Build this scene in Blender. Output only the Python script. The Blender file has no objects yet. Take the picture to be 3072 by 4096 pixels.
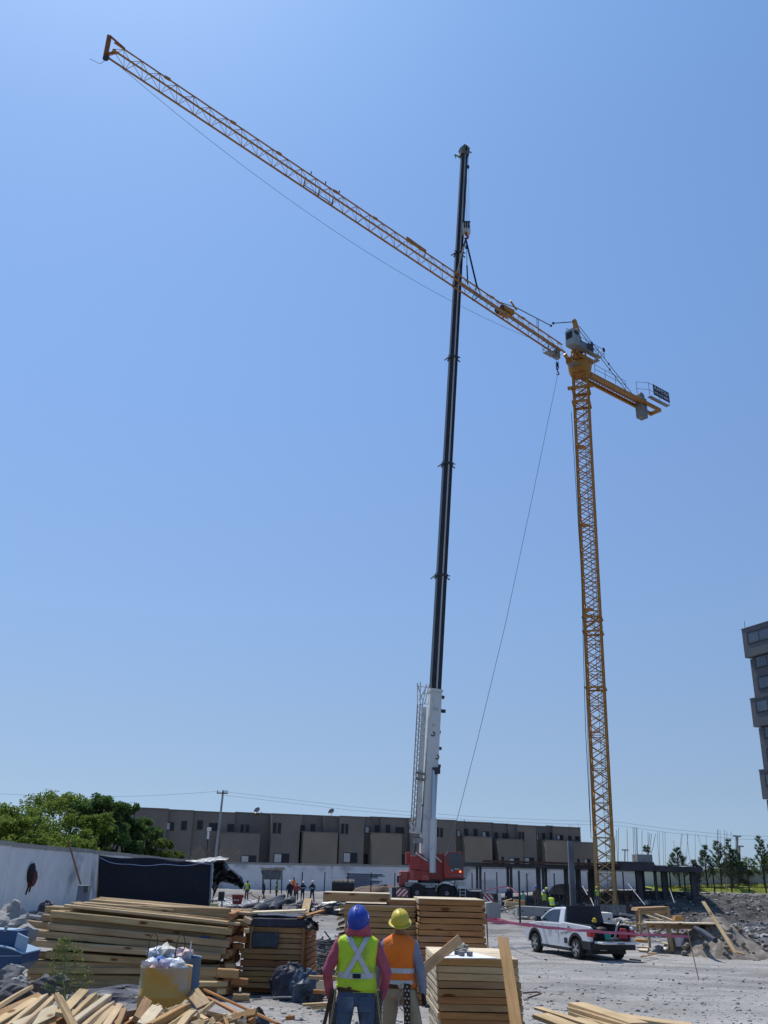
import bpy, bmesh, math, random
import numpy as np
from mathutils import Vector, Matrix, noise, Euler
R = math.radians
rnd = random.Random(7)
C = bpy.context.scene.collection
# ------------------------------------------------------------------ camera
FPX, TH, ROLL, EYE = 3600.0, R(21.8), R(1.58), 2.3
fw = Vector((0, math.cos(TH), math.sin(TH)))
u0 = Vector((0, -math.sin(TH), math.cos(TH))); r0 = Vector((1, 0, 0))
rt = r0 * math.cos(ROLL) + u0 * math.sin(ROLL)
up = u0 * math.cos(ROLL) - r0 * math.sin(ROLL)
CAM = Vector((0, 0, EYE))
cd = bpy.data.cameras.new('camera'); cam = bpy.data.objects.new('camera', cd); C.objects.link(cam)
cam.matrix_world = Matrix(((rt.x, up.x, -fw.x, 0), (rt.y, up.y, -fw.y, 0), (rt.z, up.z, -fw.z, EYE), (0, 0, 0, 1)))
cd.sensor_fit = 'VERTICAL'; cd.sensor_height = 40.96; cd.sensor_width = 30.72; cd.lens = 36.0
cd.clip_start = 0.1; cd.clip_end = 6000
bpy.context.scene.camera = cam
# ------------------------------------------------------------------ sky and sun
SUN_EL, SUN_AZ = R(63), R(-33)          # azimuth from +Y, negative = to the left
w = bpy.data.worlds.new('World'); bpy.context.scene.world = w; w.use_nodes = True
nt = w.node_tree; nt.nodes.clear()
sky = nt.nodes.new('ShaderNodeTexSky'); sky.sky_type = 'NISHITA'; sky.sun_disc = False
sky.sun_elevation = SUN_EL; sky.sun_rotation = SUN_AZ
sky.air_density = 1.0; sky.dust_density = 0.8; sky.ozone_density = 2.0; sky.altitude = 1500
bg = nt.nodes.new('ShaderNodeBackground'); wo = nt.nodes.new('ShaderNodeOutputWorld')
# clear-air correction: the same for every azimuth, a deeper zenith and a dimmer horizon than the plain model gives
tcw = nt.nodes.new('ShaderNodeTexCoord'); sx = nt.nodes.new('ShaderNodeSeparateXYZ'); nt.links.new(tcw.outputs['Generated'], sx.inputs[0])
rp = nt.nodes.new('ShaderNodeValToRGB'); el = rp.color_ramp.elements
stops = [(0.0, (.33, .44, .72)), (.033, (.39, .465, .65)), (.083, (.50, .52, .61)), (.147, (.635, .63, .665)), (.253, (.78, .81, .835)),
         (.383, (.90, .96, 1.0)), (.507, (.97, 1.08, 1.15)), (.673, (1.03, 1.20, 1.28)), (.78, (1.10, 1.34, 1.42))]
el[0].position = 0; el[1].position = 1
for i, (p_, c_) in enumerate(stops):
    e = el[0] if i == 0 else (el[1] if i == 1 else el.new(p_))
    e.position = p_
    e.color = (*[v / 1.5 for v in c_], 1)
nt.links.new(sx.outputs['Z'], rp.inputs[0])
mu = nt.nodes.new('ShaderNodeMix'); mu.data_type = 'RGBA'; mu.blend_type = 'MULTIPLY'; mu.inputs[0].default_value = 1.0
nt.links.new(sky.outputs[0], mu.inputs[6]); nt.links.new(rp.outputs[0], mu.inputs[7])
nt.links.new(mu.outputs[2], bg.inputs[0]); nt.links.new(bg.outputs[0], wo.inputs[0]); bg.inputs[1].default_value = 0.15 * 1.5
sd = bpy.data.lights.new('sun', 'SUN'); sd.energy = 4.2; sd.angle = R(0.53); sd.color = (1.0, 0.95, 0.87)
sun = bpy.data.objects.new('sun', sd); C.objects.link(sun)
sdir = Vector((math.sin(SUN_AZ) * math.cos(SUN_EL), math.cos(SUN_AZ) * math.cos(SUN_EL), math.sin(SUN_EL)))
sun.rotation_euler = sdir.to_track_quat('Z', 'Y').to_euler(); sun.location = (-30, 30, 80)
vs = bpy.context.scene.view_settings
vs.view_transform = 'Standard'; vs.look = 'None'; vs.gamma = 1.0; vs.use_curve_mapping = False; vs.exposure = 0.0

# ------------------------------------------------------------------ measuring helpers
def P(px, py, Y):
    """world point seen at photo pixel (px, py) at distance Y in front of the camera"""
    d = fw + rt * ((px - 1536) / FPX) + up * ((2048 - py) / FPX)
    return CAM + d * (Y / d.y)
def G(px, py, z):
    d = fw + rt * ((px - 1536) / FPX) + up * ((2048 - py) / FPX)
    return CAM + d * ((z - EYE) / d.z)

# ------------------------------------------------------------------ materials
_m = {}
def mat(name, c1, c2=None, scale=4.0, rough=0.8, bump=0.0, bscale=None, metal=0.0, stretch=(1, 1, 1), vary=0.0,
        c3=None, s3=1.0, amount3=0.5, trans=0.0, detail=6, emit=None, spec=0.35, coat=0.0, hue=0.0):
    if name in _m: return _m[name]
    m = bpy.data.materials.new(name); m.use_nodes = True; n = m.node_tree; N = n.nodes; L = n.links
    b = N['Principled BSDF']
    b.inputs['Roughness'].default_value = rough; b.inputs['Metallic'].default_value = metal
    b.inputs['Specular IOR Level'].default_value = spec
    if coat: b.inputs['Coat Weight'].default_value = coat
    tc = N.new('ShaderNodeTexCoord'); mp = N.new('ShaderNodeMapping'); mp.inputs['Scale'].default_value = stretch
    oi = N.new('ShaderNodeObjectInfo')
    ad = N.new('ShaderNodeVectorMath'); ad.operation = 'ADD'
    sc = N.new('ShaderNodeVectorMath'); sc.operation = 'SCALE'; sc.inputs['Scale'].default_value = 37.0
    cx = N.new('ShaderNodeCombineXYZ'); L.new(oi.outputs['Random'], cx.inputs[0]); L.new(oi.outputs['Random'], cx.inputs[1])
    L.new(cx.outputs[0], sc.inputs[0]); L.new(tc.outputs['Object'], ad.inputs[0]); L.new(sc.outputs[0], ad.inputs[1])
    L.new(ad.outputs[0], mp.inputs[0])
    col = None
    if c2 is not None:
        nz = N.new('ShaderNodeTexNoise'); nz.inputs['Scale'].default_value = scale; nz.inputs['Detail'].default_value = detail
        nz.inputs['Roughness'].default_value = 0.62
        L.new(mp.outputs[0], nz.inputs['Vector'])
        cr = N.new('ShaderNodeValToRGB'); cr.color_ramp.elements[0].position = 0.32; cr.color_ramp.elements[1].position = 0.68
        cr.color_ramp.elements[0].color = (*c1, 1); cr.color_ramp.elements[1].color = (*c2, 1)
        L.new(nz.outputs['Fac'], cr.inputs[0]); col = cr.outputs[0]
    else:
        rg = N.new('ShaderNodeRGB'); rg.outputs[0].default_value = (*c1, 1); col = rg.outputs[0]
    if c3 is not None:
        n3 = N.new('ShaderNodeTexNoise'); n3.inputs['Scale'].default_value = s3; n3.inputs['Detail'].default_value = 5
        L.new(ad.outputs[0], n3.inputs['Vector'])
        r3 = N.new('ShaderNodeValToRGB'); r3.color_ramp.elements[0].position = 0.62 - amount3 * 0.3; r3.color_ramp.elements[1].position = 0.72 - amount3 * 0.15
        L.new(n3.outputs['Fac'], r3.inputs[0])
        mx = N.new('ShaderNodeMix'); mx.data_type = 'RGBA'; L.new(r3.outputs[0], mx.inputs[0]); L.new(col, mx.inputs[6]); mx.inputs[7].default_value = (*c3, 1)
        col = mx.outputs[2]
    if vary or hue:
        hs = N.new('ShaderNodeHueSaturation')
        mr = N.new('ShaderNodeMapRange'); mr.inputs[3].default_value = 1 - vary; mr.inputs[4].default_value = 1 + vary
        L.new(oi.outputs['Random'], mr.inputs[0]); L.new(mr.outputs[0], hs.inputs['Value'])
        if hue:
            m2 = N.new('ShaderNodeMapRange'); m2.inputs[3].default_value = 0.5 - hue; m2.inputs[4].default_value = 0.5 + hue
            fr = N.new('ShaderNodeMath'); fr.operation = 'FRACT'; ml = N.new('ShaderNodeMath'); ml.operation = 'MULTIPLY'; ml.inputs[1].default_value = 17.3
            L.new(oi.outputs['Random'], ml.inputs[0]); L.new(ml.outputs[0], fr.inputs[0]); L.new(fr.outputs[0], m2.inputs[0]); L.new(m2.outputs[0], hs.inputs['Hue'])
        L.new(col, hs.inputs['Color']); col = hs.outputs[0]
    L.new(col, b.inputs['Base Color'])
    if bump:
        nb = N.new('ShaderNodeTexNoise'); nb.inputs['Scale'].default_value = bscale or scale * 3; nb.inputs['Detail'].default_value = 8
        L.new(mp.outputs[0], nb.inputs['Vector'])
        bp = N.new('ShaderNodeBump'); bp.inputs['Strength'].default_value = bump; bp.inputs['Distance'].default_value = 0.03
        L.new(nb.outputs['Fac'], bp.inputs['Height']); L.new(bp.outputs[0], b.inputs['Normal'])
    if trans:
        b.inputs['Transmission Weight'].default_value = trans
    if emit:
        b.inputs['Emission Color'].default_value = (*emit[:3], 1); b.inputs['Emission Strength'].default_value = emit[3]
    _m[name] = m
    return m

# ------------------------------------------------------------------ object helpers
def W(o):
    m = o.matrix_basis.copy()
    if o.parent: m = W(o.parent) @ o.matrix_parent_inverse @ m
    return m
def tag(o, label=None, cat=None, group=None, kind=None):
    if label: o['label'] = label
    if cat: o['category'] = cat
    if group: o['group'] = group
    if kind: o['kind'] = kind
    return o
def root(name, loc, label, cat, group=None, rz=0.0, rx=0, ry=0):
    o = bpy.data.objects.new(name, None); o.location = loc; o.rotation_euler = (rx, ry, rz); C.objects.link(o)
    o.empty_display_size = 0.3
    return tag(o, label, cat, group)
def copy_tree(o, parent=None):
    kids = list(o.children)
    c = o.copy(); C.objects.link(c)
    if parent is not None:
        mpi = o.matrix_parent_inverse.copy(); c.parent = parent; c.matrix_parent_inverse = mpi
    for k in kids: copy_tree(k, c)
    return c
class MB:
    def __init__(s): s.v = []; s.f = []; s.fm = []
    def add(s, vs, fs, mi=0):
        o = len(s.v); s.v += [tuple(v) for v in vs]; s.f += [tuple(o + i for i in f) for f in fs]; s.fm += [mi] * len(fs); return s
    def hexa(s, p, mi=0):
        """8 points: bottom ring 0-3, top ring 4-7"""
        return s.add(p, [(3, 2, 1, 0), (4, 5, 6, 7), (0, 1, 5, 4), (1, 2, 6, 5), (2, 3, 7, 6), (3, 0, 4, 7)], mi)
    def box(s, c, d, rz=0.0, M=None, mi=0, taper=(1, 1)):
        x, y, z = d[0] / 2, d[1] / 2, d[2] / 2; tx, ty = taper
        p = [Vector(q) for q in ((-x, -y, -z), (x, -y, -z), (x, y, -z), (-x, y, -z), (-x * tx, -y * ty, z), (x * tx, -y * ty, z), (x * tx, y * ty, z), (-x * tx, y * ty, z))]
        m = M if M is not None else Matrix.Rotation(rz, 3, 'Z')
        return s.hexa([m @ q + Vector(c) for q in p], mi)
    def b2(s, lo, hi, mi=0):
        return s.box([(a + b) / 2 for a, b in zip(lo, hi)], [b - a for a, b in zip(lo, hi)], mi=mi)
    def bar(s, p, q, w, h=None, upv=None, mi=0):
        p, q = Vector(p), Vector(q); h = h or w; d = q - p
        if d.length < 1e-6: return s
        d.normalize(); u = Vector(upv) if upv is not None else (Vector((0, 0, 1)) if abs(d.z) < 0.95 else Vector((0, 1, 0)))
        a = d.cross(u).normalized(); b = a.cross(d).normalized(); a *= w / 2; b *= h / 2
        return s.hexa([p - a - b, p + a - b, q + a - b, q - a - b, p - a + b, p + a + b, q + a + b, q - a + b], mi)
    def tube(s, pts, r, n=6, caps=True, mi=0):
        pts = [Vector(p) for p in pts]; k = len(pts); rr = r if isinstance(r, (list, tuple)) else [r] * k
        o = len(s.v); u = None
        for i, p in enumerate(pts):
            t = (pts[min(i + 1, k - 1)] - pts[max(i - 1, 0)])
            t = t.normalized() if t.length > 1e-9 else Vector((0, 0, 1))
            if u is None: u = t.orthogonal().normalized()
            else:
                u = (u - t * u.dot(t)); u = u.normalized() if u.length > 1e-6 else t.orthogonal().normalized()
            v = t.cross(u)
            for j in range(n):
                a = 2 * math.pi * j / n; s.v.append(tuple(p + (u * math.cos(a) + v * math.sin(a)) * rr[i]))
        for i in range(k - 1):
            for j in range(n):
                s.f.append((o + i * n + j, o + i * n + (j + 1) % n, o + (i + 1) * n + (j + 1) % n, o + (i + 1) * n + j)); s.fm.append(mi)
        if caps:
            s.f.append(tuple(o + j for j in reversed(range(n)))); s.f.append(tuple(o + (k - 1) * n + j for j in range(n))); s.fm += [mi, mi]
        return s
    def lathe(s, c, prof, n=20, axis='Z', mi=0, cap=True, M=None):
        """prof: (radius, height) pairs"""
        o = len(s.v); c = Vector(c)
        for r_, h in prof:
            for j in range(n):
                a = 2 * math.pi * j / n; x, y = r_ * math.cos(a), r_ * math.sin(a)
                q = Vector((x, y, h)) if axis == 'Z' else Vector((h, x, y)) if axis == 'X' else Vector((y, h, x))
                if M is not None: q = M @ q
                s.v.append(tuple(c + q))
        for i in range(len(prof) - 1):
            for j in range(n):
                s.f.append((o + i * n + j, o + i * n + (j + 1) % n, o + (i + 1) * n + (j + 1) % n, o + (i + 1) * n + j)); s.fm.append(mi)
        if cap:
            s.f.append(tuple(o + j for j in reversed(range(n)))); s.f.append(tuple(o + (len(prof) - 1) * n + j for j in range(n))); s.fm += [mi, mi]
        return s
    def prism(s, poly, ax, a, b, mi=0):
        """poly of 2D points extruded along axis ax ('X','Y','Z') from a to b"""
        def q(p, t): return (t, p[0], p[1]) if ax == 'X' else (p[0], t, p[1]) if ax == 'Y' else (p[0], p[1], t)
        n = len(poly)
        return s.add([q(p, a) for p in poly] + [q(p, b) for p in poly], [tuple(reversed(range(n))), tuple(range(n, 2 * n))] + [(i, (i + 1) % n, n + (i + 1) % n, n + i) for i in range(n)], mi)
    def quad(s, *p, mi=0): return s.add(p, [tuple(range(len(p)))], mi)
    def mesh(s, name, mats, smooth=False):
        me = bpy.data.meshes.new(name); me.from_pydata(s.v, [], s.f)
        for m in (mats if isinstance(mats, (list, tuple)) else [mats]): me.materials.append(m)
        if any(s.fm): me.polygons.foreach_set('material_index', s.fm)
        me.update()
        bm = bmesh.new(); bm.from_mesh(me); bmesh.ops.recalc_face_normals(bm, faces=bm.faces); bm.to_mesh(me); bm.free()
        if smooth:
            me.polygons.foreach_set('use_smooth', [True] * len(me.polygons))
            try: me.set_sharp_from_angle(angle=R(40))
            except Exception: pass
        return me
    def build(s, name, mats, parent=None, local=False, smooth=False, **tags):
        me = s.mesh(name, mats, smooth)
        o = bpy.data.objects.new(name, me); C.objects.link(o)
        if parent is not None:
            o.parent = parent
            if not local: o.matrix_parent_inverse = W(parent).inverted()
        return tag(o, **tags) if tags else o
def inst(me, name, parent=None, M=None, local=True):
    o = bpy.data.objects.new(name, me); C.objects.link(o)
    if parent is not None:
        o.parent = parent
        if not local: o.matrix_parent_inverse = W(parent).inverted()
    if M is not None: o.matrix_basis = M
    return o
def bevel_mod(o, w=0.02, seg=2):
    m = o.modifiers.new('bevel', 'BEVEL'); m.width = w; m.segments = seg; m.limit_method = 'ANGLE'; m.angle_limit = R(35)
    return o
def text_mesh(body, size, depth=0.004):
    cu = bpy.data.curves.new('lettering', 'FONT'); cu.body = body; cu.size = size; cu.extrude = depth
    cu.align_x = 'CENTER'; cu.align_y = 'CENTER'; cu.resolution_u = 3
    o = bpy.data.objects.new('tmp', cu); C.objects.link(o)
    dg = bpy.context.evaluated_depsgraph_get(); me = bpy.data.meshes.new_from_object(o.evaluated_get(dg))
    bpy.data.objects.remove(o); return me
def frame(o, x, y):
    """matrix with local X along x, Y along y"""
    x = Vector(x).normalized(); y = Vector(y); y = (y - x * x.dot(y)).normalized(); z = x.cross(y)
    return Matrix(((x.x, y.x, z.x, o[0]), (x.y, y.y, z.y, o[1]), (x.z, y.z, z.z, o[2]), (0, 0, 0, 1)))
# ================================================================== materials used all over
M_ground = None
def ground_mat():
    m = bpy.data.materials.new('gravelly_ground'); m.use_nodes = True; n = m.node_tree; N = n.nodes; L = n.links; b = N['Principled BSDF']
    b.inputs['Roughness'].default_value = 0.95; b.inputs['Specular IOR Level'].default_value = 0.15
    g = N.new('ShaderNodeNewGeometry')
    def noise_(scale, det=6, rough=.6):
        q = N.new('ShaderNodeTexNoise'); q.inputs['Scale'].default_value = scale; q.inputs['Detail'].default_value = det; q.inputs['Roughness'].default_value = rough
        L.new(g.outputs['Position'], q.inputs['Vector']); return q.outputs['Fac']
    def ramp(src, stops):
        r = N.new('ShaderNodeValToRGB'); e = r.color_ramp.elements
        e[0].position, e[0].color = stops[0][0], (*stops[0][1], 1); e[1].position, e[1].color = stops[-1][0], (*stops[-1][1], 1)
        for p, c in stops[1:-1]:
            q = e.new(p); q.color = (*c, 1)
        L.new(src, r.inputs[0]); return r.outputs[0]
    def mix(f, a, c, mode='MIX'):
        x = N.new('ShaderNodeMix'); x.data_type = 'RGBA'; x.blend_type = mode
        if isinstance(f, float): x.inputs[0].default_value = f
        else: L.new(f, x.inputs[0])
        L.new(a, x.inputs[6]); L.new(c, x.inputs[7]); return x.outputs[2]
    base = ramp(noise_(0.35, 8), [(.3, (.24, .23, .22)), (.5, (.315, .302, .29)), (.72, (.40, .385, .37))])
    fine = ramp(noise_(9.0, 10, .75), [(.3, (.68, .68, .69)), (.5, (.97, .97, .97)), (.7, (1.2, 1.19, 1.18))])
    c = mix(1.0, base, fine, 'MULTIPLY')
    # damp earth / mud patches
    wet = ramp(noise_(0.13, 5), [(.56, (0, 0, 0)), (.66, (1, 1, 1))])
    dark = ramp(noise_(3.0, 8), [(.3, (.10, .09, .085)), (.7, (.20, .185, .17))])
    # steep rough earth is darker (its own colour: dug soil)
    at = N.new('ShaderNodeAttribute'); at.attribute_name = 'soil'
    soil = ramp(noise_(1.6, 10, .7), [(.3, (.03, .029, .029)), (.5, (.08, .076, .074)), (.66, (.16, .152, .147)), (.8, (.34, .33, .32))])
    w2 = N.new('ShaderNodeMath'); w2.operation = 'MULTIPLY'; w2.inputs[1].default_value = .55
    sp = N.new('ShaderNodeSeparateColor'); L.new(wet, sp.inputs[0]); L.new(sp.outputs[0], w2.inputs[0])
    c = mix(w2.outputs[0], c, dark); c = mix(at.outputs['Fac'], c, soil)
    tm = N.new('ShaderNodeMapping'); tm.inputs['Rotation'].default_value = (0, 0, -.27); tm.inputs['Scale'].default_value = (.06, .75, 1); L.new(g.outputs['Position'], tm.inputs[0])
    tn = N.new('ShaderNodeTexNoise'); tn.inputs['Scale'].default_value = 1.6; tn.inputs['Detail'].default_value = 5; L.new(tm.outputs[0], tn.inputs['Vector'])
    c = mix(1.0, c, ramp(tn.outputs['Fac'], [(.32, (.74, .74, .76)), (.5, (1, 1, 1)), (.68, (1.16, 1.15, 1.13))]), 'MULTIPLY')
    # small stones as dark and light specks
    vo = N.new('ShaderNodeTexVoronoi'); vo.inputs['Scale'].default_value = 7.0; L.new(g.outputs['Position'], vo.inputs['Vector'])
    sk = ramp(vo.outputs['Distance'], [(.0, (1, 1, 1)), (.16, (0, 0, 0))]); s2 = N.new('ShaderNodeSeparateColor'); L.new(sk, s2.inputs[0])
    s3 = N.new('ShaderNodeSeparateColor'); L.new(vo.outputs['Color'], s3.inputs[0])
    gt = N.new('ShaderNodeMath'); gt.operation = 'GREATER_THAN'; gt.inputs[1].default_value = .8; L.new(s3.outputs[0], gt.inputs[0])
    ml = N.new('ShaderNodeMath'); ml.operation = 'MULTIPLY'; L.new(gt.outputs[0], ml.inputs[0]); L.new(s2.outputs[0], ml.inputs[1])
    stone = ramp(s3.outputs[1], [(.0, (.12, .12, .125)), (1, (.45, .44, .43))])
    c = mix(ml.outputs[0], c, stone)
    L.new(c, b.inputs['Base Color'])
    bp = N.new('ShaderNodeBump'); bp.inputs['Strength'].default_value = .9; bp.inputs['Distance'].default_value = .05
    L.new(noise_(5.0, 12, .75), bp.inputs['Height'])
    L.new(bp.outputs[0], b.inputs['Normal']); return m
M_ground = ground_mat()
def woodmat(name, light, dark, knot=(.13, .05, .02), vary=.13, axis=0, rough=.75, hue=.003):
    """sawn timber: grain runs along local X (axis 0), Y or Z, knots, per-piece tone"""
    if name in _m: return _m[name]
    m = bpy.data.materials.new(name); m.use_nodes = True; n = m.node_tree; N = n.nodes; L = n.links; b = N['Principled BSDF']
    b.inputs['Roughness'].default_value = rough; b.inputs['Specular IOR Level'].default_value = .2
    tc = N.new('ShaderNodeTexCoord'); oi = N.new('ShaderNodeObjectInfo')
    sc = N.new('ShaderNodeVectorMath'); sc.operation = 'SCALE'; sc.inputs['Scale'].default_value = 61.0
    cx = N.new('ShaderNodeCombineXYZ')
    for i in range(3): L.new(oi.outputs['Random'], cx.inputs[i])
    L.new(cx.outputs[0], sc.inputs[0]); ad = N.new('ShaderNodeVectorMath'); L.new(tc.outputs['Object'], ad.inputs[0]); L.new(sc.outputs[0], ad.inputs[1])
    mp = N.new('ShaderNodeMapping'); s = [14.0, 14.0, 14.0]; s[axis] = .9; mp.inputs['Scale'].default_value = s; L.new(ad.outputs[0], mp.inputs[0])
    nz = N.new('ShaderNodeTexNoise'); nz.inputs['Scale'].default_value = 1.6; nz.inputs['Detail'].default_value = 7; nz.inputs['Roughness'].default_value = .65; nz.inputs['Distortion'].default_value = .35
    L.new(mp.outputs[0], nz.inputs['Vector'])
    cr = N.new('ShaderNodeValToRGB'); e = cr.color_ramp.elements; e[0].position = .34; e[1].position = .64; e[0].color = (*dark, 1); e[1].color = (*light, 1); L.new(nz.outputs['Fac'], cr.inputs[0])
    n2 = N.new('ShaderNodeTexNoise'); n2.inputs['Scale'].default_value = 1.1; n2.inputs['Detail'].default_value = 4; L.new(ad.outputs[0], n2.inputs['Vector'])
    r2 = N.new('ShaderNodeValToRGB'); r2.color_ramp.elements[0].position = .35; r2.color_ramp.elements[1].position = .7
    r2.color_ramp.elements[0].color = (.78, .76, .72, 1); r2.color_ramp.elements[1].color = (1.12, 1.1, 1.05, 1); L.new(n2.outputs['Fac'], r2.inputs[0])
    mx = N.new('ShaderNodeMix'); mx.data_type = 'RGBA'; mx.blend_type = 'MULTIPLY'; mx.inputs[0].default_value = 1; L.new(cr.outputs[0], mx.inputs[6]); L.new(r2.outputs[0], mx.inputs[7])
    mk = N.new('ShaderNodeMapping'); s = [5.0, 5.0, 5.0]; s[axis] = 1.7; mk.inputs['Scale'].default_value = s; L.new(ad.outputs[0], mk.inputs[0])
    vo = N.new('ShaderNodeTexVoronoi'); vo.inputs['Scale'].default_value = 1.0; L.new(mk.outputs[0], vo.inputs['Vector'])
    rk = N.new('ShaderNodeValToRGB'); rk.color_ramp.elements[0].position = .10; rk.color_ramp.elements[1].position = .17
    rk.color_ramp.elements[0].color = (1, 1, 1, 1); rk.color_ramp.elements[1].color = (0, 0, 0, 1); L.new(vo.outputs['Distance'], rk.inputs[0])
    mk2 = N.new('ShaderNodeMix'); mk2.data_type = 'RGBA'; L.new(rk.outputs[0], mk2.inputs[0]); L.new(mx.outputs[2], mk2.inputs[6]); mk2.inputs[7].default_value = (*knot, 1)
    hs = N.new('ShaderNodeHueSaturation'); mr = N.new('ShaderNodeMapRange'); mr.inputs[3].default_value = 1 - vary; mr.inputs[4].default_value = 1 + vary * .7
    L.new(oi.outputs['Random'], mr.inputs[0]); L.new(mr.outputs[0], hs.inputs['Value'])
    fr = N.new('ShaderNodeMath'); fr.operation = 'FRACT'; ml = N.new('ShaderNodeMath'); ml.operation = 'MULTIPLY'; ml.inputs[1].default_value = 23.1
    m2 = N.new('ShaderNodeMapRange'); m2.inputs[3].default_value = .5 - hue; m2.inputs[4].default_value = .5 + hue
    m3 = N.new('ShaderNodeMapRange'); m3.inputs[3].default_value = .95; m3.inputs[4].default_value = 1.06
    L.new(oi.outputs['Random'], ml.inputs[0]); L.new(ml.outputs[0], fr.inputs[0]); L.new(fr.outputs[0], m2.inputs[0]); L.new(m2.outputs[0], hs.inputs['Hue']); L.new(fr.outputs[0], m3.inputs[0]); L.new(m3.outputs[0], hs.inputs['Saturation'])
    n5 = N.new('ShaderNodeTexNoise'); n5.inputs['Scale'].default_value = 2.3; n5.inputs['Detail'].default_value = 9; n5.inputs['Roughness'].default_value = .7; L.new(ad.outputs[0], n5.inputs['Vector'])
    r5 = N.new('ShaderNodeValToRGB'); r5.color_ramp.elements[0].position = .57; r5.color_ramp.elements[1].position = .70; r5.color_ramp.elements[1].color = (.55, .55, .55, 1); L.new(n5.outputs['Fac'], r5.inputs[0])
    gm = N.new('ShaderNodeMix'); gm.data_type = 'RGBA'; L.new(r5.outputs[0], gm.inputs[0]); L.new(mk2.outputs[2], gm.inputs[6]); gm.inputs[7].default_value = (.27, .23, .18, 1)
    L.new(gm.outputs[2], hs.inputs['Color']); L.new(hs.outputs[0], b.inputs['Base Color'])
    bp = N.new('ShaderNodeBump'); bp.inputs['Strength'].default_value = .35; bp.inputs['Distance'].default_value = .01; L.new(nz.outputs['Fac'], bp.inputs['Height']); L.new(bp.outputs[0], b.inputs['Normal'])
    _m[name] = m; return m
WOOD = woodmat('pale_pine', (.60, .46, .28), (.46, .33, .185))
WOODG = woodmat('weathered_pine', (.45, .335, .195), (.29, .20, .11))
WOODR = woodmat('orange_formwork_pine', (.46, .235, .105), (.33, .155, .065), vary=.15)
WOODY = woodmat('tan_formwork_pine', (.47, .295, .145), (.34, .20, .09), vary=.13)
PLY = woodmat('pale_plywood', (.66, .57, .42), (.56, .47, .33), vary=.12)
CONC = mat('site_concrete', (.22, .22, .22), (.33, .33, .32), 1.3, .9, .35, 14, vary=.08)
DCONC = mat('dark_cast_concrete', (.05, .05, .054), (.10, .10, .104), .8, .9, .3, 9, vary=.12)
WHITEW = mat('whitewashed_block', (.62, .62, .63), (.74, .74, .74), .7, .85, .25, 6, c3=(.34, .34, .34), s3=.45, amount3=.15)
COPE = mat('grey_coping', (.26, .25, .23), (.38, .36, .33), 2.0, .9, .3, 9)
BLACKST = mat('black_painted_steel', (.018, .018, .02), (.04, .035, .03), 3, .6)
RUST = mat('rusty_steel', (.06, .035, .025), (.13, .075, .05), 5, .85)
GLASS = mat('dark_window_glass', (.018, .021, .026), None, rough=.3, spec=.25)
GLASSL = mat('pale_curtained_glass', (.34, .37, .38), (.5, .52, .52), 1.5, .25, spec=.6)
FRAME = mat('dark_aluminium_frame', (.03, .03, .033), None, rough=.4)

# ================================================================== ground
def sstep(a, b, x):
    t = min(1, max(0, (x - a) / (b - a))); return t * t * (3 - 2 * t)
def terrain(x, y, det=True):
    """height and amount of dug soil at x, y"""
    h = .35 - .35 * sstep(13, 28, y) - .2 * sstep(45, 80, y)
    soil = 0.0
    # bank rising to the back wall and, higher, to the lawn on the right
    k = sstep(6, 26, x)
    back = sstep(86 - 6 * k, 94 - 3 * k, y)
    h += back * (.55 + .98 * k)
    rt_ = sstep(9, 16, x)
    bank = sstep(44, 50, y) * (1 - sstep(88, 92, y)) * rt_
    left_m = sstep(52, 62, y) * (1 - sstep(88, 96, y)) * (1 - sstep(-9, -3, x))
    # trench in the middle right where crews stand
    tr = rt_ * sstep(58, 64, y) * (1 - sstep(80, 85, y)) * (1 - sstep(30, 36, x))
    h -= tr * .55
    # raised rubble bank far right, dug pit in front of it
    rb = sstep(27, 33, x + .25 * (70 - y)) * sstep(58, 74, y)
    h += rb * (.75 * sstep(60, 82, y)) * (1 - back)
    h -= sstep(10, 18, x) * 1.1 * math.exp(-((y - 80) / 3.2) ** 2) * (1 - .5 * rb)
    h -= sstep(14, 20, x) * .7 * math.exp(-((y - 56) / 2.5) ** 2)
    pit = sstep(14.5, 16.5, x - .10 * (y - 38)) * sstep(40, 43.5, y) * (1 - sstep(50, 54, y))
    h -= pit * 1.1
    soil = max(bank * .9, tr, rb, pit, left_m * .55, .35 * sstep(38, 44, y))
    soil *= 1 - sstep(93, 95, y)
    soil *= .8 + .9 * max(0, noise.noise(Vector((x * .22, y * .16, 3.1))) + .2)
    soil = min(1, max(0, soil))
    if det:
        rough = soil * (1 - back * .5)
        h += .05 * noise.noise(Vector((x * .35, y * .3, 0))) + (.035 + .0 * rough) * noise.noise(Vector((x * 1.3, y * 1.1, 5)))
        h += rough * (.32 * noise.noise(Vector((x * .55, y * .5, 9))) + .18 * abs(noise.noise(Vector((x * 1.7, y * 1.5, 2)))))
    # vehicle ruts across the yard
    if 14 < y < 34:
        d = (y - 20.5) - .28 * (x - 6); h -= .05 * math.exp(-(d / .35) ** 2) + .05 * math.exp(-((d - 1.7) / .35) ** 2) - .03 * math.exp(-((d - .85) / .5) ** 2)
    return h, soil
xs = []; ys = []
y = -6.0
while y < 110: ys.append(y); y += .16 if y < 30 else (.28 if y < 60 else .42)
while y < 3000: ys.append(y); y *= 1.25
x = -34.0
while x < 56: xs.append(x); x += .22 if -6 < x < 20 else .34
xs = [-3000, -1000, -300, -120, -60, -45] + xs + [70, 100, 160, 400, 1000, 3000]
gv, gs = [], []
for yy in ys:
    for xx in xs:
        h, s_ = terrain(xx, yy, yy < 110 and -40 < xx < 60) if yy < 130 else (.9 * sstep(0, 30, xx), 0)
        gv.append((xx, yy, h)); gs.append(s_)
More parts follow.
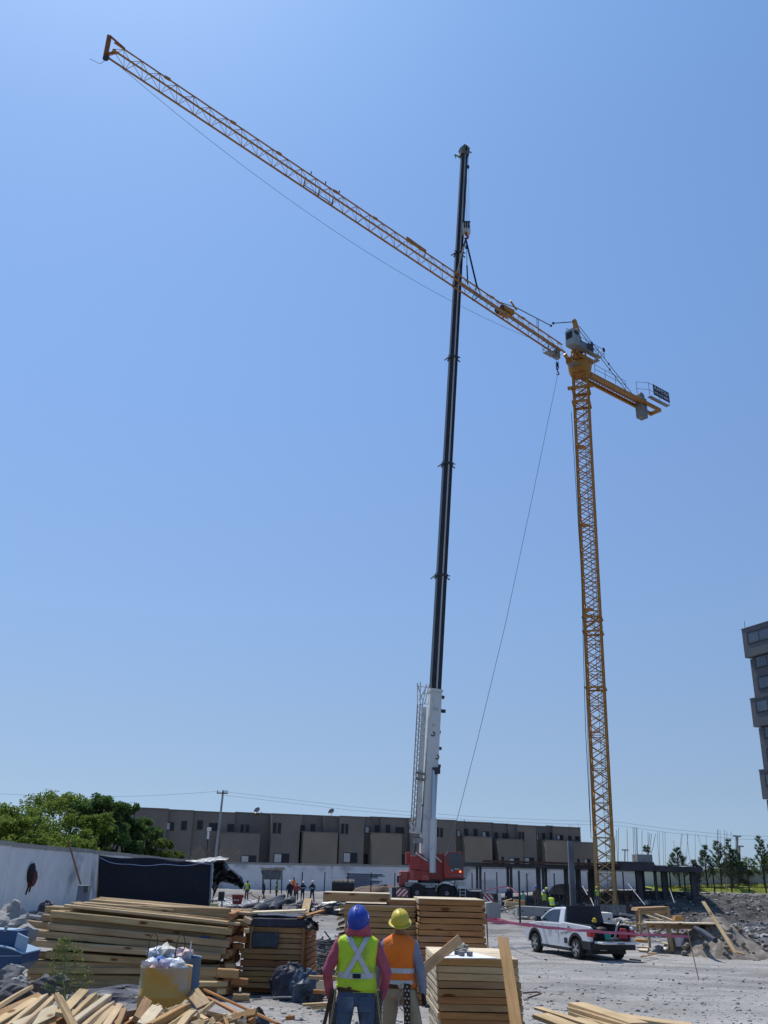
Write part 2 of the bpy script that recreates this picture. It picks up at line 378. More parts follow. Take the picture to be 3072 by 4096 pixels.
nx = len(xs); gf = [(j * nx + i, j * nx + i + 1, (j + 1) * nx + i + 1, (j + 1) * nx + i) for j in range(len(ys) - 1) for i in range(nx - 1)]
me = bpy.data.meshes.new('ground'); me.from_pydata(gv, [], gf); me.materials.append(M_ground)
at_ = me.attributes.new('soil', 'FLOAT', 'POINT'); at_.data.foreach_set('value', gs)
me.polygons.foreach_set('use_smooth', [True] * len(me.polygons)); me.update()
go = bpy.data.objects.new('ground', me); C.objects.link(go); tag(go, kind='structure')
def gz(x, y): return terrain(x, y)[0]

# ------------------------------------------------------------------ stones
def rock(r, seed, flat=.7, sub=1):
    bm = bmesh.new(); bmesh.ops.create_icosphere(bm, subdivisions=sub, radius=1)
    vs_ = [v.co.copy() for v in bm.verts]; fs = [[v.index for v in f.verts] for f in bm.faces]; bm.free()
    q = random.Random(seed); off = Vector((q.random() * 90, q.random() * 90, q.random() * 90))
    k_ = .22 if sub > 1 else .0
    return [v * r * (1 + .5 * noise.noise(v * 1.3 + off) + .24 * noise.noise(v * 3 + off) + k_ * noise.noise(v * 7 + off)) for v in vs_], fs
rocks = [rock(1, i) for i in range(9)]
def scatter(name, count, pick, size, material, label=None, cat=None, flat=.62):
    mb = MB()
    for _ in range(count):
        p = pick()
        if p is None: continue
        x, y = p; s = size(x, y); vs_, fs = rnd.choice(rocks); a = rnd.random() * 6.28; ca, sa = math.cos(a), math.sin(a)
        z = gz(x, y) + s * .15; sx_, sy_, sz_ = s * rnd.uniform(.7, 1.3), s * rnd.uniform(.7, 1.2), s * rnd.uniform(.4, .8)
        mb.add([(x + (v.x * ca - v.y * sa) * sx_, y + (v.x * sa + v.y * ca) * sy_, z + v.z * sz_) for v in vs_], fs)
    return mb.build(name, material, kind='stuff', **({'label': label, 'cat': cat} if label else {}))
ST1 = mat('pale_rubble_stone', (.30, .29, .28), (.46, .45, .43), 1.2, .95)
ST2 = mat('dark_basalt_stone', (.07, .07, .075), (.16, .16, .165), 2, .95, .4, 10)
def pk(x0, x1, y0, y1, w=lambda x, y: 1):
    def f():
        # even in the picture: nearer strips get more stones per metre
        y = 1 / rnd.uniform(1 / y1, 1 / y0); x = rnd.uniform(x0, x1) * (y / y1 if w == 'cone' else 1)
        return x, y
    return f
def size_y(a, b):
    return lambda x, y: rnd.uniform(a, b) * (.6 if rnd.random() < .7 else 1.3)
scatter('yard_gravel', 3600, lambda: (lambda y: (rnd.uniform(-.10 * y, .47 * y), y))(1 / rnd.uniform(1 / 46., 1 / 13.)), size_y(.010, .038), ST1, 'loose grey gravel strewn over the open yard', 'gravel')
scatter('yard_stone_bits', 800, lambda: (lambda y: (rnd.uniform(-.12 * y, .47 * y), y))(1 / rnd.uniform(1 / 46., 1 / 13.)), size_y(.012, .04), ST2, 'dark stone chips between the gravel in the yard', 'gravel')
def bankpt():
    y = rnd.uniform(42, 90); x = rnd.uniform(9, .44 * y + 6); return (x, y) if terrain(x, y, False)[1] > .25 else None
scatter('bank_rubble', 5200, bankpt, lambda x, y: rnd.uniform(.03, .12) * (1.8 if rnd.random() < .12 else 1), ST1, 'broken pale rubble all over the dug bank', 'rubble')
scatter('dark_bank_rubble', 3200, bankpt, lambda x, y: rnd.uniform(.05, .17) * (1.8 if rnd.random() < .12 else 1), ST2, 'dark broken rock all over the dug bank', 'rubble')
def leftpt():
    y = rnd.uniform(62, 84); x = rnd.uniform(-14.5, -8.5) + (y - 62) * .05; return (x, y)
scatter('left_debris', 900, leftpt, lambda x, y: rnd.uniform(.04, .14), mat('pale_debris', (.5, .49, .47), (.72, .71, .7), 2, .9), 'pale broken debris beyond the timber by the blue sheet', 'debris')
# ================================================================== perimeter walls
def wall_run(name, a, b, tops, step, label, thick=.2, base=-.5, seed=1):
    """whitewashed wall from a to b (xy), panels of their own with recessed joints and a grey coping"""
    a, b = Vector(a), Vector(b); L_ = (b - a).length; d = (b - a) / L_; n = max(1, int(round(L_ / step)))
    r = root(name, (a.x, a.y, 0), label, 'wall'); q = random.Random(seed)
    for i in range(n):
        t0, t1 = i / n, (i + 1) / n; g = .012
        p, s = a + d * (t0 * L_ + g), a + d * (t1 * L_ - g)
        z0, z1 = tops[0] + (tops[1] - tops[0]) * t0 + q.uniform(-.03, .03), 0; z1 = z0 + (tops[1] - tops[0]) / n
        nv = Vector((-d.y, d.x)) * thick / 2
        def col(pt, z): return [(pt.x - nv.x, pt.y - nv.y, z), (pt.x + nv.x, pt.y + nv.y, z)]
        lo0, lo1 = col(p, base), col(s, base); h0, h1 = col(p, z0), col(s, z1)
        MB().hexa([lo0[0], lo1[0], lo1[1], lo0[1], h0[0], h1[0], h1[1], h0[1]]).build('wall_panel', WHITEW, r)
        nv *= 1.35; h0, h1 = col(p, z0 + .002), col(s, z1 + .002); k0, k1 = col(p, z0 + .20), col(s, z1 + .20)
        MB().hexa([h0[0], h1[0], h1[1], h0[1], k0[0], k1[0], k1[1], k0[1]]).build('coping', COPE, r)
    return r
wall_run('perimeter_wall', (-17.2, 10), (-16.9, 97.8), (3.2, 2.62), 4.4, 'long white perimeter wall running away on the left under the trees', seed=3)
wall_run('perimeter_wall', (-16.7, 98), (46, 98), (2.62, 3.15), 6.2, 'white boundary wall across the back of the site below the townhouses', seed=5)

# ================================================================== townhouses
FA, FB = Vector((-27.4, 106.0)), Vector((24.7, 121.0)); FD = (FB - FA).normalized(); FN = Vector((FD.y, -FD.x))
def on_facade(px, off=0.0):
    d = fw + rt * ((px - 1536) / FPX) + up * ((2048 - 3400) / FPX); d2 = Vector((d.x, d.y))
    A = FA + FN * off
    t = (A.x * FD.y - A.y * FD.x) / (d2.x * FD.y - d2.y * FD.x); return d2 * t
def zat(px, py, p): return P(px, py, p.y).z
STUC = [mat('grey_brown_stucco', (.175, .15, .13), (.215, .19, .165), .35, .95, .3, 14, vary=.05),
        mat('tan_stucco', (.22, .185, .145), (.26, .225, .18), .4, .95, .3, 14, vary=.05),
        mat('charcoal_stucco', (.14, .125, .115), (.175, .158, .146), .4, .95, .3, 14, vary=.05)]
def slab(mb, p, q, depth, z0, z1):
    n = FN * depth
    return mb.hexa([(p.x, p.y, z0), (q.x, q.y, z0), (q.x - n.x, q.y - n.y, z0), (p.x - n.x, p.y - n.y, z0), (p.x, p.y, z1), (q.x, q.y, z1), (q.x - n.x, q.y - n.y, z1), (p.x - n.x, p.y - n.y, z1)])
WIN = [  # px, py, w, h, pale
 (670, 3305, 34, 34, 1), (726, 3302, 24, 38, 0), (790, 3300, 24, 38, 0), (849, 3307, 44, 32, 0), (915, 3311, 27, 31, 0), (962, 3313, 14, 32, 0), (983, 3314, 14, 32, 0),
 (1093, 3312, 15, 44, 0), (1112, 3313, 15, 44, 0), (1204, 3314, 24, 29, 0), (1247, 3312, 21, 34, 0), (1367, 3315, 14, 41, 0), (1384, 3316, 13, 41, 0), (1466, 3319, 19, 29, 1),
 (1505, 3316, 18, 33, 0), (1550, 3316, 18, 35, 0), (1598, 3322, 36, 28, 0), (1750, 3329, 14, 38, 0), (1766, 3331, 12, 38, 0), (1835, 3335, 14, 28, 1), (1865, 3331, 17, 32, 0),
 (1903, 3332, 16, 34, 0), (1944, 3339, 31, 28, 1), (1986, 3342, 16, 26, 0), (2016, 3344, 10, 24, 0), (2029, 3344, 10, 24, 0), (2081, 3345, 10, 36, 0), (2094, 3345, 10, 36, 0),
 (2152, 3348, 10, 26, 1), (2177, 3346, 14, 29, 0), (2208, 3344, 13, 31, 0), (2242, 3350, 28, 22, 1), (2282, 3353, 13, 20, 0), (2312, 3354, 17, 18, 0),
 (997, 3436, 62, 30, 1), (1128, 3433, 63, 40, 1), (1196, 3434, 21, 40, 0), (1402, 3431, 58, 42, 1), (1467, 3436, 24, 42, 0), (1616, 3438, 17, 42, 0), (1853, 3438, 17, 30, 1),
 (1974, 3442, 10, 31, 0), (2010, 3442, 11, 31, 0), (2056, 3446, 43, 29, 1), (2116, 3445, 41, 31, 1), (2171, 3447, 29, 29, 0), (2312, 3449, 9, 30, 0), (2347, 3449, 27, 28, 1)]
HOUSES = [  # x range, roof py left/right, upper steps [(x0,x1,offset out,tone)], lower boxes [(x0,x1,top py,out,tone)]
 (430, 870, 3228, 3252, [(430, 657, 1.2, 0), (657, 760, .5, 0), (760, 870, 0.2, 0)], [(440, 640, 3345, 1.6, 0)]),
 (870, 1200, 3253, 3260, [(870, 930, .2, 0), (930, 1080, .0, 2), (1080, 1196, 1.3, 0)], [(878, 1037, 3333, 1.9, 0)]),
 (1200, 1478, 3262, 3270, [(1200, 1290, .1, 0), (1290, 1355, .9, 2), (1355, 1454, 1.4, 0), (1454, 1478, .3, 0)], [(1211, 1349, 3330, 2.0, 1)]),
 (1478, 1742, 3270, 3279, [(1478, 1520, .0, 2), (1520, 1640, .4, 0), (1640, 1742, 1.3, 0)], [(1487, 1607, 3334, 2.0, 1)]),
 (1742, 1974, 3280, 3297, [(1742, 1824, 1.4, 0), (1824, 1856, .5, 0), (1856, 1974, .0, 0)], [(1860, 1969, 3348, 2.0, 1)]),
 (1974, 2190, 3297, 3308, [(1974, 2040, .2, 0), (2040, 2075, .9, 2), (2075, 2147, 1.4, 0), (2147, 2190, .3, 2)], [(1995, 2092, 3358, 1.9, 0)]),
 (2190, 2326, 3306, 3317, [(2190, 2215, .2, 2), (2215, 2326, .6, 0)], [(2187, 2279, 3363, 2.2, 1), (2281, 2376, 3370, 1.2, 0)])]
HLAB = ['left end townhouse half behind the trees with a stepped flat roof', 'townhouse behind the utility pole with a dish on its roof', 'townhouse with the second satellite dish and a tan lower block',
        'townhouse right behind the white boom base, tan block left of the boom', 'townhouse just right of the boom above the red crane cab', 'narrow townhouse standing left of the thick concrete column', 'end townhouse beside the tower crane with a tan blank block']
for hi, (x0, x1, ya, yb, ups, lows) in enumerate(HOUSES):
    p0 = on_facade(x0); r = root('townhouse', (p0.x, p0.y, 0), HLAB[hi], 'house', 'flat roofed townhouses behind the site wall')
    for (a, b, off, tone) in ups:
        A_, B_ = on_facade(a, off), on_facade(b, off); t = ((a + b) / 2 - x0) / (x1 - x0); py = ya + (yb - ya) * t
        z1 = zat((a + b) / 2, py, (A_ + B_) / 2) + rnd.uniform(-.05, .05)
        slab(MB(), A_ + FD * .003, B_ - FD * .003, 8 + off, -.3, z1).build('wall', STUC[tone], r)
        slab(MB(), A_ - FD * .03 + FN * .06, B_ + FD * .03 + FN * .06, .35, z1 + .002, z1 + .12).build('parapet_cap', STUC[2], r)
    for (a, b, py, off, tone) in lows:
        A_, B_ = on_facade(a, off), on_facade(b, off); z1 = zat((a + b) / 2, py, (A_ + B_) / 2)
        slab(MB(), A_, B_, off + 1.5, -.3, z1).build('lower_block', STUC[tone], r)
        slab(MB(), A_ - FD * .03 + FN * .05, B_ + FD * .03 + FN * .05, off + 1.4, z1 + .002, z1 + .07).build('ledge', STUC[2], r)
    hw = [w_ for w_ in WIN if x0 - 6 <= w_[0] < x1 - 6] + ([WIN[-1], WIN[-2]] if hi == 6 else [])
    seen_ = set()
    for (wx, wy, ww, wh, pale) in hw:
        if (wx, wy) in seen_: continue
        seen_.add((wx, wy))
        off = 0.0
        for (a, b, o_, t_) in ups:
            if a <= wx <= b: off = o_
        for (a, b, py, o_, t_) in lows:
            if a <= wx <= b and wy > py: off = o_
        A_, B_ = on_facade(wx - ww / 2, off + .03), on_facade(wx + ww / 2, off + .03); c = (A_ + B_) / 2
        z1, z0 = zat(wx, wy - wh / 2, c), zat(wx, wy + wh / 2, c); f = .09
        mb = MB()
        slab(mb, A_, A_ + FD * f, .12, z0, z1); slab(mb, B_ - FD * f, B_, .12, z0, z1)
        slab(mb, A_ + FD * f, B_ - FD * f, .12, z1 - f, z1); slab(mb, A_ + FD * f, B_ - FD * f, .12, z0, z0 + f)
        if ww > 24: slab(mb, c - FD * .035, c + FD * .035, .11, z0 + f, z1 - f)
        fo = mb.build('window', FRAME, r)
        k = .5 if (pale and ww > 24) else 1
        A2, B2 = A_ + FD * f - FN * .015, B_ - FD * f - FN * .015
        if pale and k < 1:
            m_ = A2 + (B2 - A2) * .5
            slab(MB(), A2, m_ - FD * .036, .02, z0 + f, z1 - f).build('pane', GLASSL, fo); slab(MB(), m_ + FD * .036, B2, .02, z0 + f, z1 - f).build('pane', GLASS, fo)
        else: slab(MB(), A2, B2, .02, z0 + f, z1 - f).build('pane', GLASSL if pale else GLASS, fo)
    if hi in (1, 4): # roof pipes
        q = on_facade((x0 + x1) / 2, -2); z = zat((x0 + x1) / 2, (ya + yb) / 2, q); MB().tube([(q.x, q.y, z - .3), (q.x, q.y, z + .25)], .05).build('vent_pipe', BLACKST, r)
DISH = mat('grey_dish_metal', (.16, .165, .17), (.24, .24, .25), 3, .5)
for i, (px, py) in enumerate(((1016, 3241), (1318, 3246))):
    q = on_facade(px, 0.3); z = P(px, py, q.y).z
    r = root('satellite_dish', (q.x, q.y, z - .6), ['round grey satellite dish on the roof right of the utility pole', 'round grey satellite dish on the roof nearer the crane'][i], 'satellite dish', 'satellite dishes on the townhouse roofs')
    mb = MB(); Mx = Vector((-.45, -.75, .5)).to_track_quat('Z', 'Y').to_matrix()
    mb.lathe((q.x, q.y, z), [(.02, -.12), (.2, -.10), (.32, -.05), (.40, .02), (.395, .03), (.31, -.035), (.19, -.09), (.02, -.105)], 20, M=Mx); mb.build('dish', DISH, r, smooth=True)
    MB().tube([(q.x, q.y, z - .1), (q.x, q.y, z - .6)], .03).build('mast', BLACKST, r)
    MB().tube([(q.x, q.y, z - .25), Vector((q.x, q.y, z)) + Mx @ Vector((0, 0, .38))], .015).build('feed_arm', BLACKST, r)

# ================================================================== apartment tower on the right edge
O2 = P(2960, 2560, 112.0); U2 = Vector((.37, -.93, 0)).normalized(); N2 = Vector((-.93, -.37, 0)).normalized()
TW = mat('tower_grey_render', (.10, .105, .12), (.13, .136, .15), .25, .9, .2, 10, vary=.04)
r = root('apartment_tower', (O2.x, O2.y, 0), 'tall dark grey apartment tower with stepped blocks cut by the right edge', 'apartment building')
GL2 = mat('painted_sky_reflection_glass', (.06, .08, .11), (.10, .125, .16), .6, .15, spec=.6)  # bluish sky reflection painted into the base colour of the panes
def tz(py, px=2985): return P(px, py, 111).z
def tbox(mb, s0, s1, out, depth, z0, z1):
    a = Vector((O2.x, O2.y, 0)) + U2 * s0 + N2 * out; b = Vector((O2.x, O2.y, 0)) + U2 * s1 + N2 * out; n = N2 * depth
    return mb.hexa([(a.x, a.y, z0), (b.x, b.y, z0), (b.x - n.x, b.y - n.y, z0), (a.x - n.x, a.y - n.y, z0), (a.x, a.y, z1), (b.x, b.y, z1), (b.x - n.x, b.y - n.y, z1), (a.x - n.x, a.y - n.y, z1)])
def s_at(px, py, out):
    d = fw + rt * ((px - 1536) / FPX) + up * ((2048 - py) / FPX); a = Vector((O2.x, O2.y, 0)) + N2 * out
    t = (a.x * U2.y - a.y * U2.x) / (d.x * U2.y - d.y * U2.x); p = d * t; return (Vector((p.x, p.y, 0)) - a).dot(U2), p.z + EYE
for (ytop, ybot, xl, out, wins) in ((2520, 2636, 2966, .5, [2562]), (2638, 2796, 3000, 0, [2656, 2742]), (2798, 2911, 3000, .5, [2832]), (2913, 3080, 3034, 0, [2934, 3026]), (3083, 3198, 3036, .5, [3122]), (3200, 3560, 3066, 0, [3250, 3340, 3430])):
    s0, z1 = s_at(xl, ytop, out); z0 = s_at(xl, ybot, out)[1]
    if ytop == 3200: z0 = -1
    tbox(MB(), s0, 34, out, 14 + out, z0, z1 - .004).build('storey_block', TW, r)
    if out: tbox(MB(), s0 - .05, 34, out + .05, 1.2, z1 - .002, z1 + .12).build('parapet_cap', TW, r)
    for wy in wins:
        _, zc = s_at(xl, wy, out); sA = s0 + .8
        while sA < 24:
            wd = 7.0; zt, zb = zc + .8, zc - .8; f = .2; mb = MB()
            for (u0, u1, a0, a1) in ((0, f, zb, zt), (wd - f, wd, zb, zt), (f, wd - f, zt - f, zt), (f, wd - f, zb, zb + f), (wd * .27, wd * .27 + .12, zb + f, zt - f), (wd * .52, wd * .52 + .12, zb + f, zt - f), (wd * .76, wd * .76 + .12, zb + f, zt - f)):
                tbox(mb, sA + u0, sA + u1, out + .05, .12, a0, a1)
            fo = mb.build('window', FRAME, r)
            for (u0, u1, m_) in ((f, wd * .27, GL2), (wd * .27 + .12, wd * .52, GL2), (wd * .52 + .12, wd * .76, GL2), (wd * .76 + .12, wd - f, STUC[2])):
                tbox(MB(), sA + u0, sA + u1, out + .035, .03, zb + f, zt - f).build('pane', m_, fo)
            sA += 9.2
s0, z1 = s_at(3066, 2475, 0)
tbox(MB(), s0, 34, -.4, 8, z1 - 5, z1).build('roof_core', TW, r)
s0, z1 = s_at(2974, 2520, .6); a = Vector((O2.x, O2.y, z1)) + U2 * s0 + N2 * .3
MB().tube([(a.x, a.y, z1), (a.x, a.y, z1 + 1.2)], .03).build('lightning_rod', BLACKST, r)

# ================================================================== unfinished concrete frame on the right
r = root('concrete_frame_building', (22, 86, 0), 'unfinished dark concrete slab on columns behind the trench', 'building under construction')
def wx(px, Y, py=3500): return P(px, py, Y).x
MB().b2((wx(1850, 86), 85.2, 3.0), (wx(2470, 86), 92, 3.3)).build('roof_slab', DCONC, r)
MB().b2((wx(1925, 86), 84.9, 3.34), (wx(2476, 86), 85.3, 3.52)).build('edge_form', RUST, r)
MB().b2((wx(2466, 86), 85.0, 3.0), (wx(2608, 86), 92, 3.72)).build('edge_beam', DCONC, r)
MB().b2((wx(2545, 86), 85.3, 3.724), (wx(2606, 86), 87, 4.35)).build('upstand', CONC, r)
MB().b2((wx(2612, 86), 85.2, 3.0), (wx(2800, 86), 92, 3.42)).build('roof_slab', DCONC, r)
MB().b2((wx(2612, 86), 85.0, 3.43), (wx(2662, 86), 86.6, 3.5)).build('sheet', mat('white_sheet', (.7, .7, .7), None, rough=.6), r)
MB().b2((wx(2733, 86), 85.0, 3.43), (wx(2759, 86), 86.6, 3.5)).build('sheet', mat('white_sheet', (.7, .7, .7)), r)
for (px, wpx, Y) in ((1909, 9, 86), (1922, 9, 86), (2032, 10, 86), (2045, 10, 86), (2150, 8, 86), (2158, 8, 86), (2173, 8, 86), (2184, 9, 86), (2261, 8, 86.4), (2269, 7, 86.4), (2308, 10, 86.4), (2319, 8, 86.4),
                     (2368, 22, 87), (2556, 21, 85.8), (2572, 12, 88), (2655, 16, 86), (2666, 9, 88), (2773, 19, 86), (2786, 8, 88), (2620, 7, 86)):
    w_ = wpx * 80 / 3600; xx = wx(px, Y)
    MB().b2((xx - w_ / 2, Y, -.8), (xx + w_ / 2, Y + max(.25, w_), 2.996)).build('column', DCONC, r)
# the tall lone column in front
xx = wx(2289, 78); zt = P(2289, 3364, 78).z
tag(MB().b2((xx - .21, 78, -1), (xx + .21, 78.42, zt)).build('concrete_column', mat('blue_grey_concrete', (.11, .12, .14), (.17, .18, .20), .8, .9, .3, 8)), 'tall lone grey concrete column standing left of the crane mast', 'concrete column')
# starter bars
REB = [('cluster of four tall starter bars just right of the crane mast', [(2460, 3342, 3445, 0), (2466, 3320, 3445, 4), (2474, 3310, 3445, -1), (2508, 3315, 3445, 3)]),
       ('dense bundle of long starter bars left of the parapet block', [(2532, 3309, 3440, 4), (2538, 3309, 3440, 5), (2544, 3309, 3440, 5), (2548, 3310, 3440, 3), (2568, 3322, 3430, 0)]),
       ('starter bars fanning out above the little tree on the slab', [(2592, 3330, 3420, 1), (2599, 3332, 3420, -8), (2606, 3336, 3420, -12), (2622, 3335, 3420, -20)]),
       ('pair of straight starter bars right of the parapet block', [(2629, 3327, 3460, 8), (2637, 3327, 3460, 1), (2651, 3327, 3460, 4), (2660, 3327, 3460, 2)]),
       ('crossed thin starter bars between the pines', [(2730, 3333, 3460, -18), (2726, 3335, 3462, -16), (2748, 3335, 3462, 14), (2752, 3333, 3462, -10), (2695, 3362, 3450, 9)]),
       ('single starter bars above the middle pines', [(2780, 3333, 3462, 2), (2791, 3335, 3395, 22), (2825, 3339, 3462, 0)]),
       ('tall starter bars near the right hand pines', [(2870, 3317, 3462, 1), (2872, 3318, 3462, 2), (2880, 3320, 3462, 6), (2898, 3319, 3462, 0), (2908, 3325, 3462, -7), (2925, 3325, 3462, -9)]),
       ('short starter bars on the end townhouse roof', [(2275, 3298, 3312, 0), (2279, 3298, 3312, 0), (2287, 3298, 3312, 0), (2313, 3292, 3315, 1)])]
for i, (lab, bars) in enumerate(REB):
    Y = 86 if i < 7 else 114
    p = P(bars[0][0], bars[0][2], Y); rr = root('rebar_cluster', p, lab, 'reinforcing bars', 'starter bars sticking up over the slab')
    for (px, yt, yb, lean) in bars:
        yb += 14
        MB().tube([P(px, yt, Y), P(px + lean * .45, (yt + yb) / 2, Y + .1), P(px + lean * 1.2, yb, Y)], .022 if i < 3 else .015, 4).build('rebar', RUST, rr)

# ================================================================== poles and wires
POLEC = mat('pole_concrete', (.24, .24, .24), (.36, .36, .35), 2, .85, .2, 12)
b = P(862, 3450, 101); t = P(893, 3161, 101); b.z = 0.2
r = root('utility_pole', b, 'tall concrete utility pole with crossarm behind the corner of the blue sheet', 'utility pole')
b.x = t.x - .25
MB().tube([b, t], [.17, .10], 10).build('pole', POLEC, r, smooth=True)
c = P(890, 3173, 101)
MB().b2((c.x - .6, c.y - .2, c.z - .06), (c.x + .6, c.y - .09, c.z + .06)).build('crossarm', BLACKST, r)
for dx in (-.52, .28, .5): MB().lathe((c.x + dx, c.y - .14, c.z + .062), [(.03, 0), (.03, .1), (.07, .12), (.07, .2), (.03, .24)], 8).build('insulator', POLEC, r)
WIRE = mat('overhead_wire', (.12, .13, .14), None)
for i, dz in enumerate((0, -.35)):
    pts = [P(890, 3166, 101), P(1150, 3196, 101), P(1400, 3226, 101), P(1641, 3248, 101), P(1900, 3267, 101), P(2200, 3280, 101), P(2474, 3288, 101), P(2672, 3316, 101), P(2942, 3342, 101), P(3300, 3352, 101)]
    pts = [p + Vector((0, .2 * i, dz)) for p in pts]
    tag(MB().tube(pts, .014, 4).build('power_line', WIRE), ['upper overhead wire running right from the utility pole over the roofs', 'lower overhead wire running right from the utility pole over the roofs'][i], 'power line', 'overhead wires')
pts = [P(890, 3164, 101), P(780, 3172, 101), P(600, 3183, 101), P(300, 3190, 101), P(-100, 3170, 101)]
tag(MB().tube(pts, .014, 4).build('power_line', WIRE), 'overhead wire running left from the utility pole above the trees', 'power line', 'overhead wires')
r = root('lamp_post', P(826, 3440, 103), 'thin dark lamp post with a white box lamp left of the utility pole', 'lamp post')
MB().tube([P(826, 3460, 103), P(833, 3305, 103)], .05, 6).build('post', BLACKST, r)
a = P(837, 3316, 102.9); MB().box(a, (.42, .2, .36)).box(a - Vector((.05, 0, .62)), (.2, .16, .8)).build('lamp_box', mat('white_sheet', (.7, .7, .7)), r)
for (x_, y0, y1, w_, Y, lab) in ((2948, 3342, 3440, .16, 110, 'distant dark utility pole beyond the right pines'), (2958, 3382, 3430, .12, 112, 'distant street light with a double head beyond the pines'), (2500, 3397, 3445, .08, 130, 'far stadium style light mast right of the crane mast')):
    r = root('light_pole', P(x_, y1, Y), lab, 'light pole'); MB().tube([P(x_, y0, Y), P(x_ - 2, y1 + 30, Y)], w_, 6).build('pole', POLEC, r)
    c = P(x_, y0 + 3, Y); MB().b2((c.x - .45, c.y - .1, c.z - .08), (c.x + .45, c.y + .1, c.z + .08)).build('head', POLEC, r)

# ================================================================== fences
CENTRE_POSTS = ((1210, 3490, 3564), (1300, 3490, 3566), (1393, 3492, 3572), (1485, 3492, 3560), (1580, 3493, 3545), (1888, 3492, 3560), (1939, 3490, 3566), (1987, 3490, 3560), (2075, 3485, 3610), (2107, 3495, 3565), (2216, 3495, 3560), (2351, 3490, 3575), (2491, 3488, 3580))
PL = ['left of the helmeted crew', 'right of the standing crew', 'in front of the black tank', 'over the blue corrugated sheets', 'just left of the red crane', 'just right of the crane cab', 'in front of the white tank', 'beside the white water tank', 'over the concrete beam end', 'right of the double columns', 'behind the trench crew', 'left of the crane mast', 'right of the crane mast']
for (px, y0, y1), pl in zip(CENTRE_POSTS, PL):
    Y = 84; a = P(px, y0, Y); z0 = gz(a.x, Y) - .2
    if px == 2075: Y = 52; a = P(px, y0, Y); z0 = gz(a.x, Y) - .2
    o = MB().box((a.x, a.y, (a.z + z0) / 2), (.09, .09, a.z - z0)).box((a.x, a.y, a.z + .012), (.11, .11, .02)).build('steel_post', BLACKST)
    tag(o, 'black steel post ' + pl, 'steel post', 'black steel posts standing across the site')
r = root('steel_fence', P(2840, 3558, 91.5), 'black steel fence with green mesh in front of the lawn and pines', 'fence')
fx = [2624, 2679, 2736, 2794, 2852, 2921, 2990, 3057, 3125]
def fence_z(px): return P(px, 3552 + (px - 2624) * .012, 91.5).z
prev = None
for px in fx:
    a = P(px, 3500, 91.5); z0 = fence_z(px); z1 = z0 + 2.05
    MB().box((a.x, 91.5, (z0 + z1) / 2 - .15), (.11, .11, z1 - z0 + .3)).build('fence_post', BLACKST, r)
    if prev:
        for (k, h_) in ((0, .12), (1, 1.98)):
            MB().bar((prev[0] + .057, 91.5, prev[1] + h_), (a.x - .057, 91.5, z0 + h_), .05, .06).build('rail', BLACKST, r)
        mb = MB(); n = 22
        for i in range(1, n):
            t_ = i / n; xx = prev[0] + (a.x - prev[0]) * t_; zz = prev[1] + (z0 - prev[1]) * t_
            mb.bar((xx, 91.5, zz + .15), (xx, 91.5, zz + 1.95), .012)
        mb.build('wire_mesh', BLACKST, r)
    prev = (a.x, z0)

# ================================================================== lawn
lw = MB(); nxx, nyy = 40, 14; vv = []
for j in range(nyy):
    for i in range(nxx):
        xx = 26.5 + i * (44 / (nxx - 1)); yy = 92.3 + j * .42; k = sstep(24, 42, xx)
        vv.append((xx, yy, 1.52 + .05 * k + (.1 + .5 * k) * (j / nyy) * 1.3 + .04 * noise.noise(Vector((xx * .3, yy * .4, 0))) if j else terrain(xx, yy, False)[0] - .1))
lw.add(vv, [(j * nxx + i, j * nxx + i + 1, (j + 1) * nxx + i + 1, (j + 1) * nxx + i) for j in range(nyy - 1) for i in range(nxx - 1)])
LAWN = mat('lawn_green', (.17, .21, .03), (.27, .30, .05), 1.5, .95, .4, 20)
lw.build('lawn', LAWN, kind='structure')
gmb = MB()
for _ in range(9000):
    i = rnd.uniform(27, 62); yy = rnd.uniform(92.6, 97); k = sstep(24, 42, i); z = 1.50 + .05 * k + (.1 + .5 * k) * ((yy - 92.3) / .42 / nyy) * 1.3
    a = rnd.random() * 3.14; h_ = rnd.uniform(.06, .16); s = .03
    gmb.add([(i - s * math.cos(a), yy - s * math.sin(a), z), (i + s * math.cos(a), yy + s * math.sin(a), z), (i + rnd.uniform(-.05, .05), yy, z + h_)], [(0, 1, 2)])
gmb.build('grass', LAWN, kind='stuff', label='green grass growing on the raised lawn by the fence', cat='grass')

# ================================================================== trees
def leafmat(name, a, b, c):
    if name in _m: return _m[name]
    m = bpy.data.materials.new(name); m.use_nodes = True; n = m.node_tree; N = n.nodes; L = n.links; bs = N['Principled BSDF']
    g = N.new('ShaderNodeNewGeometry'); r_ = N.new('ShaderNodeValToRGB'); e = r_.color_ramp.elements; e[0].color = (*a, 1); e[1].color = (*c, 1); q = e.new(.5); q.color = (*b, 1)
    L.new(g.outputs['Random Per Island'], r_.inputs[0]); L.new(r_.outputs[0], bs.inputs['Base Color']); bs.inputs['Roughness'].default_value = .7; bs.inputs['Specular IOR Level'].default_value = .25
    tr = N.new('ShaderNodeBsdfTranslucent'); L.new(r_.outputs[0], tr.inputs[0]); mx = N.new('ShaderNodeMixShader'); mx.inputs[0].default_value = .5
    L.new(bs.outputs[0], mx.inputs[1]); L.new(tr.outputs[0], mx.inputs[2]); L.new(mx.outputs[0], N['Material Output'].inputs[0]); _m[name] = m; return m
LF_A = leafmat('mesquite_leaves', (.09, .14, .025), (.15, .215, .035), (.21, .28, .05))
LF_B = leafmat('dark_tree_leaves', (.05, .10, .03), (.085, .15, .042), (.125, .20, .058))
LF_C = leafmat('bright_bush_leaves', (.06, .10, .02), (.11, .16, .03), (.17, .22, .05))
LF_P = leafmat('pine_needles', (.055, .10, .055), (.09, .155, .08), (.14, .21, .11))
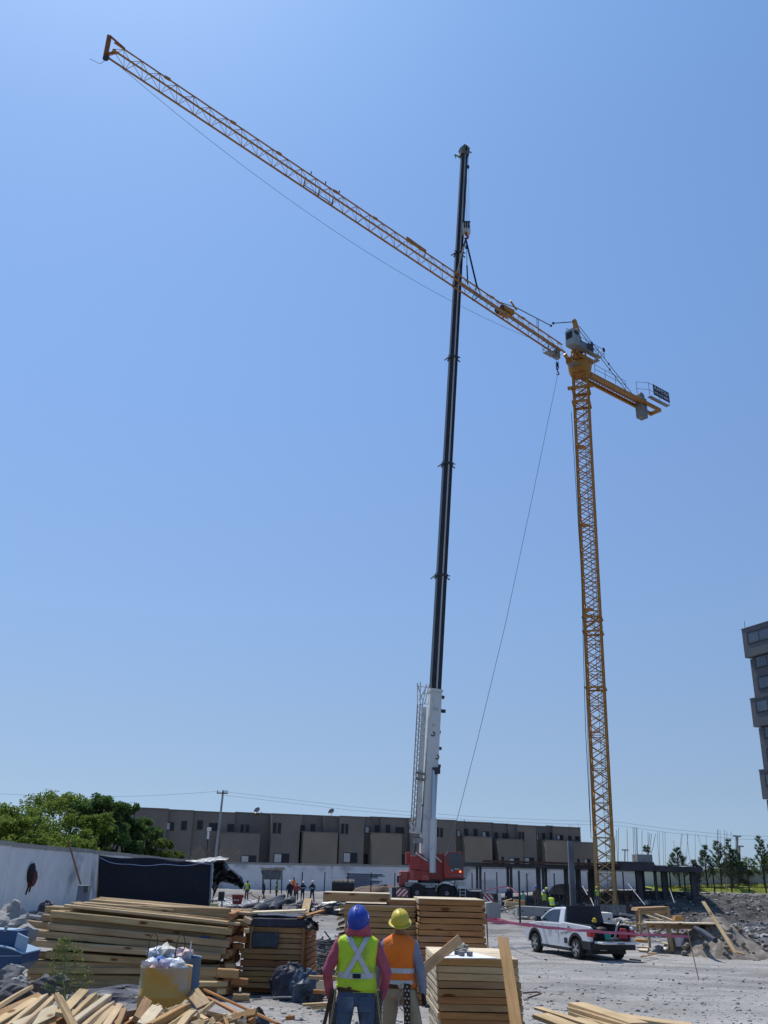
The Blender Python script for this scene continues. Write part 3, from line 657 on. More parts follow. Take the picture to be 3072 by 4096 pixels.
BARK = mat('tree_bark', (.03, .022, .016), (.07, .055, .04), 5, .95, .5, 12)
def leafy_tree(base, top_z, rad, lab, cat, group, lmat, seed, n=6500, size=.13, trunk_r=.16, gappy=.5, flat=1.0):
    q = random.Random(seed); base = Vector(base); h = top_z - base.z
    r = root('leafy_tree', base, lab, cat, group)
    mb = MB(); fork = base + Vector((q.uniform(-.3, .3), q.uniform(-.3, .3), h * .28))
    mb.tube([base, base.lerp(fork, .5) + Vector((q.uniform(-.1, .1), 0, 0)), fork], [trunk_r, trunk_r * .85, trunk_r * .7], 7)
    clumps = []
    nb = 10 + int(rad * 3)
    for i in range(nb):
        a = i / nb * 6.283 * 2.4 + q.uniform(-.4, .4); rr = rad * math.sqrt(q.uniform(.05, 1)) * .86; zz = q.uniform(.34, .90)
        prof = math.sqrt(max(.05, 1 - ((zz - .5) / .55) ** 2)); e = base + Vector((math.cos(a) * rr * prof, math.sin(a) * rr * prof, h * zz))
        mid = fork.lerp(e, .5) + Vector((q.uniform(-.3, .3), q.uniform(-.3, .3), q.uniform(0, .3)))
        mb.tube([fork, mid, e], [trunk_r * .42, trunk_r * .24, .025], 5); clumps.append((e, q.uniform(.20, .36) * rad))
        for _ in range(3):
            e2 = e + Vector((q.uniform(-1, 1), q.uniform(-1, 1), q.uniform(-.3, .8))) * rad * .27
            if e2.z > top_z - .15: e2.z = top_z - q.uniform(.15, .5)
            mb.tube([mid.lerp(e, .7), e2], [.035, .012], 4); clumps.append((e2, q.uniform(.13, .25) * rad))
    for _ in range(3): e = base + Vector((q.uniform(-.3, .3) * rad, q.uniform(-.3, .3) * rad, h * .93)); clumps.append((e, rad * .2)); mb.tube([fork, e], [.06, .02], 4)
    mb.build('trunk', BARK, r)
    cm = MB(); tot = sum(c[1] ** 2 for c in clumps)
    for (c, cr) in clumps:
        k = int(n * cr * cr / tot)
        for _ in range(k):
            d = Vector((q.gauss(0, 1), q.gauss(0, 1), q.gauss(0, 1))).normalized() * cr * (q.random() ** .45) ; d.z *= .72 * flat
            p = c + d
            if noise.noise(p * 1.6 + Vector((seed, 0, 0))) < -.28 * (1 - gappy) - .12: continue
            if p.z < base.z + h * .12: continue
            if p.x > -17.5 and p.x < 0 and p.y < 97: continue
            s = size * q.uniform(.55, 1.35); u = Vector((q.gauss(0, 1), q.gauss(0, 1), q.gauss(0, .7))).normalized(); v = u.orthogonal().normalized(); v = (v * math.cos(q.random() * 6) + u.cross(v) * math.sin(q.random() * 6)).normalized()
            cm.add([p - u * s, p - v * s * .55, p + u * s, p + v * s * .55], [(0, 1, 2, 3)])
    cm.build('crown', lmat, r); return r
TR = [ # px centre, top py, half width px, Y, mat, seed, label
 (30, 3215, 210, 62, LF_A, 1, 'yellow-green bushy tree cut by the left edge of the frame'), (235, 3172, 190, 72, LF_A, 2, 'tallest yellow-green tree with wispy twigs behind the left wall'),
 (130, 3265, 170, 52, LF_A, 3, 'low spreading olive tree in front, at the far left behind the wall'), (330, 3255, 150, 54, LF_A, 4, 'pale green feathery tree above the brown pole'),
 (420, 3172, 120, 68, LF_B, 5, 'dark green tree with bare gaps at its top, highest in the middle'), (520, 3205, 105, 72, LF_B, 6, 'dark green tree next to the end townhouse'),
 (590, 3268, 80, 66, LF_B, 7, 'small dark green tree before the end townhouse wall'), (470, 3290, 130, 58, LF_B, 8, 'blue-green low tree crowding the wall left of the blue sheet'),
 (640, 3352, 90, 74, LF_C, 9, 'bright green low bush at the right end of the hedge'), (690, 3400, 60, 80, LF_C, 10, 'small bright green bush peeping over the wall corner'), (250, 3345, 170, 50, LF_A, 12, 'rounded olive bush pressing over the wall by the paper notice')]
for (px, py, hw, Y, lm, sd_, lab) in TR:
    while True:          # far enough back that the crown stands behind the wall
        t = P(px, py, Y); rad = hw / 3600 * Y * .93
        if t.x < -17.6 - .72 * rad: break
        Y += 1
    b = Vector((t.x, Y, .2))
    leafy_tree(b, t.z, rad, lab, 'tree', 'trees and bushes behind the left wall', lm, sd_, n=int(15000 + rad * 2500), size=.095, gappy=.3 if sd_ in (5, 2) else .6)
# dry vines on the wall by the pole
vm = MB()
for k in range(90):
    a = P(rnd.uniform(760, 960), 3446, 98.3 + rnd.random()); h_ = rnd.uniform(.3, 2.0); pts = [a + Vector((rnd.uniform(-.2, .2) * j, 0, h_ * j / 3 - .4)) for j in range(4)]; vm.tube(pts, .012, 3)
tag(vm.build('dry_bush', mat('dry_twigs', (.16, .12, .07), (.3, .24, .15), 3, .9)), 'dry brown twiggy bush above the wall around the utility pole', 'bush')
def pine(base, top_z, rad, lab, seed, sparse=1.0):
    q = random.Random(seed); base = Vector(base); h = top_z - base.z; r = root('pine_tree', base, lab, 'pine tree', 'young pines beyond the black fence')
    mb = MB(); nd = MB(); mb.tube([base, base + Vector((q.uniform(-.1, .1), 0, h * .5)), base + Vector((0, 0, h * .97))], [.09, .06, .015], 6)
    def tuft(p, d, L_):
        for _ in range(int(26 * sparse)):
            v = (d * q.uniform(.3, 1.4) + Vector((q.gauss(0, .5), q.gauss(0, .5), q.gauss(0, .5) + .25))).normalized() * q.uniform(.16, .30); s = v.orthogonal().normalized() * .018; o = p - d * q.uniform(0, L_)
            nd.add([o - s, o + s, o + v], [(0, 1, 2)])
    zz = .26
    while zz < .97:
        k = 5 if zz < .8 else 3
        for i in range(k):
            if q.random() > .82 * sparse + .1: continue
            a = q.random() * 6.283; L_ = rad * (1.05 - zz) * 1.25 * q.uniform(.7, 1.15) + .12; d = Vector((math.cos(a), math.sin(a), .55 + zz * .9)).normalized()
            o = base + Vector((0, 0, h * zz)); e = o + d * L_; m_ = o.lerp(e, .55) - Vector((0, 0, .05 * L_)); mb.tube([o, m_, e], [.025, .018, .008], 4)
            tuft(e, d, L_ * .35)
            for _ in range(3):
                a2 = a + q.uniform(-.9, .9); d2 = Vector((math.cos(a2), math.sin(a2), .8)).normalized(); s = o.lerp(e, q.uniform(.4, .85)); e2 = s + d2 * L_ * .38; mb.tube([s, e2], [.012, .006], 3); tuft(e2, d2, L_ * .25)
        zz += .055
    tuft(base + Vector((0, 0, h)), Vector((0, 0, 1)), .4)
    mb.build('trunk', BARK, r); nd.build('crown', LF_P, r)
PINES = [(2706, 3392, 60, 94, 'pine standing left behind the fence, right of the parapet block'), (2775, 3441, 22, 93, 'tiny pine top between two taller pines'), (2816, 3381, 44, 95, 'leaning pine at the left of the tall trio'), (2868, 3364, 66, 96, 'tallest bushy pine in the middle of the fence'),
         (2912, 3353, 40, 94, 'slim spiky pine right of the bushy one'), (3034, 3341, 55, 96, 'pine with a forked top near the right edge'), (3080, 3376, 45, 94, 'pine cut by the right edge'), (2940, 3400, 40, 97, 'short pine below the distant pole')]
for i, (px, py, hw, Y, lab) in enumerate(PINES):
    t = P(px, py, Y); pine((t.x, Y, 1.1), t.z, hw / 3600 * Y * .9, lab, 30 + i)
t = P(2586, 3380, 85.8); r = leafy_tree((t.x, 86, 4.3), t.z, .45, 'little leafy sapling growing on the concrete upstand', 'sapling', None, LF_B, 77, n=500, size=.07, trunk_r=.03)
for i, (px, py, hw, Y, lab) in enumerate(((2990, 3425, 70, 99, 'pale green rounded bush below the forked pine'), (3060, 3418, 60, 101, 'olive bush at the right edge behind the fence'), (2900, 3450, 60, 100, 'low green bush behind the tall pine'), (2955, 3440, 45, 98, 'pale bush left of the forked pine'), (2840, 3470, 50, 99, 'dim green bush near the sand heap'))):
    t = P(px, py, Y); leafy_tree((t.x, Y, 1.2), t.z, hw / 3600 * Y, lab, 'bush', 'bushes behind the pines', LF_C if i in (0, 3) else LF_A, 60 + i, n=1800, size=.1, trunk_r=.05)
# ================================================================== tower crane
YEL = mat('crane_yellow_paint', (.40, .17, .022), (.50, .23, .036), 1.5, .5, .1, 20, c3=(.24, .09, .03), s3=2.5, amount3=.12)
YELB = mat('faded_base_paint', (.45, .27, .10), (.56, .36, .15), 1.2, .6, .1, 20)
GALV = mat('grey_galvanised_steel', (.20, .21, .22), (.32, .33, .34), 4, .5, metal=.3)
CABG = mat('grey_crane_cab_paint', (.30, .32, .32), (.38, .40, .39), 1, .5)
DK = mat('dark_steel', (.03, .032, .035), (.06, .062, .065), 3, .5)
MX_, MY_ = 20.9, 85.0; PHI = R(-18.4)
tc = root('tower_crane', (MX_, MY_, -.2), 'tall yellow tower crane with a long lattice jib reaching over the whole yard', 'tower crane')
def LEAN(z): return -.62 * (1 - (z + .2) / 53.1)
LA = math.atan(.62 / 53.1)
rot = Matrix.Rotation(PHI, 3, 'Z'); s_ = .75; HS = 2.95; Z0 = -.2
def section_meshes(chw, m):
    ch, br = MB(), MB(); crn = [(-s_, -s_), (s_, -s_), (s_, s_), (-s_, s_)]
    cmesh = []
    for i, (a, b) in enumerate(crn):
        p = rot @ Vector((a, b, 0)); q = MB().box((p.x, p.y, HS / 2), (chw, chw, HS - .02), M=rot); cmesh.append(q.mesh('chord', m))
    for i in range(4):
        a = rot @ Vector((*crn[i], 0)); b = rot @ Vector((*crn[(i + 1) % 4], 0)); nb = 3; hh = HS / nb
        for k in range(nb):
            z0, z1 = k * hh + .04, (k + 1) * hh - .04
            p, q = (a, b) if k % 2 == (i % 2) else (b, a)
            d = (q - p).normalized() * (chw * .5)
            br.bar(p + d + Vector((0, 0, z0)), q - d + Vector((0, 0, z1)), .085)
            if i % 2 == 0: br.bar(p + d + Vector((0, 0, z1)), q - d + Vector((0, 0, z0 + hh * .15)), .065)
        d = (b - a).normalized() * (chw * .5)
        br.bar(a + d + Vector((0, 0, HS - .06)), b - d + Vector((0, 0, HS - .06)), .06)
    return cmesh, br.mesh('bracing', m)
chm, brm = section_meshes(.18, YEL); chb, brb = section_meshes(.24, YELB)
lad = MB()
lp = rot @ Vector((.15, .05, 0)); lq = rot @ Vector((.5, .05, 0))
lad.bar(lp, lp + Vector((0, 0, HS - .02)), .035); lad.bar(lq, lq + Vector((0, 0, HS - .02)), .035)
for k in range(9): lad.bar(lp + Vector((0, 0, .2 + k * .31)), lq + Vector((0, 0, .2 + k * .31)), .022)
for k in range(3):
    c = (lp + lq) / 2; pts = [c + Vector((math.cos(t) * .3, math.sin(t) * .36 - .05, .5 + k * .9)) for t in [R(a) for a in range(180, 361, 30)]]; lad.tube(pts, .015, 3)
ladm = lad.mesh('ladder', DK)
for k in range(18):
    base = k < 2
    se = root('mast_section', (MX_ + LEAN(Z0 + k * HS), MY_, Z0 + k * HS), None, None, ry=LA); se.parent = tc; se.matrix_parent_inverse = W(tc).inverted()
    for cm in (chb if base else chm): inst(cm, 'chord', se)
    inst(brb if base else brm, 'bracing', se)
    inst(ladm, 'ladder', se)
    if k in (5, 9, 12, 15):  # rest platforms
        MB().box(rot @ Vector((-.3, .2, .35)), (.7, .9, .04), M=rot).build('rest_platform', YEL, se, local=True)
ZT = Z0 + 18 * HS   # top of the mast
def collar(z, h, w, m, name='collar', out=.12):
    mb = MB()
    for i in range(4):
        a = [(-1, -1), (1, -1), (1, 1), (-1, 1)][i]; b = [(1, -1), (1, 1), (-1, 1), (-1, -1)][i]
        k = s_ + out; e = .14 if i % 2 else 0
        p, q = rot @ Vector((a[0] * k, a[1] * k, z)), rot @ Vector((b[0] * k, b[1] * k, z)); d = (q - p).normalized() * (-.09 if i % 2 == 0 else .09)
        mb.bar(Vector((MX_ + LEAN(z), MY_, 0)) + p + d, Vector((MX_ + LEAN(z), MY_, 0)) + q - d, w, h)
    mb.build(name, m, tc)
for z, h in ((ZT - 1.9, .3), (ZT - 3.6, .26), (25.7, .1), (24.3, .16), (18.9, .16)): collar(z, h, .16, YEL)
for sx_ in (-1, 1): MB().bar(Vector((MX_, MY_, ZT - 1.9)) + rot @ Vector((-1.35 * sx_, -.85, 0)), Vector((MX_, MY_, ZT - 1.9)) + rot @ Vector((-.9 * sx_, -.85, 0)), .3, .3).build('cage_arm', YEL, tc)
for k in range(3):
    p = Vector((MX_ + LEAN(25), MY_, 0)); a = [(-1, -1), (1, -1), (1, 1)][k]; b = [(1, -1), (1, 1), (-1, 1)][k]
    q1, q2 = p + rot @ Vector((a[0] * .8, a[1] * .8, 26.2)), p + rot @ Vector((b[0] * .8, b[1] * .8, 25)); MB().bar(q1, q2, .12, .16).build('tie_gusset', YEL, tc)
MB().tube([(MX_ - 1.35, MY_ - .6, 48), (MX_ - 1.3, MY_ - .62, 30), (MX_ - 1.75, MY_ - .6, 15), (MX_ - 1.8, MY_ - .6, 6)], .03, 5).build('power_cable', DK, tc)
MB().tube([(MX_ - 1.22, MY_ - .8, 40), (MX_ - 1.5, MY_ - .8, 20), (MX_ - 1.85, MY_ - .8, 5.5)], .02, 5).build('power_cable', DK, tc)
MB().box((MX_ - .62, MY_, -.2), (3.4, 3.4, .8), M=rot).build('foundation_block', CONC, tc)
for k, (a, b) in enumerate([(-s_, -s_), (s_, -s_), (s_, s_), (-s_, s_)]):
    p = rot @ Vector((a, b, 0)); MB().box((MX_ - .62 + p.x, MY_ + p.y, .38), (.42, .42, .36), M=rot).build('anchor_foot', YELB, tc)
# --- slewing part
JR, JT = P(2248, 1418, 83.8), P(440, 214, 51.6)
JD = (JT - JR).normalized(); JN = Vector((-JD.y, JD.x, 0)).normalized() * -1    # JN towards the camera side
if JN.y > 0: JN = -JN
JU = JN.cross(JD).normalized();  JU = JU if JU.z > 0 else -JU
HD = Vector((JD.x, JD.y, 0)).normalized(); BD = -HD
zc = ZT
mb = MB()
mb.lathe((MX_, MY_, zc), [(1.0, .02), (1.1, .15), (1.22, .6), (1.28, 1.0), (1.28, 1.25), (1.1, 1.4), (1.05, 1.45)], 22)
mb.build('slewing_ring', YEL, tc, smooth=True)
MB().box((MX_, MY_, zc + 1.75), (2.3, 1.9, .55), M=Matrix.Rotation(math.atan2(HD.y, HD.x), 3, 'Z')).build('turntable', YEL, tc)
RH = Matrix.Rotation(math.atan2(HD.y, HD.x), 3, 'Z')
ctr = Vector((MX_, MY_, zc))
def L(x, y, z): return ctr + RH @ Vector((x, y, z))       # x towards the jib, y left of it
mb = MB()
for sy in (-.62, .62):
    mb.bar(L(.9, sy, 1.9), L(-.9, sy, 1.9), .22, .5); mb.bar(L(.8, sy, 1.5), L(1.75, sy * .9, 2.25), .25, .4)
mb.build('turret_frame', YEL, tc)
mb = MB(); AP = L(.35, 0, 6.4)
for (x_, y_) in ((.7, .6), (.7, -.6), (-.55, .6), (-.55, -.6)): mb.bar(L(x_, y_, 1.9), AP + RH @ Vector((.1 if x_ > 0 else -.15, y_ * .25, -.6)), .14)
for k in range(1, 4):
    t = k / 4.4; z = 1.9 + 4.1 * t; w_ = .6 * (1 - t * .75); mb.bar(L(.7 - t * .3, -w_, z), L(.7 - t * .3, w_, z), .06); mb.bar(L(.7 - t * .3, w_, z), L(-.55 + t * .75, w_, z), .05); mb.bar(L(.7 - t * .3, -w_, z), L(-.55 + t * .75, -w_, z), .05)
mb.build('tower_head', YEL, tc)
q = RH
MB().hexa([AP + q @ Vector(v) for v in ((-.55, -.2, -.75), (.05, -.2, -1.0), (.05, .2, -1.0), (-.55, .2, -.75), (-.05, -.2, .45), (.25, -.2, .5), (.25, .2, .5), (-.05, .2, .45))]).build('head_plate', YEL, tc)
# cab hung on the camera side, with a rear hut behind it
def cabbox(c, d, name, m, parent=tc): return MB().box(c, d, M=RH).build(name, m, parent)
cab = cabbox(L(2.15, -1.0 * (1 if (RH @ Vector((0, -1, 0))).y < 0 else -1), 3.2), (1.15, 1.1, 1.85), 'operator_cab', CABG)
side = -1 if (RH @ Vector((0, -1, 0))).y < 0 else 1
MB().box(L(2.74, 1.0 * side, 3.45), (.03, .8, .8), M=RH).build('cab_window', GLASS, cab)
MB().box(L(2.2, (1.0 + .565) * side, 3.75), (.7, .03, .45), M=RH).build('cab_window', GLASS, cab)
MB().box(L(2.15, 1.0 * side, 4.18), (1.0, .9, .1), M=RH).build('cab_roof', CABG, cab)
cabbox(L(.9, 1.0 * side, 2.75), (1.2, .9, .9), 'electric_cabinet', GALV)
cabbox(L(-.5, 1.1 * side, 3.1), (.8, .4, .9), 'control_panel', DK)
def rail(pts, hts=(.55, 1.1), name='guard_rail', r=.025, step=1.0, m=None, parent=None):
    mb = MB()
    for h in hts:
        for a, b in zip(pts[:-1], pts[1:]): mb.tube([Vector(a) + Vector((0, 0, h)), Vector(b) + Vector((0, 0, h))], r, 5)
    for a, b in zip(pts[:-1], pts[1:]):
        a, b = Vector(a), Vector(b); n = max(1, int((b - a).length / step))
        for i in range(n + 1): p = a.lerp(b, i / n); mb.tube([p, p + Vector((0, 0, hts[-1]))], r, 5)
    return mb.build(name, m or DK, parent or tc)
mb = MB(); mb.box(L(.3, 1.6 * side, 2.0), (3.6, .6, .05), M=RH); mb.box(L(-1.6, 0, 2.0), (.6, 2.6, .05), M=RH); mb.build('walkway', GALV, tc)
rail([L(2.1, 1.9 * side, 2.03), L(-1.9, 1.9 * side, 2.03), L(-1.9, -1.3 * side, 2.03)])
rail([L(1.7, 1.4 * side, 4.24), L(1.7, .6 * side, 4.24), L(2.6, .6 * side, 4.24)], hts=(.35,), name='cab_top_rail')
mb = MB(); mb.box(L(1.4, .4 * side, .55), (1.3, .9, .05), M=RH); mb.build('cab_step', GALV, tc); rail([L(.8, .8 * side, .58), L(2.0, .8 * side, .58), L(2.0, -.1 * side, .58)], hts=(.5, 1.0), name='guard_rail')
for (x_, y_, z_, d_) in ((.2, 1.95, 3.0, .28), (-1.9, 1.9, 3.1, .3), (.9, 2.0, 2.2, .22)): MB().box(L(x_, y_ * side, z_), (d_, .12, d_ * 1.4), M=RH).build('flood_lamp', DK, tc)
# --- jib
JL = (JT - JR).length; NB = 34; bay = JL / NB; jw, jh = .95, 1.28
def J(t, a, b): return JR + JD * t + JN * a + JU * b
nsec = 10; per = [4, 3, 3, 4, 3, 3, 4, 3, 4, 3]; k0 = 0
for si in range(nsec):
    t0, t1 = k0 * bay, (k0 + per[si]) * bay
    se = root('jib_section', J(t0, 0, 0), None, None); se.parent = tc; se.matrix_parent_inverse = W(tc).inverted()
    cr_ = .055 - .012 * si / nsec
    for (a, b, w_) in ((jw / 2, 0, 1.25), (-jw / 2, 0, 1.25), (0, jh, 1.0)):
        MB().bar(J(t0 + .01, a, b), J(t1 - .01, a, b), cr_ * 2 * w_, upv=JU).build('chord', YEL, se)
    mb = MB(); w_ = .033
    for i in range(per[si]):
        ta, tb = t0 + i * bay, t0 + (i + 1) * bay; tm = ta + bay * .86
        for sg in (1, -1):
            mb.bar(J(ta + bay * .1, sg * jw / 2, .05), J(ta + bay * .45, 0, jh - .05), w_, upv=JN); mb.bar(J(ta + bay * .45, 0, jh - .05), J(tb, sg * jw / 2, .05), w_, upv=JN)
        mb.bar(J(ta + .05, -jw / 2, 0), J(ta + .05, jw / 2, 0), w_); mb.bar(J(ta + .08, -jw / 2, 0), J(tb - .08, jw / 2, 0), .03)
    mb.build('lacing', YEL, se)
    if si: MB().box(J(t0, 0, jh + .02), (.5, .16, .2), M=Matrix.Rotation(math.atan2(JD.y, JD.x), 3, 'Z')).build('joint_plate', YEL, se)
    k0 += per[si]
# walkway rods with bright pipe near the root
MB().bar(J(.5, .25, .05), J(15.5, .25, .05), .34, .03, upv=JU).build('jib_walkway', GALV, tc)
# jib tip frame
mb = MB()
mb.bar(J(JL + .1, -.62, -.25), J(JL + .45, -.1, 1.75), .34, .14, upv=JN); mb.bar(J(JL + .45, -.1, 1.75), J(JL - .9, 0, 1.35), .12, .12); mb.bar(J(JL + .2, -.5, .3), J(JL - .5, .4, .15), .16, .12); mb.bar(J(JL + .1, -.55, .1), J(JL - .2, .5, .1), .12)
mb.build('jib_tip_frame', mat('rust_orange_paint', (.28, .10, .035), (.36, .15, .05), 3, .6), tc)
MB().lathe(J(JL + .1, -.35, -.3), [(.2, -.05), (.24, -.05), (.24, .05), (.2, .05)], 14, axis='Y').build('tip_pulley', DK, tc)
MB().tube([J(JL + .1, -.55, -.35), J(JL + .3, -.7, -.8), J(JL + 1.1, -.75, -.9)], .02, 4).build('rope_end', DK, tc)
# jib top gear: long orange winch beam, trolley, brackets
def t_jib(px):
    lo, hi = 0, JL
    for _ in range(40):
        m_ = (lo + hi) / 2; p = J(m_, 0, .6) - CAM; x_ = 1536 + FPX * p.dot(rt) / p.dot(fw)
        if x_ > px: lo = m_
        else: hi = m_
    return lo
ta, tb = t_jib(1700), t_jib(1622)
MB().bar(J(ta, 0, jh + .12), J(tb, 0, jh + .2), .16, .32, upv=JU).bar(J(ta, 0, jh + .1), J(ta + .1, 0, jh - .55), .1).build('pendant_anchor', YEL, tc)
t5 = t_jib(2022)
mb = MB(); mb.box(J(t5, 0, .62), (1.5, 1.15, .5), M=Matrix.Rotation(math.atan2(JD.y, JD.x), 3, 'Z')).bar(J(t5 - .9, .7, 1.0), J(t5 + .2, .8, 1.5), .14, .1).bar(J(t5 - .2, -.7, .2), J(t5 + .3, .6, -.1), .12); mb.build('trolley_winch', YEL, tc)
MB().lathe(J(t5 + .9, .05, .4), [(.3, -.45), (.32, -.4), (.22, -.38), (.22, .38), (.32, .4), (.3, .45)], 16, M=Matrix.Rotation(math.atan2(JD.y, JD.x), 3, 'Z'), axis='Y').build('winch_drum', RUST, tc)
for px in (1230, 1288, 1343):
    t = t_jib(px)
    mb = MB(); mb.bar(J(t, -jw / 2, .05), J(t, -jw / 2, .85), .1, .1); mb.bar(J(t, jw / 2 - .05, .75), J(t, jw / 2, jh - .1), .09, .09); mb.build('cable_bracket', mat('rust_orange_paint', (.28, .10, .035)), tc)
MB().bar(J(t_jib(1343), -.3, .1), J(t_jib(1225), -.3, .1), .05).build('spare_pendant', DK, tc)
# pendant bar over the jib, held by a small strut, free at its end
pa, pb, pc, pd = P(1985, 1204, 77.6), P(2068, 1232, 79.6), P(2154, 1277, 81.5), P(2204, 1303, 82.5)
MB().tube([pa, pb, pc, pd], .05, 6).build('pendant_bar', DK, tc)
MB().lathe(pd, [(.02, -.14), (.12, -.08), (.12, .08), (.02, .14)], 10).build('pendant_eye', DK, tc)
MB().bar(pc, J(t_jib(2152), 0, jh), .06).bar(pc + Vector((-.2, -.1, 0)), J(t_jib(2147), 0, jh), .05).build('pendant_strut', DK, tc)
pe = P(2213, 1293, 82.6); MB().tube([pe, AP + Vector((0, 0, .3))], .055, 6).build('pendant_bar', DK, tc); MB().lathe(pe, [(.02, -.14), (.13, -.08), (.13, .08), (.02, .14)], 10).build('pendant_eye', DK, tc)
# hoist rope hanging in a long bow from the jib tip
pts = []
for i in range(31):
    t = i / 30; a = J(JL * (1 - t * .93), -.3, -.05); pts.append(a - Vector((0, 0, 2.7 * 4 * t * (1 - t) * .98)))
MB().tube(pts, .016, 4).build('hoist_rope', WIRE, tc)
# counter jib
CJ = 13.6; cz = .30
for sy in (-.62, .62): MB().bar(L(-1.0, sy, cz), L(-CJ, sy, cz), .22, .42).build('counter_jib_beam', YEL, tc)
MB().bar(L(-CJ + .13, -.49, cz), L(-CJ + .13, .49, cz), .24, .4).build('counter_jib_end', YEL, tc)
mb = MB()
for k in range(20):
    x_ = -1.4 - k * .5; mb.bar(L(x_, -.48, cz), L(x_ - .45, .48, cz), .05)
mb.build('counter_jib_lacing', YEL, tc)
MB().b2((-.01, -.48, 0), (.01, .48, .01)) if False else None
MB().box(L(-6.2, 0, cz + .29), (9.6, .95, .03), M=RH).build('counter_jib_grating', mat('pale_grating', (.34, .28, .25), (.5, .42, .38), 30, .7), tc)
rail([L(-1.6, -.8 * side, cz + .3), L(-6.6, -.8 * side, cz + .3)], hts=(.5, 1.05), step=1.4)
rail([L(-1.6, .75 * side, cz + .3), L(-7.0, .75 * side, cz + .3)], hts=(.5, 1.05), step=1.4)
for sy in (-.5, .5):
    e_ = L(-8.6 - (1.9 if sy * side < 0 else 0), sy, cz + .3); t_ = AP + RH @ Vector((-.4, sy * .3, -.1)); m_ = t_.lerp(e_, .55)
    MB().tube([t_, e_], .04, 6).build('counter_pendant', DK, tc); MB().lathe(m_, [(.02, -.16), (.1, -.1), (.1, .1), (.02, .16)], 8).build('pendant_joint', DK, tc)
CWT = mat('counterweight_concrete', (.20, .20, .20), (.28, .28, .275), 1.5, .85, .2, 12)
for k, x_ in enumerate((-10.5, -11.0)):
    MB().hexa([L(x_ - .24, -.45, cz - 1.75), L(x_ + .24, -.45, cz - 1.75), L(x_ + .24, .45, cz - 1.75), L(x_ - .24, .45, cz - 1.75), L(x_ - .24, -.47, cz + 1.0), L(x_ + .24, -.47, cz + .7), L(x_ + .24, .47, cz + .7), L(x_ - .24, .47, cz + .7)]).build('counterweight', CWT, tc)
MB().tube([L(-10.7, -.3, cz + 1.0), L(-10.7, .3, cz + 1.0)], .45, 16).build('counterweight_drum', CWT, tc, smooth=True)
mb = MB(); a_, b_, c_ = L(-10.3, .9 * side, cz + .5), L(-11.5, 1.5 * side, cz + .5), L(-14.8, 1.5 * side, cz + .5)
mb.box(L(-12.3, 1.35 * side, cz + .42), (3.6, .5, .05), M=RH); mb.build('rear_walkway', GALV, tc)
rail([L(-9.9, .2 * side, cz + 1.0), L(-10.3, 1.55 * side, cz + .45), L(-14.1, 1.55 * side, cz + .45)], hts=(.7, 1.6), step=1.6)
BAN = mat('navy_banner', (.012, .02, .05), (.02, .03, .07), 2, .7)
p0, p1 = L(-11.0, 1.62 * side, cz + .75), L(-14.1, 1.62 * side, cz + .75)
ban = MB().hexa([p0, p1, p1 + RH @ Vector((0, .03 * side, 0)), p0 + RH @ Vector((0, .03 * side, 0)), p0 + Vector((0, 0, 1.35)), p1 + Vector((0, 0, 1.35)), p1 + Vector((0, 0, 1.35)) + RH @ Vector((0, .03 * side, 0)), p0 + Vector((0, 0, 1.35)) + RH @ Vector((0, .03 * side, 0))]).build('banner', BAN, tc)
LETW = mat('white_lettering', (.75, .76, .78))
dirx = (p1 - p0).normalized(); out = RH @ Vector((0, side, 0))
for txt, zz, sz, off in (('RAMOSA', .95, .66, .08), ('442-310-9891', .33, .50, -.02)):
    me_ = text_mesh(txt, sz, .004); me_.materials.append(LETW)
    c = (p0 + p1) / 2 + Vector((0, 0, zz)) + out * .05 + dirx * off
    M4 = frame(c, dirx, Vector((0, 0, 1)))
    ws = max(v.co.x for v in me_.vertices) - min(v.co.x for v in me_.vertices); M4 = M4 @ Matrix.Diagonal((2.85 / ws, 1, 1, 1))
    o = inst(me_, 'lettering', ban, None, local=False); o.matrix_basis = M4
# hook block under the jib root
hp = P(2229, 1462, 82.9); hk = root('tower_crane_hook', hp, 'black hook block hanging under the root of the tower crane jib', 'crane hook')
mb = MB(); 
for dx in (-.09, .09): mb.box(hp + Vector((dx, 0, 0)), (.05, .5, .85), taper=(1, .7))
mb.build('block_plate', DK, hk); MB().lathe(hp + Vector((0, 0, .1)), [(.05, -.06), (.26, -.06), (.2, 0), (.26, .06), (.05, .06)], 16, axis='X').build('sheave', DK, hk)
MB().tube([hp + Vector((0, 0, -.4)), hp + Vector((0, 0, -.75)), hp + Vector((.14, 0, -.92)), hp + Vector((.1, 0, -1.12)), hp + Vector((-.1, 0, -1.1)), hp + Vector((-.14, 0, -.95))], [.07, .06, .07, .07, .05, .02], 8).build('hook', DK, hk, smooth=True)
MB().tube([hp + Vector((-.1, 0, .4)), P(2222, 1400, 83.0)], .014, 4).tube([hp + Vector((.1, 0, .4)), P(2238, 1400, 83.2)], .014, 4).build('hoist_line', DK, hk)
pts = [hp + Vector((0, 0, -1.1)), P(2131, 1980, 82), P(2021, 2500, 80.5), P(1912, 2950, 79), P(1830, 3270, 77.5), P(1786, 3412, 76)]
tag(MB().tube(pts, .022, 5).build('tag_line', WIRE), 'long slanting guide rope from the tower crane hook down to the red crane', 'rope')
# cat platform under the jib root
pf = P(2200, 1415, 83.2)
mb = MB(); mb.box(pf, (1.3, .8, .05), M=RH); mb.build('jib_root_platform', GALV, tc); rail([pf + RH @ Vector((-.6, -.4, 0)), pf + RH @ Vector((.65, -.4, 0)), pf + RH @ Vector((.65, .4, 0)), pf + RH @ Vector((-.6, .4, 0))], hts=(.45, .95), step=.65)
MB().box(pf + RH @ Vector((-.9, .1, .2)), (.7, .5, .9), M=RH).build('hoist_motor', GALV, tc)

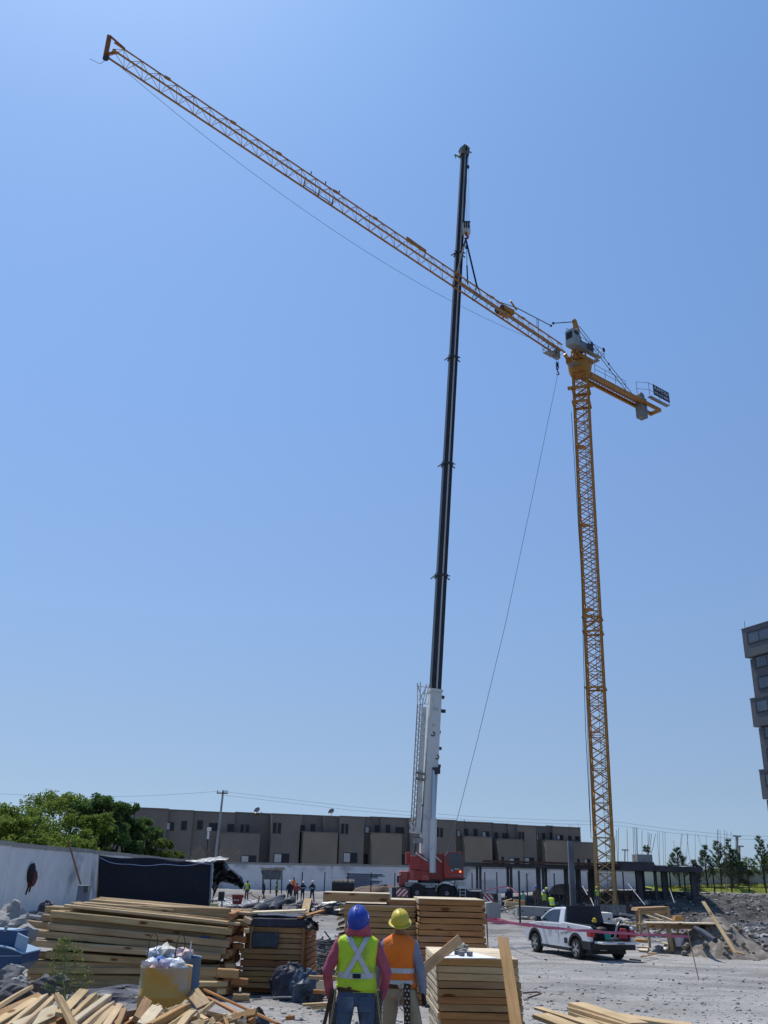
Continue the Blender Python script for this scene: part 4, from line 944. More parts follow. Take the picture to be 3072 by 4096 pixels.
# ================================================================== mobile crane
RED = mat('crane_red_paint', (.30, .022, .018), (.37, .034, .024), 1.2, .42, c3=(.22, .04, .035), s3=2, amount3=.1, coat=.3)
REDL = mat('faded_red_paint', (.36, .07, .055), (.44, .11, .085), 1.2, .5)
WHT = mat('boom_white_paint', (.60, .59, .56), (.68, .67, .64), .6, .5, c3=(.42, .41, .38), s3=1.4, amount3=.1)
BBLK = mat('boom_dark_section', (.016, .016, .018), (.03, .03, .032), 1, .4)
CHAS = mat('dark_chassis_paint', (.02, .022, .028), (.04, .042, .05), 2, .5)
TYRE = mat('tyre_rubber', (.015, .015, .016), (.03, .03, .03), 6, .85)
CY = 75.0
def cx_(px, Y=CY, py=3500): return P(px, py, Y).x
def cz_(py, Y=CY, px=1750): return P(px, py, Y).z
mc = root('mobile_crane', (cx_(1760), CY, 0), 'red and white mobile crane on outriggers with its dark telescopic boom fully raised', 'mobile crane')
def mbx(x0, x1, y0, y1, Y0, Y1, name, m, **k):
    """box from photo columns x0..x1 and rows y0 (top)..y1, between distances Y0..Y1"""
    return MB().b2((cx_(x0, Y0), Y0, cz_(y1, Y0)), (cx_(x1, Y0), Y1, cz_(y0, Y0))).build(name, m, k.get('parent', mc))
# carrier
ch_ = mbx(1573, 1930, 3553, 3592, 73.9, 76.2, 'chassis', CHAS); bevel_mod(ch_, .04)
mbx(1622, 1742, 3533, 3550, 73.7, 76.4, 'deck', GALV)
dk = mbx(1660, 1702, 3543, 3551, 73.6, 73.69, 'name_plate', CHAS)
mbx(1736, 1830, 3541, 3552.5, 73.9, 76.4, 'deck', CHAS)
mbx(1820, 1866, 3523, 3541, 73.8, 75.2, 'tool_box', WHT)
mb = MB()
for px in (1840, 1862): mb.bar((cx_(px, 73.4), 73.55, cz_(3525, 73.5)), (cx_(px, 73.4), 73.55, cz_(3596, 73.5)), .05)
for k in range(5): mb.bar((cx_(1840, 73.4), 73.55, cz_(3535 + k * 14, 73.5)), (cx_(1862, 73.4), 73.55, cz_(3535 + k * 14, 73.5)), .035)
mb.build('ladder', WHT, mc)
mb = MB(); pts = [(cx_(1866 + i * 12, 73.6), 73.7, cz_(3550 + (0 if i == 0 else 10), 73.6)) for i in range(6)]; mb.tube(pts, .05, 6); mb.build('hand_rail', WHT, mc)
for px in (1786, 1668):
    for (Yw, sd2) in ((73.75, -1), (75.9, 1)):
        c = Vector((cx_(px, 73.9), Yw, cz_(3572, 73.9))); wl = MB().lathe(c, [(.30, -.22), (.50, -.22), (.62, -.16), (.66, -.05), (.66, .05), (.62, .16), (.5, .22), (.3, .22)], 24, axis='Y').build('wheel', TYRE, mc, smooth=True)
        MB().lathe(c + Vector((0, sd2 * .12, 0)), [(.05, -.10), (.12, -.12), (.24, -.04), (.30, -.10), (.31, .04)], 16, axis='Y').build('rim', GALV, wl)
    c = Vector((cx_(px, 73.9), 73.7, cz_(3572, 73.9)))
    if px == 1786:
        mb = MB()
        for k in range(10):
            a0, a1 = R(8 + k * 16.4), R(8 + (k + 1) * 16.4); 
            mb.hexa([c + Vector((math.cos(a) * r_, y_, math.sin(a) * r_)) for (a, r_, y_) in ((a0, .82, -.25), (a1, .82, -.25), (a1, .82, .45), (a0, .82, .45), (a0, .88, -.25), (a1, .88, -.25), (a1, .88, .45), (a0, .88, .45))])
        mb.build('mudguard', GALV, mc)
# outriggers
STR_R = mat('warning_stripe_red', (.42, .03, .03)); STR_W = mat('warning_stripe_white', (.66, .65, .63))
def chevron(x0, x1, y0, y1, Y, flip, parent):
    X0, X1, Zt, Zb = cx_(x0, Y), cx_(x1, Y), cz_(y0, Y), cz_(y1, Y)
    pl = MB().b2((X0, Y - .03, Zb), (X1, Y, Zt)).build('warning_plate', STR_W, parent); w_ = X1 - X0; h = Zt - Zb; mb = MB()
    n = 4; st = (w_ + h) / n
    for k in range(n):
        a = -h + k * st + .06; q = []
        for (u, v) in ((a, 0), (a + st * .5, 0), (a + st * .5 + h, h), (a + h, h)): q.append((u, v))
        # clip to the plate
        def clip(poly, f, i):
            out = []
            for j in range(len(poly)):
                p, r_ = poly[j], poly[(j + 1) % len(poly)]; fp, fr = f(p), f(r_)
                if fp >= 0: out.append(p)
                if fp * fr < 0: t = fp / (fp - fr); out.append((p[0] + (r_[0] - p[0]) * t, p[1] + (r_[1] - p[1]) * t))
            return out
        q = clip(q, lambda p: p[0], 0)
        if q: q = clip(q, lambda p: w_ - p[0], 0)
        if len(q) < 3: continue
        q = [((w_ - u) if flip else u, v) for u, v in q]
        mb.prism([(X0 + u, Zb + v) for u, v in q], 'Y', Y - .037, Y - .031)
    mb.build('stripe', STR_R, pl)
for (xa, xb, ja, jb, ca, cb, yt, yb, Y0, flip, jl) in ((1566, 1640, 1558, 1569, 1586, 1631, 3559, 3590, 73.2, False, 'l'), (1925, 1992, 1990, 2002, 1931, 1971, 3571, 3603, 72.4, True, 'r')):
    ou = MB().b2((cx_(xa, Y0), Y0, cz_(yb + 1, Y0)), (cx_(xb, Y0), 75.9, cz_(yt - 3, Y0))).build('outrigger_box', CHAS, mc)
    chevron(ca, cb, yt, yb, Y0 - .005, flip, ou)
    jx = (cx_(ja, Y0) + cx_(jb, Y0)) / 2; w_ = cx_(jb, Y0) - cx_(ja, Y0)
    jk = MB().b2((jx - w_ / 2, Y0 - .1, cz_(yt + 45, Y0)), (jx + w_ / 2, Y0 + .2, cz_(yt - 2, Y0))).build('outrigger_jack', WHT, mc)
    MB().tube([(jx, Y0 + .05, cz_(yt + 45, Y0)), (jx, Y0 + .05, gz(jx, Y0) + .1)], .07, 10).build('jack_ram', GALV, jk)
    MB().lathe((jx, Y0 + .05, gz(jx, Y0) + .02), [(.35, -.05), (.35, .06), (.1, .12)], 16).build('jack_pad', CHAS, jk)
mbx(1938, 1990, 3604, 3617, 72.35, 72.42, 'outrigger_plate', STR_W)
# driver cab of the carrier at the far left
dc = mbx(1597, 1634, 3488, 3552, 74.4, 76.2, 'carrier_cab', REDL); bevel_mod(dc, .12)
mbx(1588, 1597, 3508, 3535, 74.0, 74.1, 'mirror', CHAS)
MB().tube([(cx_(1592, 74), 74.05, cz_(3508, 74)), (cx_(1604, 74), 74.3, cz_(3500, 74))], .025, 5).tube([(cx_(1590, 74), 74.05, cz_(3535, 74)), (cx_(1602, 74), 74.2, cz_(3553, 74))], .02, 5).build('mirror_arm', GALV, mc)
# upper works
MB().lathe((cx_(1720), 75.1, cz_(3534)), [(.95, 0), (.95, .28)], 28).build('slew_ring', CHAS, mc)
o = mbx(1623, 1640, 3411, 3458, 74.7, 77.2, 'counterweight_wing', RED); bevel_mod(o, .05)
o = mbx(1640, 1682, 3426, 3484, 74.2, 77.4, 'counterweight', RED); bevel_mod(o, .06)
o = mbx(1640, 1655, 3486, 3523, 73.95, 74.0, 'counterweight_label', REDL)
mb = MB(); Y0, Y1 = 74.0, 76.8
pf_ = [(1637, 3524), (1637, 3484.5), (1700, 3484.5), (1716, 3490), (1722, 3524)]
mb.prism([(cx_(a, Y0), cz_(b, Y0)) for a, b in pf_], 'Y', Y0, Y1); bevel_mod(mb.build('engine_deck', RED, mc), .05)
mb = MB(); mb.prism([(cx_(a, 73.95), cz_(b, 73.95)) for a, b in ((1690, 3500), (1712, 3500), (1718, 3521), (1690, 3521))], 'Y', 73.93, 73.99); mb.build('deck_door', REDL, mc)
for (Ya, nm) in ((74.3, 0), (76.3, 1)):
    mb = MB(); mb.prism([(cx_(a, 75), cz_(b, 75)) for a, b in ((1672, 3524), (1662, 3440), (1668, 3412), (1690, 3420), (1728, 3478), (1750, 3524))], 'Y', Ya, Ya + .12); mb.build('turntable_side_plate', RED, mc)
    mb = MB(); mb.prism([(cx_(a, 75), cz_(b, 75)) for a, b in ((1724, 3524), (1742, 3415), (1775, 3414), (1778, 3524))], 'Y', Ya + .15, Ya + .27); mb.build('turntable_side_plate', RED, mc)
for (a, b) in (((1662, 3414), (1708, 3444)), ((1742, 3426), (1768, 3448))):
    MB().tube([(cx_(a[0], 73.9), 74.1, cz_(a[1], 74)), (cx_(b[0], 73.9), 74.1, cz_(b[1], 74))], .05, 8).build('hydraulic_hose', WHT, mc)
MB().lathe((cx_(1756), 75.6, cz_(3440)), [(.5, -.5), (.52, -.45), (.33, -.43), (.33, .43), (.52, .45), (.5, .5)], 18, axis='Y').build('winch_drum', RED, mc)
mbx(1690, 1737, 3517, 3531, 74.1, 76.2, 'turntable_bed', CHAS)
# operator cab, raised on the right
cabm = MB(); X0, X1 = cx_(1776, 73.4), cx_(1852, 73.4); zT, zB = cz_(3406, 73.4), cz_(3512, 73.4)
cabm.prism([(X0, zB + .25), (X0 - .0, zT - .4), (X0 + .35, zT), (X1 - .12, zT), (X1 + .02, zT - .5), (X1 + .06, zB + .1), (X1 - .05, zB), (X0 + .1, zB)], 'Y', 73.4, 75.0)
cb = cabm.build('operator_cab', RED, mc); bevel_mod(cb, .05)
def facepoly(pts, Y, th, name, m, parent, d=.02): return MB().prism([(cx_(a, Y), cz_(b, Y)) for a, b in pts], 'Y', Y - d, Y - .004).build(name, m, parent)
NAVY = mat('tinted_cab_glass', (.012, .018, .035), (.02, .03, .06), 1, .06, spec=.7)
facepoly([(1802, 3411), (1843, 3410), (1849, 3430), (1850, 3476), (1808, 3478), (1802, 3440)], 73.39, 0, 'windscreen', NAVY, cb)
facepoly([(1786, 3414), (1797, 3412), (1799, 3440), (1800, 3468), (1790, 3462), (1786, 3440)], 73.39, 0, 'side_window', NAVY, cb)
MB().b2((cx_(1808, 73.4), 73.372, cz_(3479, 73.4)), (cx_(1848, 73.4), 73.379, cz_(3469, 73.4))).build('sign_strip', NAVY, cb)
mb = MB()
for k in range(6): mb.b2((cx_(1819 + k * 3.6, 73.4), 73.364, cz_(3476, 73.4)), (cx_(1821.4 + k * 3.6, 73.4), 73.371, cz_(3471.5 + .8 * (k % 3), 73.4)))
mb.build('lettering', LETW, cb)
MB().box((cx_(1841, 73.4), 73.37, cz_(3484, 73.4)), (.12, .05, .12)).build('indicator_lamp', mat('lit_orange_lamp', (.9, .2, .03), emit=(1, .22, .05, 2.5)), cb)
MB().box((cx_(1808, 73.4), 73.37, cz_(3480, 73.4)), (.12, .05, .1)).build('head_lamp', WHT, cb)
MB().tube([(cx_(1806, 73.2), 73.3, cz_(3503, 73.2)), (cx_(1812, 73.2), 73.25, cz_(3499, 73.2)), (cx_(1848, 73.2), 73.25, cz_(3500, 73.2))], .025, 6).build('cab_hand_rail', GALV, cb)
MB().hexa([(cx_(a, 74), y_, cz_(b, 74)) for (a, b, y_) in ((1780, 3524, 73.5), (1850, 3518, 73.5), (1850, 3518, 74.9), (1780, 3524, 74.9), (1776, 3513, 73.5), (1862, 3508, 73.5), (1862, 3508, 74.9), (1776, 3513, 74.9))]).build('cab_footplate', CHAS, mc)
# boom
BA, BB = P(1702, 3440, 75.4), P(1856, 625, 77.2)
def t_on(A, B, py):
    lo, hi = 0, 1
    for _ in range(40):
        m_ = (lo + hi) / 2; p = A.lerp(B, m_) - CAM; y_ = 2048 - FPX * p.dot(up) / p.dot(fw)
        if y_ > py: lo = m_
        else: hi = m_
    return lo
bd = (BB - BA).normalized(); bx = Vector((math.cos(R(12)), math.sin(R(12)), 0)); bx = (bx - bd * bx.dot(bd)).normalized(); by = bd.cross(bx)
def boomsec(t0, t1, w_, d_, name, m):
    a, b = BA.lerp(BB, t0), BA.lerp(BB, t1); pr = [(-.5, -.5), (.5, -.5), (.5, .25), (.28, .5), (-.28, .5), (-.5, .25)]
    mb = MB(); n = 6; vs_ = [a + bx * (u * w_) + by * (v * d_) for u, v in pr] + [b + bx * (u * w_) + by * (v * d_) for u, v in pr]
    mb.add(vs_, [tuple(range(5, -1, -1)), tuple(range(6, 12))] + [(i, (i + 1) % 6, 6 + (i + 1) % 6, 6 + i) for i in range(6)]); return mb.build(name, m, mc)
tys = [3440, 2766, 2306, 1860, 1435, 1018, 612]; ts = [t_on(BA, BB, y_) for y_ in tys]; ws = [.98, .86, .82, .78, .74, .70]
if by.y > 0: fy = -by
else: fy = by
for i in range(6):
    t0 = ts[i] - (.02 if i else 0)
    se = boomsec(t0, ts[i + 1], ws[i], ws[i] * 1.1, 'boom_section', WHT if i == 0 else BBLK)
    a, b = BA.lerp(BB, ts[i]), BA.lerp(BB, ts[i + 1]); off = fy * (ws[i] * .55 + .012)
    if i: MB().bar(a + off + bx * .04, b + off + bx * .04, .13, .02, upv=fy).build('pale_stripe', mat('pale_stripe_paint', (.45, .45, .45)), se)
    if i < 5:
        e = b; mb = MB(); w2 = ws[i] + .10
        mb.bar(e - bd * .1, e + bd * .12, w2 * 1.02, w2 * 1.12, upv=by); mb.build('boom_collar', WHT if i == 0 else DK, se)
        if i: MB().bar(e - bx * (w2 * .5) + bd * .1, e - bx * (w2 * .95) - bd * .35, .12, .1).bar(e + bx * (w2 * .5), e + bx * (w2 * .85) - bd * .2, .1, .1).bar(e - bx * (w2 * .72) + fy * (w2 * .5), e + bx * (w2 * .72) + fy * (w2 * .5), .07, .1).build('rope_guide', GALV, se)
# fittings of the white section
for (py, w_, l_) in ((2785, .35, .3), (2840, .5, .5), (2925, .2, .1), (2990, .35, .06), (3060, .35, .06)):
    c = BA.lerp(BB, t_on(BA, BB, py)) + bx * (.5 + w_ / 2); MB().bar(c - bx * (w_ / 2), c + bx * (w_ / 2), l_ * .6, .25).build('bracket', DK, mc)
for (py, dx, t_) in ((2940, -.12, .1), (3030, .35, .1)):
    c = BA.lerp(BB, t_on(BA, BB, py)) + bx * dx + fy * .56; pts = [c + (bx * math.cos(a) + bd * math.sin(a)) * .16 for a in [R(k) for k in range(-140, 120, 26)]]; MB().tube(pts, .045, 6).build('lifting_eye', DK, mc)
# luffing ram in front and to the right of the boom
la, lb = P(1731, 3492, 74.2), P(1736, 3082, 75.0)
MB().tube([la, la.lerp(lb, .52)], .27, 16).build('luffing_cylinder', WHT, mc, smooth=True); MB().tube([la.lerp(lb, .52), lb], .16, 14).build('luffing_ram', mat('chrome_ram', (.5, .52, .56), None, rough=.25, metal=.8), mc, smooth=True)
c = BA.lerp(BB, t_on(BA, BB, 3085)); MB().bar(c + fy * .5 + bx * .15, c + fy * .95 + bx * .45, .35, .5).build('ram_lug', DK, mc)
c0, c1 = BA.lerp(BB, t_on(BA, BB, 3400)), BA.lerp(BB, t_on(BA, BB, 2780)); MB().bar(c0 + bx * .56, c1 + bx * .52, .06, .3).build('hose_duct', CHAS, mc)
# boom head
h0 = BB
mb = MB(); mb.bar(h0, h0 + bd * .9, .95, .9, upv=by); mb.bar(h0 + bd * .5 - bx * .3, h0 + bd * 1.3 + bx * .25, .75, .6, upv=by); mb.bar(h0 - bx * .3 - bd * .3, h0 - bx * 1.1 - bd * .1, .1, .12); mb.bar(h0 - bx * 1.05 - bd * .1, h0 - bx * .9 - bd * .55, .08, .08); mb.bar(h0 + bx * .3 + bd * .9, h0 + bx * .85 + bd * .75, .1, .1)
mb.build('boom_head', mat('grey_green_head', (.17, .17, .14), (.26, .25, .21), 3, .6), mc)
for dx in (.35, .5): MB().lathe(h0 + bd * .8 + fy * .5 + bx * dx * .2, [(.08, -.05), (.36, -.05), (.30, 0), (.36, .05), (.08, .05)], 16, axis='X').build('head_sheave', DK, mc)
# stowed lattice fly jib at the left of the boom
def fj(px, py, Y=75.3): return P(px, py, Y)
f_t, f_b = fj(1697, 2830), fj(1672, 3330)
MB().bar(f_t, f_b, .36, .5, upv=(0, 1, 0)).build('fly_jib_box', WHT, mc)
c1a, c1b, c2a, c2b, c3a, c3b = fj(1670, 2815, 75.0), fj(1642, 3320, 75.0), fj(1681, 2815, 74.6), fj(1651, 3320, 74.6), fj(1690, 2815, 75.3), fj(1661, 3320, 75.3)
for a, b in ((c1a, c1b), (c2a, c2b), (c3a, c3b)): MB().tube([a, b], .045, 6).build('fly_jib_chord', GALV, mc)
mb = MB(); n = 22
for k in range(n):
    t, t2 = k / n, (k + 1) / n; tm = (t + t2) / 2
    for (A, B) in (((c1a, c1b), (c2a, c2b)), ((c2a, c2b), (c3a, c3b)), ((c3a, c3b), (c1a, c1b))):
        mb.tube([A[0].lerp(A[1], t), B[0].lerp(B[1], tm)], .025, 4).tube([B[0].lerp(B[1], tm), A[0].lerp(A[1], t2)], .025, 4)
mb.build('fly_jib_lacing', WHT, mc)
mb = MB()
for (a, b) in (((1670, 2815), (1670, 2732)), ((1681, 2815), (1681, 2728)), ((1690, 2815), (1706, 2735)), ((1698, 2815), (1718, 2735)), ((1670, 2740), (1690, 2800)), ((1706, 2745), (1676, 2800)), ((1672, 2745), (1712, 2748)), ((1675, 2780), (1715, 2770)), ((1670, 2818), (1712, 2815))): mb.tube([fj(*a, 75.1), fj(*b, 75.1)], .05, 6)
mb.build('fly_jib_head', WHT, mc)
mb = MB()
for (a, b) in (((1640, 3290), (1650, 3325)), ((1660, 3290), (1640, 3325)), ((1645, 3300), (1672, 3330)), ((1638, 3328), (1678, 3332)), ((1655, 3300), (1665, 3330))): mb.tube([fj(*a, 75.0), fj(*b, 75.0)], .06, 6)
mb.build('fly_jib_foot', WHT, mc)
for py in (3095, 3118): MB().bar(fj(1662, py - 5, 74.8), fj(1712, py + 4, 75.1), .2, .2).build('fly_jib_bracket', mat('grey_green_head', (.17, .17, .14)), mc)
MB().bar(fj(1678, 3222, 75.2), fj(1695, 3222, 75.2), .12, .12).build('fly_jib_bracket', DK, mc)
# raised anemometer frame and hoses by the boom foot
MB().box(fj(1672, 3362, 74.9), (.75, .4, .35)).build('hose_reel', GALV, mc); MB().tube([fj(1664, 3375, 74.8), fj(1658, 3412, 74.8)], .06, 6).tube([fj(1660, 3352, 74.8), fj(1684, 3350, 74.8)], .035, 6).build('hose_stand', DK, mc)
# ropes down to the hook block
kb = P(1865, 915, 76.2)
hb = root('crane_hook_block', kb, 'pale grey hook block of the mobile crane hanging from four ropes', 'hook block')
mb = MB(); w_ = .66
for k, dx in enumerate((-.34, -.12, .12, .34)): mb.box(kb + Vector((dx, 0, 0)), (.07, .75, 1.15), taper=(1, .8))
mb.build('cheek_plate', WHT, hb); MB().box(kb + Vector((0, 0, -.02)), (.60, .55, .95), taper=(1, .85)).build('block_body', WHT, hb); MB().box(kb + Vector((0, -.1, .66)), (.8, .5, .14)).build('top_plate', DK, hb)
for dx in (-.23, 0, .23): MB().lathe(kb + Vector((dx, 0, .15)), [(.1, -.05), (.4, -.05), (.33, 0), (.4, .05), (.1, .05)], 18, axis='X').build('sheave', DK, hb)
MB().box(kb + Vector((.28, -.1, -.45)), (.25, .5, .4)).build('side_weight', WHT, hb)
hkp = kb + Vector((-.05, 0, -.62)); pts = [hkp] + [hkp + Vector((.22 * math.sin(R(a)), 0, -.42 + .22 * math.cos(R(a)))) for a in range(0, 280, 35)]
MB().tube([hkp + Vector((0, 0, .1))] + pts, [.1, .1, .1, .12, .13, .13, .12, .1, .07, .03][:len(pts) + 1], 8).build('hook', mat('hook_red_paint', (.30, .06, .04), (.38, .08, .05), 3, .5), hb, smooth=True)
for k, dx in enumerate((-.25, -.02, .1, .3)):
    tp = h0 + bd * .9 + fy * .5 + Vector((dx, 0, -.3)); MB().tube([kb + Vector((dx, 0, .5)), tp], .016, 4).build('hoist_rope', WIRE, hb)
MB().lathe(P(1873, 668, 77.0), [(.02, -.3), (.12, -.1), (.12, .15), (.02, .3)], 8).build('overhaul_weight', DK, hb)
# slings
SL = mat('black_webbing_sling', (.012, .014, .03), (.02, .024, .05), 4, .8)
s0 = hkp + Vector((0, 0, -.62))
for i, (px, lab) in enumerate(((1826, 'left black lifting sling from the hook to the tower crane jib'), (1906, 'right black lifting sling from the hook to the tower crane jib'))):
    t = t_jib(px); q = J(t, 0, jh + .06); r = root('lifting_sling', s0, lab, 'lifting sling', 'slings holding the jib')
    MB().bar(s0 + Vector((0, -.1 + .2 * i, 0)), q, .17, .06).build('webbing', SL, r)
    MB().tube([q + JN * .1, J(t, .55, .2), J(t, .5, -.12), J(t, -.5, -.12), J(t, -.55, .2), q - JN * .1], .04, 5).build('choker_loop', SL, r)
r = root('chain_hoist', s0, 'thin chain hoist hanging between the two black slings', 'chain hoist'); q = J(t_jib(1870), 0, .9)
MB().tube([s0, s0.lerp(q, .2)], .02, 4).tube([s0.lerp(q, .25) + Vector((.05, 0, 0)), s0.lerp(q, .6), q], [.03, .03, .05], 5).build('chain', SL, r); MB().box(s0.lerp(q, .2), (.22, .2, .3)).build('hoist_body', DK, r); MB().tube([s0.lerp(q, .6), q], .07, 6).build('lower_hook', SL, r)
# ================================================================== timber helpers
TIMB = {}
def beam(p, q, w, h, name, m, parent=None, roll=0.0, jit=.004, upv=(0, 0, 1)):
    """one sawn piece from p to q, its own object with local X along the grain"""
    p, q = Vector(p), Vector(q); L_ = (q - p).length
    key = (round(L_, 2), round(w, 3), round(h, 3), m.name, rnd.randrange(3))
    if key not in TIMB:
        b = MB(); j = lambda: rnd.uniform(-jit, jit); e = min(.012, w * .12, h * .12)
        n = 3; rings = []
        for i in range(n + 1):
            x_ = L_ * i / n + (j() * 2 if i in (0, n) else 0); oy, oz = j(), j(); rings.append([(x_, -w / 2 + oy, -h / 2 + e + oz), (x_, -w / 2 + e + oy, -h / 2 + oz), (x_, w / 2 - e + oy, -h / 2 + oz), (x_, w / 2 + oy, -h / 2 + e + oz), (x_, w / 2 + oy, h / 2 - e + oz), (x_, w / 2 - e + oy, h / 2 + oz), (x_, -w / 2 + e + oy, h / 2 + oz), (x_, -w / 2 + oy, h / 2 - e + oz)])
        vs_ = [v for r_ in rings for v in r_]; fs = [tuple(reversed(range(8))), tuple(range(8 * n, 8 * n + 8))] + [(8 * i + k, 8 * i + (k + 1) % 8, 8 * (i + 1) + (k + 1) % 8, 8 * (i + 1) + k) for i in range(n) for k in range(8)]
        b.add(vs_, fs); TIMB[key] = b.mesh(name, m)
    o = bpy.data.objects.new(name, TIMB[key]); C.objects.link(o)
    d = (q - p).normalized(); u = Vector(upv); y_ = u.cross(d).normalized(); z_ = d.cross(y_)
    Mx = Matrix(((d.x, y_.x, z_.x, p.x), (d.y, y_.y, z_.y, p.y), (d.z, y_.z, z_.z, p.z), (0, 0, 0, 1))) @ Matrix.Rotation(roll, 4, 'X')
    if parent is not None: o.parent = parent; o.matrix_parent_inverse = W(parent).inverted()
    o.matrix_basis = Mx
    return o
def rails(a, t): return a + t
# ================================================================== left stack of long timbers
# each row: px left, py left, px right, py right (upper front edge), section height, Y, material
ts_ = root('timber_stack', P(520, 3960, 17.2), 'big stack of long rough timbers filling the left middle ground', 'timber stack')
ROWS = [
 (371, 3596, 1026, 3652, .05, 17.9, WOOD, .24), (338, 3608, 700, 3636, .045, 17.6, WOOD, .2), (262, 3617, 960, 3691, .045, 17.2, WOOD, .13),
 (186, 3624, 1018, 3664, .10, 18.2, WOODG, .12), (208, 3640, 931, 3712, .11, 17.15, WOODG, .16), (206, 3666, 905, 3740, .11, 17.25, WOODG, .16),
 (176, 3656, 250, 3664, .11, 17.35, WOODG, .14), (108, 3680, 212, 3692, .11, 17.3, WOODG, .14), (197, 3690, 920, 3762, .11, 17.1, WOODG, .16), (132, 3717, 905, 3790, .11, 17.1, WOODG, .16),
 (128, 3756, 888, 3812, .11, 17.0, WOODG, .18), (190, 3802, 700, 3838, .11, 17.05, WOODG, .16), (120, 3802, 192, 3808, .11, 17.3, WOODG, .14), (28, 3852, 112, 3856, .06, 17.0, WOODG, .12),
 (118, 3842, 880, 3858, .11, 17.1, WOODG, .16), (116, 3868, 875, 3868, .10, 17.05, WOODG, .16), (118, 3893, 870, 3906, .115, 17.1, WOODG, .16), (122, 3918, 905, 3934, .10, 17.1, WOODG, .16), (125, 3946, 880, 3958, .08, 17.1, WOODG, .16),
 (480, 3716, 870, 3770, .11, 17.3, WOODG, .16), (330, 3940, 760, 3962, .08, 17.0, WOODG, .16)]
for k, (xa, ya, xb, yb, h_, Y, m_, w_) in enumerate(ROWS):
    a, b = P(xa, ya, Y), P(xb, yb, Y); dz = Vector((0, 0, -h_ / 2)); a += dz; b += dz
    beam(a, b, w_, h_, 'timber', m_, ts_)
for k, (xa, ya, xb, yb, h_, Y, m_, w_) in enumerate(ROWS):   # the rows behind, which fill the stack
    if xb - xa < 600: continue
    for j in range(1, 5):
        a, b = P(xa + rnd.uniform(-25, 25), ya, Y), P(xb + rnd.uniform(-60, 30), yb, Y); s = Vector((0, .17 * j, -h_ / 2 + rnd.uniform(-.02, .005)))
        beam(a + s, b + s, .15, .09, 'timber', WOODG, ts_)
for j in range(15):       # inner layers
    z = .36 + j * .088; t = j / 14; xa, xb = P(150 + 120 * t, 3800, 17.5).x, P(880 + 30 * t, 3800, 17.5).x
    for d in (.32, .5): beam((xa + rnd.uniform(0, .1), 17.1 + d + .2 * t, z), (xb + rnd.uniform(-.1, 0), 17.1 + d + .2 * t, z + rnd.uniform(-.01, .01)), .17, .089, 'timber', WOODG, ts_)
# right hand ends: short cross pieces, spacers
for k, (xa, ya, xb, yb, h_, Y, m_) in enumerate((
 (975, 3664, 1004, 3676, .09, 17.3, WOOD), (970, 3700, 1000, 3712, .1, 17.6, WOODR), (940, 3740, 985, 3748, .1, 17.5, WOODR), (935, 3772, 975, 3778, .09, 17.5, WOODR), (978, 3712, 1000, 3714, .07, 17.2, WOOD),
 (872, 3872, 956, 3878, .13, 16.6, WOODY), (788, 3925, 910, 3926, .07, 16.6, WOOD), (905, 3855, 945, 3857, .1, 17.0, WOODG), (930, 3908, 992, 3914, .11, 16.7, WOODR), (870, 3955, 905, 3956, .08, 16.6, WOOD), (935, 3974, 1000, 3976, .09, 16.4, WOODG),
 (760, 3868, 870, 3868, .22, 16.9, WOODG), (905, 3812, 942, 3814, .2, 17.7, WOODR), (915, 3700, 975, 3704, .24, 17.9, WOODR), (900, 3770, 960, 3772, .3, 17.9, WOODG), (880, 3900, 960, 3906, .3, 17.6, WOODR))):
    a, b = P(xa, ya, Y), P(xb, yb, Y); a.z -= h_ / 2; b.z -= h_ / 2; beam(a, b, .14, h_, 'spacer', m_, ts_)
for k in range(7):
    z = .38 + k * .19; x_ = P(930, 3800, 17.6).x + rnd.uniform(-.03, .03); beam((x_, 17.1, z), (x_, 18.4, z + .02), .1, .1, 'spacer', WOODR, ts_)
for px in (250, 520, 800): q = P(px, 3960, 17.1); beam((q.x, 16.95, gz(q.x, 17) + .06), (q.x, 18.4, gz(q.x, 18) + .06), .12, .12, 'bearer', WOODR, ts_)
a = P(818, 3757, 17.05); tag(MB().box(a - Vector((0, .0, .0)), (.16, .03, .09)).build('paper_tag', mat('blue_tag', (.02, .03, .12))), 'small blue and white tag hanging on the ends of the long timbers', 'tag')
# ================================================================== planked crate stack with the dark sheet
TARP = mat('dark_navy_tarp', (.018, .02, .034), (.04, .045, .07), 2.5, .55, .5, 9)
TARPB = mat('blue_grey_plastic', (.035, .055, .09), (.08, .11, .15), 2.0, .45, .5, 7)
BPL = mat('shiny_black_plastic', (.012, .012, .014), (.03, .03, .034), 3, .38, .4, 5, spec=.6)
cy0 = 17.6
cs = root('planked_crate', P(1090, 3950, cy0), 'planked formwork crate under a dark sheet beside the long timbers', 'formwork stack')
ysx = [3707, 3731, 3752, 3772, 3794, 3817, 3840, 3869, 3885, 3908, 3932, 3955]
for i in range(len(ysx) - 1):
    x0_, x1_ = (1000, 1222) if i in (0,) else (1110, 1213) if i in (1, 2, 3) else (958 + rnd.randint(-3, 6), 1213)
    a, b = P(x0_, ysx[i], cy0), P(x1_, ysx[i] + 2, cy0); z1 = P(1090, ysx[i], cy0).z; z0 = P(1090, ysx[i + 1], cy0).z; h_ = z1 - z0 - .012; a.z = b.z = (z0 + z1) / 2
    a.z += rnd.uniform(-.004, .004)
    beam(a + Vector((0, rnd.uniform(0, .02), 0)), b + Vector((0, .01, 0)), .05, h_, 'plank', WOODY if i != 6 else WOODR, cs)
    beam((b.x + .04, cy0 + .05, b.z), (b.x + .14, cy0 + 1.25, b.z), .05, h_, 'plank', WOODR, cs)
x0_, x1_ = P(960, 3800, cy0).x, P(1214, 3800, cy0).x; zt = P(1090, 3707, cy0).z
